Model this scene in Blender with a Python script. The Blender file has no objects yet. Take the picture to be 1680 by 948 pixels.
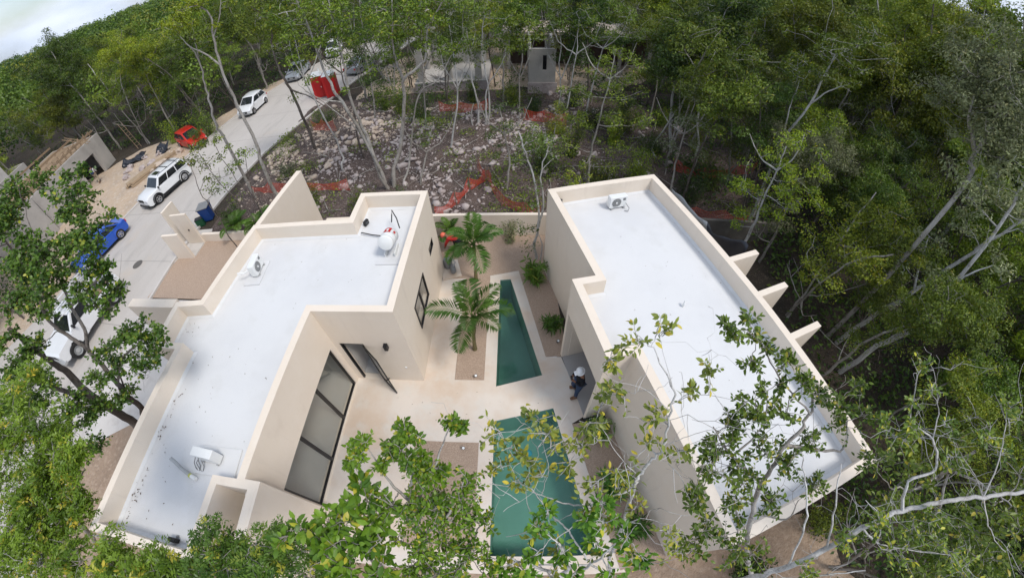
import bpy, bmesh, math, random
import numpy as np
from mathutils import Vector, Matrix
from mathutils.geometry import tessellate_polygon
R_ = math.radians
scene = bpy.context.scene
COL = scene.collection

# ------------------------------------------------------------------ camera, sky, sun, exposure
CAM = np.array([0.0, 0.0, 12.0])
cd = bpy.data.cameras.new('camera'); cam = bpy.data.objects.new('camera', cd); COL.objects.link(cam)
cam.matrix_world = Matrix(((0.99966, 0.00501, 0.02557, 0), (0.01239, 0.77208, -0.6354, 0), (-0.02293, 0.6355, 0.77176, 12.0), (0, 0, 0, 1)))
cd.type = 'PANO'; cd.panorama_type = 'FISHEYE_LENS_POLYNOMIAL'
cd.sensor_width = 36.0; cd.sensor_fit = 'HORIZONTAL'
cd.fisheye_fov = R_(200)
cd.fisheye_polynomial_k0 = 0.0
cd.fisheye_polynomial_k1 = -0.074547
cd.fisheye_polynomial_k2 = 0.0
cd.fisheye_polynomial_k3 = 3.196e-5
cd.fisheye_polynomial_k4 = 0.0
cd.clip_start = 0.05; cd.clip_end = 5000
scene.camera = cam

SUN_EL, SUN_AZ = 58.0, 118.0        # azimuth clockwise from +Y
w = bpy.data.worlds.new('World'); scene.world = w; w.use_nodes = True
nt = w.node_tree; nt.nodes.clear()
wo = nt.nodes.new('ShaderNodeOutputWorld'); bg = nt.nodes.new('ShaderNodeBackground')
sky = nt.nodes.new('ShaderNodeTexSky'); sky.sky_type = 'NISHITA'; sky.sun_disc = False
sky.sun_elevation = R_(SUN_EL); sky.sun_rotation = R_(SUN_AZ); sky.air_density = 1.0; sky.dust_density = 1.5; sky.ozone_density = 1.0
tc = nt.nodes.new('ShaderNodeTexCoord'); mp = nt.nodes.new('ShaderNodeMapping'); mp.inputs['Scale'].default_value = (1.6, 1.6, 5.0)
nz = nt.nodes.new('ShaderNodeTexNoise'); nz.inputs['Scale'].default_value = 1.7; nz.inputs['Detail'].default_value = 7; nz.inputs['Roughness'].default_value = 0.55
cr = nt.nodes.new('ShaderNodeValToRGB'); cr.color_ramp.elements[0].position = 0.34; cr.color_ramp.elements[1].position = 0.6
n2 = nt.nodes.new('ShaderNodeTexNoise'); n2.inputs['Scale'].default_value = 2.6; n2.inputs['Detail'].default_value = 5
c2 = nt.nodes.new('ShaderNodeValToRGB'); c2.color_ramp.elements[0].position = 0.35; c2.color_ramp.elements[1].position = 0.68
c2.color_ramp.elements[0].color = (4.6, 5.3, 6.6, 1); c2.color_ramp.elements[1].color = (7.4, 7.9, 8.8, 1)
mx = nt.nodes.new('ShaderNodeMix'); mx.data_type = 'RGBA'
L = nt.links.new
L(tc.outputs['Generated'], mp.inputs['Vector']); L(mp.outputs[0], nz.inputs['Vector']); L(mp.outputs[0], n2.inputs['Vector'])
L(nz.outputs['Fac'], cr.inputs['Fac']); L(n2.outputs['Fac'], c2.inputs['Fac'])
L(cr.outputs[0], mx.inputs['Factor']); L(sky.outputs[0], mx.inputs['A']); L(c2.outputs[0], mx.inputs['B'])
L(mx.outputs['Result'], bg.inputs['Color']); bg.inputs['Strength'].default_value = 0.1
L(bg.outputs[0], wo.inputs[0])
sd = bpy.data.lights.new('sun', 'SUN'); sun = bpy.data.objects.new('sun', sd); COL.objects.link(sun)
sd.energy = 1.5; sd.angle = R_(14); sd.color = (1.0, 0.95, 0.88)
az, el = R_(SUN_AZ), R_(SUN_EL)
sdir = Vector((math.sin(az)*math.cos(el), math.cos(az)*math.cos(el), math.sin(el)))
sun.rotation_euler = sdir.to_track_quat('Z', 'Y').to_euler()
scene.view_settings.view_transform = 'Standard'; scene.view_settings.look = 'None'
scene.view_settings.exposure = 0.6; scene.view_settings.gamma = 1.0
scene.cycles.max_bounces = 6; scene.cycles.diffuse_bounces = 3; scene.cycles.glossy_bounces = 3
scene.cycles.transparent_max_bounces = 8; scene.cycles.transmission_bounces = 4; scene.cycles.volume_bounces = 0
scene.cycles.use_denoising = True
scene.cycles.caustics_reflective = False; scene.cycles.caustics_refractive = False

# ------------------------------------------------------------------ helpers
MW = np.array(cam.matrix_world)[:3, :3]
def ray(px, py):
    d = np.array([px-840.0, py-474.0]); r = max(np.hypot(*d), 1e-6); th = r/626.0*(1-0.126*(r/800)**2)
    return MW @ np.array([np.sin(th)*d[0]/r, -np.sin(th)*d[1]/r, -np.cos(th)])
def at(px, py, z=0.0):
    v = ray(px, py); return CAM + v*((z-12.0)/v[2])
def atR(px, py, R):
    v = ray(px, py); return CAM + v*(R/np.hypot(v[0], v[1]))

MATS = {}
def mat(name, col, rough=0.7, metal=0.0, spec=0.3, noise=None, bump=None, col2=None, emit=None, coat=0.0):
    """noise=(scale, amount) mottles the colour; col2 mixes by noise; bump=(scale, strength)"""
    if name in MATS: return MATS[name]
    m = bpy.data.materials.new(name); m.use_nodes = True; t = m.node_tree
    b = t.nodes['Principled BSDF']
    b.inputs['Base Color'].default_value = (*col, 1); b.inputs['Roughness'].default_value = rough
    b.inputs['Metallic'].default_value = metal; b.inputs['Specular IOR Level'].default_value = spec
    if coat: b.inputs['Coat Weight'].default_value = coat
    tcn = t.nodes.new('ShaderNodeTexCoord')
    if noise:
        n = t.nodes.new('ShaderNodeTexNoise'); n.inputs['Scale'].default_value = noise[0]; n.inputs['Detail'].default_value = 8
        n.inputs['Roughness'].default_value = 0.62
        r = t.nodes.new('ShaderNodeValToRGB'); r.color_ramp.elements[0].position = 0.3; r.color_ramp.elements[1].position = 0.7
        c = col2 if col2 else tuple(x*(1-noise[1]) for x in col)
        r.color_ramp.elements[0].color = (*c, 1); r.color_ramp.elements[1].color = (*col, 1)
        t.links.new(tcn.outputs['Object'], n.inputs['Vector']); t.links.new(n.outputs['Fac'], r.inputs['Fac']); t.links.new(r.outputs[0], b.inputs['Base Color'])
    if bump:
        n = t.nodes.new('ShaderNodeTexNoise'); n.inputs['Scale'].default_value = bump[0]; n.inputs['Detail'].default_value = 4
        bp = t.nodes.new('ShaderNodeBump'); bp.inputs['Strength'].default_value = bump[1]; bp.inputs['Distance'].default_value = 0.02
        t.links.new(tcn.outputs['Object'], n.inputs['Vector']); t.links.new(n.outputs['Fac'], bp.inputs['Height']); t.links.new(bp.outputs[0], b.inputs['Normal'])
    MATS[name] = m; return m

def layered(name, base, layers, rough=0.85, bump=None, spec=0.3):
    """base colour with several noise-masked stains: layers = [(scale, lo, hi, colour, amount, stretch)]"""
    if name in MATS: return MATS[name]
    m = bpy.data.materials.new(name); m.use_nodes = True; t = m.node_tree; b = t.nodes['Principled BSDF']
    b.inputs['Roughness'].default_value = rough; b.inputs['Specular IOR Level'].default_value = spec
    tcn = t.nodes.new('ShaderNodeTexCoord'); prev = None
    for i, (sc, lo, hi, c, amt, st) in enumerate(layers):
        mpn = t.nodes.new('ShaderNodeMapping'); mpn.inputs['Scale'].default_value = st; mpn.inputs['Location'].default_value = (i*7.3, i*3.1, i*1.7)
        n = t.nodes.new('ShaderNodeTexNoise'); n.inputs['Scale'].default_value = sc; n.inputs['Detail'].default_value = 9; n.inputs['Roughness'].default_value = 0.6
        r = t.nodes.new('ShaderNodeMapRange'); r.inputs['From Min'].default_value = lo; r.inputs['From Max'].default_value = hi; r.inputs['To Max'].default_value = amt
        x = t.nodes.new('ShaderNodeMix'); x.data_type = 'RGBA'; x.inputs['B'].default_value = (*c, 1)
        t.links.new(tcn.outputs['Object'], mpn.inputs['Vector']); t.links.new(mpn.outputs[0], n.inputs['Vector']); t.links.new(n.outputs['Fac'], r.inputs['Value'])
        t.links.new(r.outputs[0], x.inputs['Factor'])
        if prev is None: x.inputs['A'].default_value = (*base, 1)
        else: t.links.new(prev, x.inputs['A'])
        prev = x.outputs['Result']
    t.links.new(prev, b.inputs['Base Color'])
    if bump:
        n = t.nodes.new('ShaderNodeTexNoise'); n.inputs['Scale'].default_value = bump[0]; n.inputs['Detail'].default_value = 6
        bp = t.nodes.new('ShaderNodeBump'); bp.inputs['Strength'].default_value = bump[1]; bp.inputs['Distance'].default_value = bump[2]
        t.links.new(tcn.outputs['Object'], n.inputs['Vector']); t.links.new(n.outputs['Fac'], bp.inputs['Height']); t.links.new(bp.outputs[0], b.inputs['Normal'])
    MATS[name] = m; return m

def leafmat(name, dark, light, yellow, yellow_amt=0.15, vary=True):
    m = bpy.data.materials.new(name); m.use_nodes = True; t = m.node_tree; t.nodes.clear()
    o = t.nodes.new('ShaderNodeOutputMaterial'); a = t.nodes.new('ShaderNodeAttribute'); a.attribute_name = 'tint'
    oi = t.nodes.new('ShaderNodeObjectInfo')
    x = t.nodes.new('ShaderNodeMix'); x.data_type = 'RGBA'; x.inputs['A'].default_value = (*dark, 1); x.inputs['B'].default_value = (*light, 1)
    t.links.new(a.outputs['Fac'], x.inputs['Factor'])
    mr = t.nodes.new('ShaderNodeMapRange'); mr.inputs['From Min'].default_value = 1-yellow_amt; mr.inputs['From Max'].default_value = 1.0
    a2 = t.nodes.new('ShaderNodeAttribute'); a2.attribute_name = 'dry'
    t.links.new(a2.outputs['Fac'], mr.inputs['Value'])
    y = t.nodes.new('ShaderNodeMix'); y.data_type = 'RGBA'; y.inputs['B'].default_value = (*yellow, 1)
    t.links.new(mr.outputs[0], y.inputs['Factor']); t.links.new(x.outputs['Result'], y.inputs['A'])
    hs = t.nodes.new('ShaderNodeHueSaturation')
    h = t.nodes.new('ShaderNodeMapRange'); h.inputs['To Min'].default_value = 0.478; h.inputs['To Max'].default_value = 0.512
    v = t.nodes.new('ShaderNodeMath'); v.operation = 'MULTIPLY_ADD'; v.inputs[1].default_value = 0.85 if vary else 0.1; v.inputs[2].default_value = 0.56 if vary else 1.0
    fr = t.nodes.new('ShaderNodeMath'); fr.operation = 'FRACT'; ml = t.nodes.new('ShaderNodeMath'); ml.operation = 'MULTIPLY'; ml.inputs[1].default_value = 7.31
    t.links.new(oi.outputs['Random'], ml.inputs[0]); t.links.new(ml.outputs[0], fr.inputs[0])
    t.links.new(oi.outputs['Random'], h.inputs['Value']); t.links.new(fr.outputs[0], v.inputs[0])
    t.links.new(h.outputs[0], hs.inputs['Hue']); t.links.new(v.outputs[0], hs.inputs['Value']); t.links.new(y.outputs['Result'], hs.inputs['Color'])
    d = t.nodes.new('ShaderNodeBsdfDiffuse'); tr = t.nodes.new('ShaderNodeBsdfTranslucent'); g = t.nodes.new('ShaderNodeBsdfGlossy'); g.inputs['Roughness'].default_value = 0.42
    ms = t.nodes.new('ShaderNodeMixShader'); ms.inputs[0].default_value = 0.28
    m2 = t.nodes.new('ShaderNodeMixShader'); m2.inputs[0].default_value = 0.03
    t.links.new(hs.outputs[0], d.inputs[0]); t.links.new(hs.outputs[0], tr.inputs[0])
    t.links.new(d.outputs[0], ms.inputs[1]); t.links.new(tr.outputs[0], ms.inputs[2]); t.links.new(ms.outputs[0], m2.inputs[1]); t.links.new(g.outputs[0], m2.inputs[2])
    t.links.new(m2.outputs[0], o.inputs[0]); MATS[name] = m; return m

def npmesh(name, V, F, attrs=None, smooth=False):
    """V (n,3) array, F list of (k,3)/(k,4) int arrays; attrs: per-vertex float arrays"""
    me = bpy.data.meshes.new(name); V = np.asarray(V, np.float32)
    me.vertices.add(len(V)); me.vertices.foreach_set('co', V.ravel())
    F = [np.asarray(f, np.int32) for f in F if len(f)]
    idx = np.concatenate([f.ravel() for f in F]); tot = np.concatenate([np.full(len(f), f.shape[1], np.int32) for f in F])
    st = np.concatenate([[0], np.cumsum(tot)[:-1]]).astype(np.int32)
    me.loops.add(len(idx)); me.loops.foreach_set('vertex_index', idx)
    me.polygons.add(len(tot)); me.polygons.foreach_set('loop_start', st)
    if smooth: me.polygons.foreach_set('use_smooth', np.ones(len(tot), bool))
    me.update(calc_edges=True)
    for k, a in (attrs or {}).items():
        at_ = me.attributes.new(k, 'FLOAT', 'POINT'); at_.data.foreach_set('value', np.asarray(a, np.float32))
    return me

def link(name, me, m=None, parent=None):
    o = bpy.data.objects.new(name, me); COL.objects.link(o)
    if m is not None and me is not None and not me.materials: me.materials.append(m)
    if parent: o.parent = parent
    return o
def tag(o, label=None, cat=None, group=None, kind=None):
    if label: o['label'] = label
    if cat: o['category'] = cat
    if group: o['group'] = group
    if kind: o['kind'] = kind
    return o
def empty(name, loc, rz=0.0, label=None, cat=None, group=None):
    o = bpy.data.objects.new(name, None); COL.objects.link(o); o.location = loc; o.rotation_euler = (0, 0, rz); o.empty_display_size = 0.2
    return tag(o, label, cat, group)
def copy_tree(o, parent=None):
    c = o.copy(); COL.objects.link(c)
    if parent: c.parent = parent
    for ch in list(o.children): copy_tree(ch, c)
    return c

class MB:
    def __init__(s): s.bm = bmesh.new()
    def box(s, x0, y0, z0, x1, y1, z1, M=None):
        v = [s.bm.verts.new((x, y, z)) for z in (z0, z1) for x, y in ((x0, y0), (x1, y0), (x1, y1), (x0, y1))]
        for f in ((3, 2, 1, 0), (4, 5, 6, 7), (0, 1, 5, 4), (1, 2, 6, 5), (2, 3, 7, 6), (3, 0, 4, 7)): s.bm.faces.new([v[i] for i in f])
        if M is not None: bmesh.ops.transform(s.bm, matrix=M, verts=v)
        return v
    def bar(s, p, q, wd, ht, up=(0, 0, 1)):
        p, q = Vector(p), Vector(q); d = q-p; l = d.length; d.normalize()
        a = Vector(up).cross(d)
        if a.length < 1e-4: a = Vector((1, 0, 0)).cross(d)
        a.normalize(); b = d.cross(a)
        M = Matrix((( *a, 0), (*b, 0), (*d, 0), (0, 0, 0, 1))).transposed(); M.translation = p
        return s.box(-wd/2, -ht/2, 0, wd/2, ht/2, l, M)
    def prism(s, pts, z0, z1):
        n = len(pts)
        a = sum(pts[i][0]*pts[(i+1) % n][1]-pts[(i+1) % n][0]*pts[i][1] for i in range(n))
        if a < 0: pts = pts[::-1]
        lo = [s.bm.verts.new((p[0], p[1], z0)) for p in pts]; hi = [s.bm.verts.new((p[0], p[1], z1)) for p in pts]
        if n <= 4: s.bm.faces.new(lo[::-1]); s.bm.faces.new(hi)
        else:
            for t in tessellate_polygon([[Vector((p[0], p[1], 0)) for p in pts]]): s.bm.faces.new([lo[k] for k in t]); s.bm.faces.new([hi[k] for k in t])
        for i in range(n): s.bm.faces.new((lo[i], lo[(i+1) % n], hi[(i+1) % n], hi[i]))
        return lo+hi
    def quad(s, *p):
        s.bm.faces.new([s.bm.verts.new(q) for q in p])
    def tube(s, pts, rad, seg=8, cap=True):
        pts = [Vector(p) for p in pts]; rings = []; n = len(pts)
        rad = rad if hasattr(rad, '__len__') else [rad]*n
        up = None
        for i, p in enumerate(pts):
            d = (pts[min(i+1, n-1)]-pts[max(i-1, 0)]).normalized()
            if up is None: up = Vector((0, 0, 1)) if abs(d.z) < .9 else Vector((1, 0, 0))
            a = up.cross(d).normalized(); b = d.cross(a); up = b
            rings.append([s.bm.verts.new(p+(a*math.cos(t)+b*math.sin(t))*rad[i]) for t in [2*math.pi*k/seg for k in range(seg)]])
        for r1, r2 in zip(rings, rings[1:]):
            for k in range(seg): s.bm.faces.new((r1[k], r1[(k+1) % seg], r2[(k+1) % seg], r2[k]))
        if cap: s.bm.faces.new(rings[0][::-1]); s.bm.faces.new(rings[-1])
    def lathe(s, prof, M=None, seg=20):
        """prof [(r, z)]"""
        rings = []; vs = []
        for r, z in prof:
            ring = [s.bm.verts.new((r*math.cos(2*math.pi*k/seg), r*math.sin(2*math.pi*k/seg), z)) for k in range(seg)] if r > 1e-5 else [s.bm.verts.new((0, 0, z))]
            rings.append(ring); vs += ring
        for a, b in zip(rings, rings[1:]):
            for k in range(seg):
                k2 = (k+1) % seg
                if len(a) == 1 and len(b) > 1: s.bm.faces.new((a[0], b[k2], b[k]))
                elif len(b) == 1 and len(a) > 1: s.bm.faces.new((a[k], a[k2], b[0]))
                elif len(a) > 1: s.bm.faces.new((a[k], a[k2], b[k2], b[k]))
        if M is not None: bmesh.ops.transform(s.bm, matrix=M, verts=vs)
        return vs
    def build(s, name, m, parent=None, bevel=0.0, smooth=False, loc=None, fix=True):
        if fix: bmesh.ops.recalc_face_normals(s.bm, faces=s.bm.faces[:])
        me = bpy.data.meshes.new(name); s.bm.to_mesh(me); s.bm.free()
        if smooth:
            me.polygons.foreach_set('use_smooth', np.ones(len(me.polygons), bool))
            try: me.set_sharp_from_angle(angle=R_(38))
            except Exception: pass
        o = link(name, me, m, parent)
        if loc: o.location = loc
        if bevel:
            b = o.modifiers.new('bevel', 'BEVEL'); b.width = bevel; b.segments = 2; b.limit_method = 'ANGLE'; b.angle_limit = R_(40)
        return o

def sheet(name, polys, z, m, label=None, holes=None):
    """flat structure sheet from polygon outlines, with optional holes"""
    bm = bmesh.new()
    for i, p in enumerate(polys):
        loops = [[Vector((x, y, z)) for x, y in p]] + ([[Vector((x, y, z)) for x, y in h] for h in (holes or [])] if i == 0 else [])
        tri = tessellate_polygon(loops); flat = [v for l in loops for v in l]; vs = [bm.verts.new(v) for v in flat]
        for t in tri:
            try: bm.faces.new([vs[k] for k in t])
            except ValueError: pass
    bmesh.ops.recalc_face_normals(bm, faces=bm.faces[:])
    if sum(f.normal.z*f.calc_area() for f in bm.faces) < 0: bmesh.ops.reverse_faces(bm, faces=bm.faces[:])
    me = bpy.data.meshes.new(name); bm.to_mesh(me); bm.free()
    o = link(name, me, m); o['kind'] = 'structure'
    return o

# ------------------------------------------------------------------ materials
M_wall = layered('cream_render', (0.77, 0.68, 0.575), [(0.5, 0.42, 0.7, (0.72, 0.625, 0.52), 0.7, (1, 1, 1)), (2.5, 0.5, 0.8, (0.80, 0.72, 0.635), 0.6, (1, 1, 1)), (3.5, 0.58, 0.8, (0.60, 0.52, 0.44), 0.45, (1, 1, 0.10)), (0.9, 0.6, 0.7, (0.69, 0.595, 0.50), 0.5, (1, 1, 1))], rough=0.9, bump=(60, 0.15, 0.004))
M_roof = layered('white_roof_coat', (0.67, 0.675, 0.68), [(0.35, 0.42, 0.62, (0.61, 0.615, 0.625), 0.8, (1, 1, 1)), (1.4, 0.54, 0.70, (0.60, 0.60, 0.59), 0.55, (1, 1, 1)), (6, 0.66, 0.78, (0.54, 0.52, 0.48), 0.6, (1, 1, 1)), (0.5, 0.60, 0.66, (0.60, 0.60, 0.60), 0.5, (1, 1, 1)), (0.9, 0.6, 0.8, (0.70, 0.71, 0.73), 0.9, (1, 1, 1))], rough=0.65, bump=(8, 0.2, 0.01))
M_terrace = layered('polished_cream_cement', (0.70, 0.63, 0.555), [(0.45, 0.42, 0.62, (0.62, 0.49, 0.375), 0.9, (1, 1, 1)), (1.6, 0.5, 0.72, (0.66, 0.62, 0.56), 0.8, (1, 1, 1)), (5, 0.6, 0.8, (0.52, 0.43, 0.35), 0.5, (1, 1, 1)), (1.1, 0.62, 0.75, (0.50, 0.40, 0.32), 0.5, (1, 1, 1))], rough=0.55, bump=(20, 0.1, 0.005), spec=0.4)
M_gravel = layered('sascab_gravel', (0.50, 0.38, 0.29), [(30, 0.35, 0.6, (0.36, 0.26, 0.195), 1.0, (1, 1, 1)), (70, 0.55, 0.7, (0.66, 0.55, 0.45), 0.9, (1, 1, 1)), (1.0, 0.5, 0.75, (0.43, 0.32, 0.24), 0.7, (1, 1, 1))], rough=0.95, bump=(45, 1.0, 0.03))
M_road = layered('road_concrete', (0.50, 0.465, 0.43), [(0.18, 0.42, 0.7, (0.42, 0.385, 0.35), 0.9, (1.6, 0.5, 1)), (0.9, 0.55, 0.75, (0.32, 0.30, 0.28), 0.7, (1.5, 0.35, 1)), (9, 0.5, 0.8, (0.50, 0.47, 0.44), 0.6, (1, 1, 1)), (0.35, 0.6, 0.78, (0.50, 0.42, 0.34), 0.7, (1, 1, 1))], rough=0.9, bump=(30, 0.3, 0.01))
M_kerb = layered('kerb_concrete', (0.55, 0.52, 0.49), [(2, 0.5, 0.75, (0.42, 0.39, 0.36), 0.8, (1, 1, 1))], rough=0.9)
M_dirt = layered('sascab_dirt', (0.52, 0.40, 0.29), [(0.5, 0.4, 0.65, (0.42, 0.34, 0.27), 0.9, (1, 1, 1)), (3, 0.5, 0.7, (0.60, 0.53, 0.45), 0.8, (1, 1, 1)), (12, 0.55, 0.75, (0.30, 0.25, 0.21), 0.8, (1, 1, 1))], rough=0.95, bump=(6, 1.0, 0.12))
M_yard = layered('brown_sandy_soil', (0.36, 0.265, 0.19), [(0.5, 0.4, 0.65, (0.25, 0.18, 0.13), 0.9, (1, 1, 1)), (6, 0.5, 0.7, (0.44, 0.34, 0.26), 0.8, (1, 1, 1)), (25, 0.58, 0.72, (0.16, 0.11, 0.08), 0.8, (1, 1, 1))], rough=0.95, bump=(8, 0.9, 0.08))
M_floor = layered('forest_floor', (0.060, 0.045, 0.034), [(0.6, 0.4, 0.65, (0.035, 0.030, 0.022), 0.9, (1, 1, 1)), (14, 0.55, 0.7, (0.16, 0.125, 0.095), 0.9, (1, 1, 1)), (3, 0.58, 0.75, (0.035, 0.05, 0.018), 0.8, (1, 1, 1)), (30, 0.62, 0.72, (0.20, 0.17, 0.14), 0.8, (1, 1, 1))], rough=0.95, bump=(9, 1.0, 0.1))
M_soil = layered('dark_rubble_soil', (0.11, 0.078, 0.066), [(1.5, 0.4, 0.65, (0.05, 0.036, 0.031), 1.0, (1, 1, 1)), (12, 0.52, 0.66, (0.26, 0.215, 0.195), 0.9, (1, 1, 1)), (40, 0.58, 0.7, (0.40, 0.36, 0.34), 0.8, (1, 1, 1))], rough=0.95, bump=(12, 1.0, 0.1))
M_conc = layered('raw_concrete', (0.45, 0.425, 0.395), [(0.7, 0.42, 0.65, (0.35, 0.33, 0.305), 0.9, (1, 1, 1)), (4, 0.55, 0.75, (0.45, 0.42, 0.39), 0.7, (1, 1, 1)), (2.2, 0.6, 0.78, (0.19, 0.175, 0.16), 0.7, (1, 1, 0.3))], rough=0.92, bump=(15, 0.4, 0.02))
M_greywall = layered('shaded_grey_wall', (0.16, 0.145, 0.13), [(1.2, 0.4, 0.65, (0.10, 0.092, 0.08), 0.9, (1, 1, 1)), (4, 0.55, 0.75, (0.24, 0.22, 0.20), 0.7, (1, 1, 1))], rough=0.92)  # grey wall colour, darkened to carry the shade on its face
M_rock = layered('limestone_rubble', (0.47, 0.41, 0.395), [(2, 0.4, 0.65, (0.33, 0.27, 0.255), 0.9, (1, 1, 1)), (9, 0.55, 0.75, (0.66, 0.63, 0.60), 0.8, (1, 1, 1))], rough=0.95, bump=(20, 0.6, 0.02))
M_rock_tan = layered('tan_rubble', (0.55, 0.45, 0.36), [(2, 0.4, 0.65, (0.38, 0.31, 0.26), 0.9, (1, 1, 1)), (9, 0.55, 0.75, (0.68, 0.62, 0.55), 0.8, (1, 1, 1))], rough=0.95, bump=(20, 0.6, 0.02))
M_black = mat('black_aluminium', (0.018, 0.018, 0.02), 0.35, 0.3)
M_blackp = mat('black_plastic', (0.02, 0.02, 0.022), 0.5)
M_white = mat('white_enamel', (0.78, 0.79, 0.78), 0.35, noise=(3, 0.06))
M_grey = mat('grey_plastic', (0.22, 0.225, 0.23), 0.5, noise=(8, 0.15))
M_lgrey = mat('light_grey_metal', (0.45, 0.46, 0.46), 0.45, 0.3, noise=(6, 0.15))
M_wood = layered('formwork_timber', (0.33, 0.235, 0.15), [(3, 0.4, 0.7, (0.22, 0.155, 0.10), 0.9, (1, 1, 6)), (12, 0.55, 0.75, (0.42, 0.33, 0.24), 0.8, (1, 1, 1))], rough=0.9)
M_intfloor = mat('interior_floor', (0.58, 0.565, 0.54), 0.35, noise=(1.2, 0.12), spec=0.4)
M_intwall = mat('interior_wall', (0.62, 0.59, 0.55), 0.8, noise=(1.2, 0.05))
M_porch = mat('porch_floor', (0.40, 0.39, 0.385), 0.5, noise=(1.2, 0.12), spec=0.4)
M_red = mat('red_plastic', (0.55, 0.02, 0.02), 0.45, noise=(3, 0.15))
M_blue = mat('blue_plastic', (0.012, 0.055, 0.24), 0.45, noise=(4, 0.15))
M_tyre = mat('rubber_tyre', (0.022, 0.021, 0.021), 0.85, noise=(10, 0.3))
M_rim = mat('alloy_rim', (0.42, 0.42, 0.43), 0.35, 0.7)
M_carglass = mat('car_glass', (0.012, 0.015, 0.018), 0.06, 0.0, 0.6, coat=0.3)
M_basin = layered('green_pool_plaster', (0.20, 0.325, 0.28), [(0.8, 0.4, 0.7, (0.165, 0.28, 0.24), 0.9, (1, 1, 1)), (5, 0.55, 0.75, (0.225, 0.355, 0.31), 0.6, (1, 1, 1))], rough=0.8)
M_mesh = mat('orange_net', (0.72, 0.095, 0.055), 0.6)
M_tarp = mat('black_tarp', (0.012, 0.014, 0.022), 0.32, spec=0.6, bump=(6, 0.6))
M_greysheet = mat('grey_sheet', (0.30, 0.32, 0.34), 0.45, bump=(8, 0.4))
M_skin = mat('skin', (0.28, 0.145, 0.09), 0.6)

def barkmat(name, base, pale, dark):
    return layered(name, base, [(1.2, 0.45, 0.62, pale, 1.0, (1, 1, 0.45)), (4.5, 0.55, 0.7, dark, 0.85, (1, 1, 0.5)), (11, 0.54, 0.66, dark, 0.75, (1, 1, 0.9)), (30, 0.56, 0.68, dark, 0.6, (1, 1, 1)), (2.3, 0.6, 0.72, (0.10, 0.12, 0.06), 0.5, (1, 1, 1))], rough=0.9, bump=(18, 0.7, 0.02))
M_barkpale = barkmat('pale_bark', (0.30, 0.275, 0.245), (0.46, 0.44, 0.41), (0.13, 0.11, 0.095))
M_barkdark = barkmat('dark_bark', (0.10, 0.08, 0.068), (0.23, 0.205, 0.185), (0.038, 0.03, 0.026))
M_barkwhite = barkmat('white_bark', (0.47, 0.455, 0.43), (0.62, 0.61, 0.59), (0.22, 0.20, 0.18))
L_mid = leafmat('leaf_mid', (0.050, 0.098, 0.010), (0.195, 0.285, 0.026), (0.34, 0.33, 0.03), 0.06)
L_dark = leafmat('leaf_dark', (0.026, 0.062, 0.012), (0.105, 0.18, 0.022), (0.20, 0.24, 0.03), 0.05)
L_yel = leafmat('leaf_yellowgreen', (0.095, 0.160, 0.010), (0.31, 0.395, 0.025), (0.44, 0.40, 0.03), 0.10)
L_grey = leafmat('leaf_greygreen', (0.10, 0.135, 0.050), (0.34, 0.39, 0.19), (0.32, 0.32, 0.13), 0.12)
L_palm = leafmat('leaf_palm', (0.035, 0.10, 0.014), (0.13, 0.27, 0.035), (0.22, 0.26, 0.04), 0.05)
L_front = leafmat('leaf_front', (0.055, 0.135, 0.010), (0.20, 0.35, 0.030), (0.55, 0.50, 0.05), 0.09, False)
L_frontgrey = leafmat('leaf_front_pale', (0.08, 0.135, 0.020), (0.27, 0.35, 0.06), (0.62, 0.56, 0.06), 0.26, False)
L_frontmid = leafmat('leaf_front_mid', (0.040, 0.088, 0.010), (0.155, 0.245, 0.030), (0.45, 0.42, 0.05), 0.08, False)

def glassmat(name, tint, refl=1.0, ior=1.5):
    m = bpy.data.materials.new(name); m.use_nodes = True; t = m.node_tree; t.nodes.clear()
    o = t.nodes.new('ShaderNodeOutputMaterial'); tr = t.nodes.new('ShaderNodeBsdfTransparent'); tr.inputs[0].default_value = (*tint, 1)
    g = t.nodes.new('ShaderNodeBsdfGlossy'); g.inputs['Roughness'].default_value = 0.02; g.inputs['Color'].default_value = (refl, refl, refl, 1)
    f = t.nodes.new('ShaderNodeFresnel'); f.inputs['IOR'].default_value = 1.5; x = t.nodes.new('ShaderNodeMixShader')
    ge = t.nodes.new('ShaderNodeNewGeometry'); ir = t.nodes.new('ShaderNodeMapRange'); ir.inputs['To Min'].default_value = ior; ir.inputs['To Max'].default_value = 1/ior
    t.links.new(ge.outputs['Backfacing'], ir.inputs['Value']); t.links.new(ir.outputs[0], f.inputs['IOR'])
    t.links.new(f.outputs[0], x.inputs[0]); t.links.new(tr.outputs[0], x.inputs[1]); t.links.new(g.outputs[0], x.inputs[2]); t.links.new(x.outputs[0], o.inputs[0])
    return m, t, f, g
M_glass, *_ = glassmat('window_glass', (0.90, 0.91, 0.90))
M_water, tW, fW, gW = glassmat('pool_water', (0.70, 0.90, 0.84), ior=1.33)
_n = tW.nodes.new('ShaderNodeTexNoise'); _n.inputs['Scale'].default_value = 5; _b = tW.nodes.new('ShaderNodeBump'); _b.inputs['Strength'].default_value = 0.10; _b.inputs['Distance'].default_value = 0.02
_tc = tW.nodes.new('ShaderNodeTexCoord'); tW.links.new(_tc.outputs['Object'], _n.inputs['Vector']); tW.links.new(_n.outputs['Fac'], _b.inputs['Height']); tW.links.new(_b.outputs[0], gW.inputs['Normal']); tW.links.new(_b.outputs[0], fW.inputs['Normal'])

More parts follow.
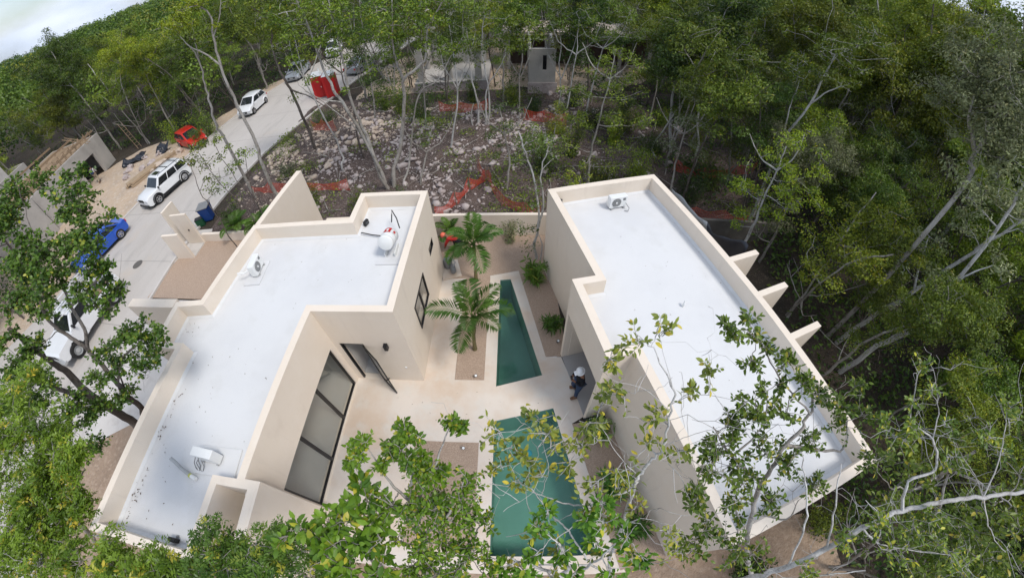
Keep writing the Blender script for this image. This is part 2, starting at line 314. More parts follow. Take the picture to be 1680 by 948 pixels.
# ------------------------------------------------------------------ air
hz = MB(); hz.box(-1200, -60, -1.5, 1200, 1150, 26); hzm = bpy.data.materials.new('haze'); hzm.use_nodes = True; t = hzm.node_tree; t.nodes.clear()
o_ = t.nodes.new('ShaderNodeOutputMaterial'); v_ = t.nodes.new('ShaderNodeVolumePrincipled'); v_.inputs['Density'].default_value = 0.00013; v_.inputs['Color'].default_value = (.80, .88, .97, 1)
t.links.new(v_.outputs[0], o_.inputs['Volume']); tag(hz.build('haze', hzm), 'thin pale haze over the distant forest', 'haze', kind='stuff')
# ------------------------------------------------------------------ ground, road, beds
def jag(P, amp=.35, step=.5, seed=2, keep=()):
    # ragged natural outline; edges listed in keep stay straight
    r = random.Random(seed); out = []
    for i_, (a, b) in enumerate(zip(P, P[1:]+P[:1])):
        n = 1 if i_ in keep else max(1, int(math.hypot(b[0]-a[0], b[1]-a[1])/step)); out.append(a); d = 0
        nx_, ny_ = -(b[1]-a[1]), (b[0]-a[0]); l = math.hypot(nx_, ny_) or 1
        for k in range(1, n):
            d = .6*d+r.uniform(-amp, amp)*.6; out.append((a[0]+(b[0]-a[0])*k/n+nx_/l*d, a[1]+(b[1]-a[1])*k/n+ny_/l*d))
    return out
pool1 = [(-0.89, 10.36), (-0.46, 10.40), (0.70, 6.0), (-0.89, 5.57)]
pool2 = [(-0.90, 4.32), (1.03, 4.77), (2.12, 0.18), (-0.90, 0.18)]
sheet('ground', [[(-1190, -59), (1190, -59), (1190, 1140), (-1190, 1140)]], -0.02, M_floor, holes=[[(-0.93, 10.4), (0.74, 10.44), (2.16, 0.14), (-0.93, 0.14)]])
road_e = [(-15, -14), (-18.2, 0), (-19.3, 6), (-19.6, 12), (-19.4, 18), (-18.9, 23), (-17.6, 28), (-16.3, 34), (-14.0, 44), (-10, 60), (-6, 80)]
road_w = [(-34, -14), (-32.5, 0), (-29.3, 8), (-28.9, 13), (-28.5, 18), (-28.0, 24), (-27.2, 30), (-25.8, 37), (-22, 48), (-17, 62), (-13, 80)]
sheet('dirt_verge', [jag([(-48, -14), (-33, -14), (-27, 22), (-24, 42), (-26.5, 42), (-30, 30), (-36, 28.5), (-46, 20), (-55, 10)], .7, .8, keep=(0, 1, 2, 3))], 0.0, M_dirt)
sheet('road', [road_e + road_w[::-1]], 0.010, M_road)
# driveway apron and sidewalk strip between the road and the pebble garden
sheet('driveway', [[(-19.45, 14.6), (-16.2, 14.6), (-16.2, 12.9), (-18.0, 12.3), (-19.0, 12.25), (-19.9, 9.35), (-15, 9.2), (-12.2, 5.8), (-12.2, 4.2), (-15, 3.4), (-17.5, 1.8), (-20.5, 1.0), (-20.5, 6), (-20.5, 14)]], 0.005, M_kerb)
sheet('pebble_bed', [[(-19.75, 9.4), (-19.35, 12.25), (-18.0, 12.3), (-18.0, 13.5), (-10.2, 13.3), (-10.4, 6.0), (-13.8, 6.0), (-15.6, 9.32)]], 0.014, M_gravel)
sheet('sandy_yard', [jag([(-12.3, 5.9), (-10.2, 5.9), (-10.2, -1.2), (-5.9, -1.2), (-5.9, -0.3), (8.2, 0.6), (9.6, 0.2), (10.5, -2.2), (9.5, -9), (-30, -9), (-20.5, 1.05), (-17.5, 1.85), (-15, 3.45), (-12.25, 4.25)], keep=(0, 1, 2, 3, 4, 9, 10, 11, 12, 13))], 0.002, M_yard)
for k_, yy in enumerate(np.arange(-1.5, 44, 4.5)):
    xe = np.interp(yy, [p[1] for p in road_e], [p[0] for p in road_e]); xw = np.interp(yy, [p[1] for p in road_w], [p[0] for p in road_w])
    sheet('road_joint', [[(xw+.15, yy+.5), (xe-.05, yy), (xe-.05, yy+.025), (xw+.15, yy+.525)]], 0.014, MATS.get('joint') or mat('joint', (.24, .225, .21), .9))
kb = MB()
for a, b in zip(road_e[2:], road_e[3:]): kb.bar((a[0]+.08, a[1], 0.06), (b[0]+.08, b[1], 0.06), 0.16, 0.13, up=(0, 0, 1))
tag(kb.build('kerb', M_kerb), kind='structure')
kb = MB()
for a, b in zip(road_w[3:], road_w[4:]): kb.bar((a[0]-.08, a[1], 0.05), (b[0]-.08, b[1], 0.05), 0.16, 0.11)
tag(kb.build('kerb', M_kerb), kind='structure')
sheet('manhole_cover', [[(-22.76+0.36*math.cos(t), 11.91+0.36*math.sin(t)) for t in np.linspace(0, 2*math.pi, 18)[:-1]]], 0.018, mat('iron', (0.12, 0.11, 0.10), 0.7))
# rubble clearing (with gently uneven relief)
rng = np.random.default_rng(5)
def fbm(x, y, s=1.0):
    return (np.sin(x*0.9*s+1.3)*np.cos(y*0.7*s)+0.5*np.sin(x*2.1*s+y*1.7*s)+0.3*np.cos(x*4.3*s-y*3.1*s+2))/1.8
def clearing_inside(x, y):
    return (y > 13.75) & (y < 29.5 + 1.2*np.sin(x*.4)) & (x > -18.4+0.12*(y-18)) & (x < 13.5 + 1.5*np.sin(y*.5))
def clear_h(x, y):
    e = np.clip((y-13.9)/2, 0, 1)*np.clip((x+18.3)/1.8, 0, 1)*np.clip((15-x)/3, 0, 1)*np.clip((31-y)/3, 0, 1)
    m = 0.9*np.exp(-(((x+10.5)/3.6)**2+((y-22.5)/3.0)**2)) + 0.6*np.exp(-(((x+15.5)/2)**2+((y-20)/3.5)**2)) + 0.5*np.exp(-(((x+3)/5)**2+((y-23)/3)**2))
    return e*(0.16+0.22*fbm(x, y)+.12*fbm(x+5, y, 2.3)+m)
nx, ny = 150, 80
gx, gy = np.meshgrid(np.linspace(-18.35, 15, nx), np.linspace(13.5, 31, ny))
zz = clear_h(gx, gy)+0.0
V = np.stack([gx.ravel(), gy.ravel(), zz.ravel()], 1)
i = np.arange(nx*ny).reshape(ny, nx)
F = np.stack([i[:-1, :-1].ravel(), i[:-1, 1:].ravel(), i[1:, 1:].ravel(), i[1:, :-1].ravel()], 1)
tag(link('rubble_ground', npmesh('rubble_ground', V, [F], smooth=True), M_soil), kind='structure')

# terrace and courtyard
sheet('courtyard_gravel', [[(-3.9, 10.45), (-3.9, 13.1), (1.3, 13.1), (1.3, 11.0), (1.6, 6.75), (0.85, 6.72), (-0.13, 10.87), (-1.32, 10.6), (-1.32, 10.45)]], 0.012, M_gravel)
sheet('planting_bed', [[(-2.34, 5.8), (-1.31, 5.8), (-1.31, 10.5), (-2.34, 10.5)]], 0.016, M_gravel)
sheet('planting_bed', [[(-3.43, 0.3), (-1.37, 0.3), (-1.37, 3.58), (-3.43, 3.58)]], 0.016, M_gravel)
sheet('planting_bed', [[(1.62, 4.2), (2.75, 4.4), (4.2, 0.0), (2.75, -0.3)]], 0.016, M_gravel)
te = [(-6.25, -0.32), (-1.2, -0.32), (2.9, -0.36), (2.75, 0.0), (1.62, 4.22), (2.1, 4.5), (1.4, 6.72), (0.85, 6.72), (-0.13, 10.87), (-1.32, 10.6), (-3.45, 10.45), (-3.42, 5.75), (-6.0, 5.75), (-6.2, 1.1)]
sheet('terrace', [te], 0.008, M_terrace, holes=[pool1, pool2])

def pool(pts, label, depth=1.3):
    root = empty('swimming_pool', (sum(p[0] for p in pts)/4, sum(p[1] for p in pts)/4, 0), 0, label, 'pool', 'green swimming pools in the terrace')
    ox, oy = root.location.x, root.location.y
    P = [(p[0]-ox, p[1]-oy) for p in pts]
    bm = MB(); n = len(P)
    for k in range(n):
        a, b = P[k], P[(k+1) % n]; bm.quad((*a, 0.006), (*b, 0.006), (*b, -depth), (*a, -depth))
    bm.quad(*[(*p, -depth) for p in P]); bm.build('basin', M_basin, root, fix=False)
    # thin coping lip
    wt = MB(); wt.quad(*[(*p, -0.09) for p in P]); o = wt.build('water_surface', M_water, root, fix=False)
    if o.data.polygons[0].normal.z < 0: o.data.flip_normals()
    return root
pool(pool1, 'narrow wedge-shaped green pool beside the two palms')
pl = pool(pool2, 'larger green pool in front, half hidden under leaves')
lb = MB(); M_ = Matrix.Translation((0.22-pl.location.x, 3.6-pl.location.y, -1.27)); lb.lathe([(0.0, 0.03), (0.10, 0.03), (0.13, 0)], M_, 16)
lb.build('pool_light', mat('pool_lamp', (0.06, 0.30, 0.42), 0.3), pl)

# ------------------------------------------------------------------ the two houses
def inset(pts, d):
    n = len(pts); out = []
    for i in range(n):
        p0, p1, p2 = Vector(pts[i-1]), Vector(pts[i]), Vector(pts[(i+1) % n])
        d1 = (p1-p0).normalized(); d2 = (p2-p1).normalized(); n1 = Vector((-d1.y, d1.x)); n2 = Vector((-d2.y, d2.x))
        b = (n1+n2); b = b/(b.dot(n1)) if abs(b.dot(n1)) > 1e-4 else n1
        out.append((p1.x+b.x*d, p1.y+b.y*d))
    return out
def house_walls(root, pts, ztop, zroof, th, openings, wm, rm):
    """pts ccw outline; openings {edge: [(s0, s1, z0, z1)]} in metres along the edge; walls get reveals"""
    n = len(pts); inn = inset(pts, th); mb = MB()
    def q(*p): mb.quad(*p)
    for i in range(n):
        a, b = Vector(pts[i]), Vector(pts[(i+1) % n]); L_ = (b-a).length; d = (b-a)/L_; nin = Vector((-d.y, d.x))
        P = lambda s, z, dep=0: (a.x+d.x*s+nin.x*dep, a.y+d.y*s+nin.y*dep, z)
        ops = sorted(openings.get(i, [])); s = 0
        for (s0, s1, z0, z1) in ops:
            q(P(s, -0.1), P(s0, -0.1), P(s0, ztop), P(s, ztop))
            q(P(s0, z1), P(s1, z1), P(s1, ztop), P(s0, ztop))
            if z0 > 0.02: q(P(s0, -0.1), P(s1, -0.1), P(s1, z0), P(s0, z0))
            t = th
            q(P(s0, z0), P(s0, z0, t), P(s0, z1, t), P(s0, z1)); q(P(s1, z0), P(s1, z1), P(s1, z1, t), P(s1, z0, t))
            q(P(s0, z1), P(s0, z1, t), P(s1, z1, t), P(s1, z1))
            if z0 > 0.02: q(P(s0, z0), P(s1, z0), P(s1, z0, t), P(s0, z0, t))
            s = s1
        q(P(s, -0.1), P(L_, -0.1), P(L_, ztop), P(s, ztop))
        ai, bi = inn[i], inn[(i+1) % n]
        q((a.x, a.y, ztop), (b.x, b.y, ztop), (*bi, ztop), (*ai, ztop))
        q((*ai, ztop), (*bi, ztop), (*bi, zroof-.05), (*ai, zroof-.05))
    bmesh.ops.remove_doubles(mb.bm, verts=mb.bm.verts[:], dist=0.001)
    wl = mb.build('wall', wm, root, fix=True)
    r = MB(); bm = r.bm; tri = tessellate_polygon([[Vector((*p, 0)) for p in inn]])
    for zz_ in (zroof, zroof-0.25):
        vs = [bm.verts.new((*p, zz_)) for p in inn]
        for t_ in tri: bm.faces.new([vs[k] for k in t_])
    for f in bm.faces:
        f.normal_update()
        if f.normal.z < 0: f.normal_flip()
    rf = r.build('roof', rm, root, fix=False)
    # cove where the roof meets the parapet
    cv = MB(); inn2 = inset(pts, th+0.09)
    for i in range(n):
        a, b, c_, d_ = inn[i], inn[(i+1) % n], inn2[(i+1) % n], inn2[i]
        cv.quad((*a, zroof+.07), (*b, zroof+.07), (*c_, zroof+.004), (*d_, zroof+.004))
    cv.build('roof_cove', rm, rf, fix=False)
    return wl

def glazing(root, name, a, b, z0, z1, mull, fr=0.06, inset_d=0.06, depth=0.07, splits=(), label=None):
    """black framed glazing between plan points a,b; mull = fractions with posts"""
    a, b = Vector(a), Vector(b); d = (b-a).normalized(); L_ = (b-a).length
    P = lambda s, z: (a.x+d.x*s, a.y+d.y*s, z)
    f = MB()
    f.bar(P(0, z0+fr/2), P(L_, z0+fr/2), depth, fr); f.bar(P(0, z1-fr/2), P(L_, z1-fr/2), depth, fr)
    for m_, wd in [(0, fr), (1, fr)] + [(q, fr*1.5) for q in mull]:
        s = min(max(m_*L_, fr/2), L_-fr/2); up = (d.x, d.y, 0)
        f.bar(P(s, z0+fr), P(s, z1-fr), depth*0.9, wd, up=(-d.y, d.x, 0)) if False else f.box(-wd/2, -depth*.48, z0+fr*.98, wd/2, depth*.48, z1-fr*.98, Matrix.Translation((a.x+d.x*s, a.y+d.y*s, 0)) @ Matrix.Rotation(math.atan2(d.y, d.x), 4, 'Z'))
    fo = f.build(name, M_black, root)
    if label: fo['label'] = label
    edges = [0]+list(mull)+[1]
    for u, v in zip(edges, edges[1:]):
        p = MB(); p.box(u*L_+fr*.6, -0.006, z0+fr*.9, v*L_-fr*.6, 0.006, z1-fr*.9, Matrix.Translation((a.x, a.y, 0)) @ Matrix.Rotation(math.atan2(d.y, d.x), 4, 'Z'))
        p.build('pane', M_glass, fo)
    return fo

LH = empty('house', (-8, 4, 0), 0, 'L-shaped cream flat-roofed house on the left with the water heater on its white roof', 'house')
# outline ccw
Lo = [(-10.40, -0.95), (-5.74, -0.93), (-5.71, 1.08), (-6.14, 1.08), (-5.89, 5.74), (-3.41, 5.74), (-3.33, 11.07), (-5.90, 11.12), (-5.90, 9.65), (-9.92, 9.65), (-10.26, 6.12), (-11.38, 6.02), (-11.32, 4.27), (-10.24, 4.27)]
ox, oy = -8, 4
Lo_l = [(x-ox, y-oy) for x, y in Lo]
# edge 3: fascia (glass), edge 4: south face of the block (door), edge 5: east wall (two windows)
e3 = math.hypot(0.25, 4.66)
house_walls(LH, Lo_l, 4.1, 3.5, 0.22,
            {3: [(0.12, e3-0.22, 0.05, 2.42)], 4: [(0.2, 1.04, 0.03, 2.42)], 5: [(1.27, 2.8, 1.38, 2.55), (3.95, 4.6, 2.15, 2.5)], 12: [(0.3, 2.2, 0.0, 2.2)] if False else []}, M_wall, M_roof)
f0 = Vector(Lo_l[3]); f1 = Vector(Lo_l[4]); fd = (f1-f0).normalized(); nin = Vector((-fd.y, fd.x))
ga = f0+fd*0.12+nin*0.08; gb = f0+fd*(e3-0.22)+nin*0.08
glazing(LH, 'sliding_window', ga, gb, 0.05, 2.42, (0.345, 0.685), fr=0.07)
glazing(LH, 'window', (-3.40-ox, 7.02-oy), (-3.385-ox, 8.53-oy), 1.38, 2.55, (0.5,), fr=0.055)
glazing(LH, 'window', (-3.375-ox, 9.70-oy), (-3.37-ox, 10.33-oy), 2.15, 2.5, (), fr=0.04)
# open door leaf + frame
dm = MB()
for x in (-5.66, -4.88): dm.box(x-.025-ox, 5.76-oy, .02, x+.025-ox, 5.86-oy, 2.42)
dm.box(-5.635-ox, 5.76-oy, 2.36, -4.905-ox, 5.86-oy, 2.42)
dr = dm.build('door', M_black, LH)
lf = MB(); Mx = Matrix.Translation((-4.88-ox, 5.72-oy, 0)) @ Matrix.Rotation(R_(-42), 4, 'Z')
for (a0, a1, c0, c1) in ((0, .05, 0, 1), (.70, .76, 0, 1)): lf.box(a0, -.02, .03, a1, .02, 2.36, Mx)
lf.box(.05, -.018, .03, .70, .018, .13, Mx); lf.box(.05, -.018, 2.27, .70, .018, 2.36, Mx)
lf.build('door_leaf', M_black, dr)
lf = MB(); lf.box(.05, -.005, .12, .70, .005, 2.28, Mx); lf.build('pane', M_glass, dr)
hd = MB(); hd.bar(Mx @ Vector((.70, -.06, 1.02)), Mx @ Vector((.58, -.06, 1.02)), .02, .02); hd.bar(Mx @ Vector((.70, -.07, 1.02)), Mx @ Vector((.70, .07, 1.02)), .025, .04); hd.build('handle', M_black, dr)
# interior: floor and partitions
it = MB(); it.prism([(x, y) for x, y in inset(Lo_l, 0.23)], 0.0, 0.045); it.build('interior_floor', M_intfloor, LH)
it = MB(); it.box(-9.6-ox, -.7-oy, 0.05, -9.5-ox, 5.2-oy, 3.2); it.box(-9.5-ox, 5.95-oy, .05, -5.8-ox, 6.05-oy, 3.2); it.box(-5.5-ox, 8.3-oy, .05, -3.6-ox, 8.4-oy, 3.2); it.box(-5.75-ox, 5.98-oy, .05, -5.66-ox, 8.3-oy, 3.2)
it.build('partition_wall', M_intwall, LH)
sh = MB(); sh.box(-6.35-ox, 2.2-oy, .05, -6.0-ox-.02, 2.24-oy, .06)
sh.bm.free()
# open shaft in the south-east corner of the roof
s0 = [(-6.96, -0.74), (-6.0, -0.74), (-5.99, 0.86), (-6.88, 0.84)]
sm = MB(); n4 = 4
so = inset([(x-ox, y-oy) for x, y in s0], -0.0); so2 = inset([(x-ox, y-oy) for x, y in s0], -0.20)
for k in range(4):
    a, b, c_, d_ = so[k], so[(k+1) % 4], so2[(k+1) % 4], so2[k]
    sm.quad((*a, 4.104), (*b, 4.104), (*c_, 4.104), (*d_, 4.104)); sm.quad((*a, 4.104), (*b, 4.104), (*b, 0.06), (*a, 0.06)); sm.quad((*d_, 3.45), (*c_, 3.45), (*c_, 4.104), (*d_, 4.104))
sm.build('light_shaft', M_wall, LH, fix=False)
fl = MB(); fl.box(-6.95-ox, -0.73-oy, 0.05, -6.0-ox, 0.85-oy, 0.062); fl.build('shaft_floor', M_gravel, LH)
# wall lamp on the south face
wl = MB(); wl.box(-4.16-ox, 5.60-oy, 2.26, -4.04-ox, 5.737-oy, 2.5); o = wl.build('wall_lamp', M_black, LH, bevel=.01)
so_ = MB(); so_.box(-3.85-ox, 5.72-oy, 0.95, -3.79-ox, 5.738-oy, 1.03) ; so_.build('socket_plate', M_white, LH)

# cut the roof under the shaft: roof drawn as one sheet, so carve with a boolean
roofL = [c for c in LH.children if c.name.startswith('roof')][0]
cut = MB(); cut.prism([(x-ox, y-oy) for x, y in s0], 3.0, 3.9)
cm = bpy.data.meshes.new('cut'); bmesh.ops.recalc_face_normals(cut.bm, faces=cut.bm.faces[:]); cut.bm.to_mesh(cm); cut.bm.free()
def poly_minus_rect(obj, rect):
    bm = bmesh.new(); bm.from_mesh(obj.data)
    for k in range(4):
        a = Vector((*rect[k], 0)); b = Vector((*rect[(k+1) % 4], 0)); nrm = Vector((b.y-a.y, -(b.x-a.x), 0))
        bmesh.ops.bisect_plane(bm, geom=bm.verts[:]+bm.edges[:]+bm.faces[:], plane_co=a, plane_no=nrm)
    kill = []
    for f in bm.faces:
        c_ = f.calc_center_median(); ins = True
        for k in range(4):
            a = rect[k]; b = rect[(k+1) % 4]
            if (b[0]-a[0])*(c_.y-a[1])-(b[1]-a[1])*(c_.x-a[0]) < 0: ins = False
        if ins: kill.append(f)
    bmesh.ops.delete(bm, geom=kill, context='FACES'); bm.to_mesh(obj.data); bm.free()
poly_minus_rect(roofL, [(x-ox, y-oy) for x, y in s0])
bpy.data.meshes.remove(cm)

RH = empty('house', (4.6, 6, 0), 0, 'long cream flat-roofed house on the right with an empty white roof and wall fins', 'house')
ox2, oy2 = 4.6, 6
Ro = [(4.12, -0.03), (8.50, 1.17), (7.09, 5.84), (5.07, 12.11), (0.93, 11.0), (2.06, 6.98), (1.38, 6.84), (2.03, 4.33), (2.72, 4.50)]
Ro_l = [(x-ox2, y-oy2) for x, y in Ro]
e6 = math.hypot(0.65, 2.51)
house_walls(RH, Ro_l, 4.1, 3.5, 0.23, {6: [(0.13, e6-0.12, 0.02, 2.62)]}, M_wall, M_roof)
wd_ = Vector((Ro[2][0]-Ro[3][0], Ro[2][1]-Ro[3][1])).normalized(); east = Vector((-wd_.y, wd_.x))
if east.x < 0: east = -east
for (tx, ty) in ((7.62, 8.12), (8.08, 6.75), (8.56, 5.27)):
    p = Vector((tx-ox2, ty-oy2)); base = p-east*1.30; sdv = wd_*0.20
    fm = MB(); fm.prism([tuple(p), tuple(base), tuple(base+sdv), tuple(p+sdv)], -0.05, 4.094)
    fm.build('wall_fin', M_wall, RH, bevel=.012)
# porch interior: floor, inner room walls with black doors
ax = Vector((Ro[7][0]-Ro[6][0], Ro[7][1]-Ro[6][1])).normalized(); inn_ = Vector((-ax.y, ax.x))
p6 = Vector(Ro_l[6])
Pp = lambda s, t: tuple(p6+ax*s+inn_*t)
pf = MB(); pf.prism([Pp(.1, .02), Pp(e6-.1, .02), Pp(e6-.1, 1.75), Pp(.1, 1.75)], 0.0, 0.02); pf.build('porch_floor', M_porch, RH)
pw = MB()
pw.prism([Pp(.10, .23), Pp(.14, .23), Pp(.14, .95), Pp(.10, .95)], 0.02, 2.8)
pw.prism([Pp(.14, 1.62), Pp(e6-.14, 1.62), Pp(e6-.14, 1.74), Pp(.14, 1.74)], 0.02, 2.8)
pw.prism([Pp(e6-.145, .23), Pp(e6-.105, .23), Pp(e6-.105, 1.6), Pp(e6-.145, 1.6)], 0.02, 2.8)
pw.prism([Pp(.1, .2), Pp(e6-.1, .2), Pp(e6-.1, 1.75), Pp(.1, 1.75)], 2.64, 2.72)
pw.build('porch_wall', M_wall, RH)
for nm_, sa, ta, sb, tb, za, zb_ in (('door_post', .12, .97, .19, 1.06, .02, 2.4), ('door', .145, 1.52, .75, 1.6, .02, 2.4), ('window', e6-.19, .35, e6-.15, .75, .9, 2.2)):
    pd_ = MB(); pd_.prism([Pp(sa, ta), Pp(sb, ta), Pp(sb, tb), Pp(sa, tb)], za, zb_); pd_.build(nm_, M_black, RH)

# roof stub wall ends / vent
vp = MB(); vp.tube([(4.66-ox2, 6.31-oy2, 3.48), (4.66-ox2, 6.31-oy2, 3.62), (4.70-ox2, 6.36-oy2, 3.68)], .035, 10); vp.build('vent_pipe', M_white, RH, smooth=True)

# free-standing boundary walls
def wallobj(name, segs, label, cat='wall', m=M_wall, group=None):
    xs = [p[0] for s in segs for p in s[0]]; ys = [p[1] for s in segs for p in s[0]]
    cx, cy = sum(xs)/len(xs), sum(ys)/len(ys); mb = MB()
    for pts, z0, z1 in segs: mb.prism([(x-cx, y-cy) for x, y in pts], z0, z1)
    o = mb.build(name, m, bevel=0.012); o.location = (cx, cy, 0); return tag(o, label, cat, group)
def strip(a, b, th, side=1):
    a, b = Vector(a), Vector(b); d = (b-a).normalized(); n = Vector((-d.y, d.x))*th*side
    return [tuple(a), tuple(b), tuple(b+n), tuple(a+n)]
wallobj('boundary_wall', [(strip((-9.89, 9.68), (-9.62, 13.15), .24, -1), -.05, 4.095)], 'tall cream wall running back from the left house to a sharp corner')
wallobj('boundary_wall', [(strip((-9.3, 13.2), (5.2, 13.08), .16), -.05, 1.2)], 'low cream garden wall closing the courtyard in front of the rubble')
wallobj('boundary_wall', [([(-13.85, 5.80), (-11.42, 5.80), (-11.42, 6.16), (-13.85, 6.16)], -.05, 4.09)], 'cream wall reaching from the left house towards the parked truck')
wallobj('boundary_wall', [(strip((-18.0, 13.5), (-10.2, 13.32), .18), -.05, .55)], 'very low cream kerb wall behind the pebble garden beside the small palms')
wallobj('boundary_wall', [(strip((5.22, 13.08), (12.6, 12.95), .16), -.05, 1.15)], 'grey garden wall with shade painted into its colour, under the trees behind the right house', m=M_greywall)
# gate-post enclosure at the street
g = empty('meter_enclosure', (-18.5, 12.9, 0), 0, 'cream street-side wall enclosure with three upright panels beside the pebble garden', 'wall enclosure')
def gp(pts, z1):
    mb = MB(); mb.prism([(x+18.5, y-12.9) for x, y in pts], -.03, z1); return mb.build('panel', M_wall, g, bevel=.012)
gp([(-19.30, 12.20), (-18.02, 12.20), (-18.02, 12.34), (-19.30, 12.34)], 1.75)
gp([(-18.16, 12.342), (-18.02, 12.342), (-18.02, 13.35), (-18.16, 13.35)] if False else [(-19.26, 13.40), (-18.02, 13.40), (-18.02, 13.52), (-19.26, 13.52)], 2.15)
gp([(-20.0, 13.55), (-19.85, 13.55), (-19.85, 14.6), (-20.0, 14.6)], 2.3)
gb_ = MB(); gb_.box(-.8, -.55, 0, .47, .49, .05); gb_.build('floor_slab', M_kerb, g)
bx_ = MB(); bx_.lathe([(0, .03), (.05, .03), (.06, 0)], Matrix.Translation((.0, .495, 1.05)) @ Matrix.Rotation(R_(90), 4, 'X'), 12); bx_.build('socket', M_blackp, g)

# ------------------------------------------------------------------ rooftop equipment
def ac_unit(loc, rz, label, scale=.80, louvre_side=True):
    r = empty('air_conditioner', loc, rz, label, 'air conditioner', 'outdoor air conditioner units on the roofs')
    b = MB(); b.box(-.42, -.15, .06, .42, .15, .62); b.build('casing', M_white, r, bevel=.02)
    f = MB(); f.lathe([(0, 0.004), (.225, 0.004), (.225, 0)], Matrix.Translation((-.1, -.153, .34)) @ Matrix.Rotation(R_(90), 4, 'X'), 24); f.build('fan_recess', M_grey, r)
    g_ = MB()
    for rr in (.05, .09, .13, .17, .21):
        pts = [(-.1+rr*math.cos(t), -.168, .34+rr*math.sin(t)) for t in np.linspace(0, 2*math.pi, 22)]
        g_.tube(pts, .0045, 4, cap=False)
    for t in np.linspace(0, math.pi, 7)[:-1]: g_.tube([(-.1-.22*math.cos(t), -.168, .34-.22*math.sin(t)), (-.1+.22*math.cos(t), -.168, .34+.22*math.sin(t))], .004, 4)
    g_.build('fan_grille', M_lgrey, r)
    h = MB(); h.lathe([(0, .022), (.045, .02), (.05, 0)], Matrix.Translation((-.1, -.16, .34)) @ Matrix.Rotation(R_(90), 4, 'X'), 12); h.build('fan_hub', M_white, r)
    s = MB(); s.box(.20, -.156, .42, .33, -.151, .55); s.build('rating_label', M_grey, r)
    e = MB(); e.box(.421, -.11, .10, .426, .11, .56); e.build('side_louvre', M_grey, r)
    ft = MB(); ft.box(-.34, -.19, 0, -.26, .19, .06); ft.box(.26, -.19, 0, .34, .19, .06)
    for nm, x in (('foot', -.3), ('foot', .3)):
        k = MB(); k.box(x-.04, -.19, 0, x+.04, .19, .06); k.build(nm, M_lgrey, r)
    ft.bm.free(); r.scale = (scale, scale, scale)
    return r
def slab(loc, sx, sy, rz, label):
    m_ = MB(); m_.box(-sx/2, -sy/2, 0, sx/2, sy/2, .045); o = m_.build('plinth', M_roof, bevel=.01); o.location = loc; o.rotation_euler.z = rz
    return tag(o, label, 'plinth')
slab((-9.1, 7.75, 3.5), .65, 1.1, R_(4), 'thin white plinth under the air conditioner near the street parapet')
ac1 = ac_unit((-9.05, 7.85, 3.545), R_(97), 'white air conditioner with fan grille by the street-side parapet')
slab((-7.55, 1.45, 3.5), 1.3, .75, R_(2), 'thin white plinth under the air conditioner near the light shaft')
ac3 = ac_unit((-7.72, 1.50, 3.545), R_(178), 'white air conditioner seen from its back near the open roof shaft')
acR = ac_unit((3.42, 10.80, 3.52), R_(15), 'white air conditioner with its fan showing at the back of the right roof')
def pipe_obj(name, pts, r, m, label, cat='pipe', seg=8, group=None):
    p0 = Vector(pts[0]); b = MB(); b.tube([Vector(p)-p0 for p in pts], r, seg); o = b.build(name, m, smooth=True); o.location = p0; return tag(o, label, cat, group)
# insulated line set by the third unit
r = empty('insulated_pipe', (-8.45, 1.05, 3.55), 0, 'bent grey insulated pipe with a white tip lying on the roof behind the air conditioner', 'pipe')
a = MB(); a.tube([(-.42, .20, .28), (-.30, .13, .16), (-.10, .02, .05), (.12, -.06, .02), (.22, -.09, .03)], .05, 10); a.build('insulation', M_lgrey, r, smooth=True)
a = MB(); a.tube([(.22, -.09, .03), (.44, -.15, .04)], [.055, .06], 12); a.build('pipe_tip', M_white, r, smooth=True)
a = MB(); a.tube([(.19, -.085, .028), (.25, -.10, .032)], .062, 12); a.build('collar', mat('yellow_tape', (.50, .52, .12), .6), r, smooth=True)
for k, (dx, dz) in enumerate(((0, .0), (.12, .05))):
    pipe_obj('cable', [(-8.02+dx, 1.40, 3.85), (-8.14+dx, 1.28, 3.70+dz), (-8.16+dx, 1.18, 3.56), (-8.04+dx, 1.12, 3.53), (-7.98+dx, 1.25, 3.62), (-8.0+dx, 1.36, 3.75)], .012, M_grey,
             ['looped grey cable nearer the light shaft behind the roof air conditioner', 'looped grey cable further from the edge behind the roof air conditioner'][1-k], 'cable', group='loose cables behind the roof unit')
# green valves poking from the parapets
pipe_obj('cable', [(-9.1, 7.55, 3.9), (-9.3, 7.45, 3.86), (-9.5, 7.35, 3.95)], .03, M_white, 'short white conduit at the street-side air conditioner', 'conduit')
M_gcap = mat('green_cap', (.01, .16, .08), .5)
for par_, loc_ in ((ac1, (-9.52, 7.33, 3.93)), (acR, (3.18, 11.12, 3.95))):
    vv = MB(); vv.lathe([(0, .1), (.05, .09), (.065, .04), (.05, 0), (0, 0)], None, 10); o = vv.build('pipe_cap', M_gcap, par_, smooth=True); o.location = Vector((0, .28, .35))
pipe_obj('cable', [(3.72, 10.72, 3.75), (3.86, 10.62, 3.6), (3.80, 10.52, 3.53), (3.68, 10.56, 3.53)], .012, M_grey, 'grey cable hanging off the air conditioner on the right roof', 'cable')

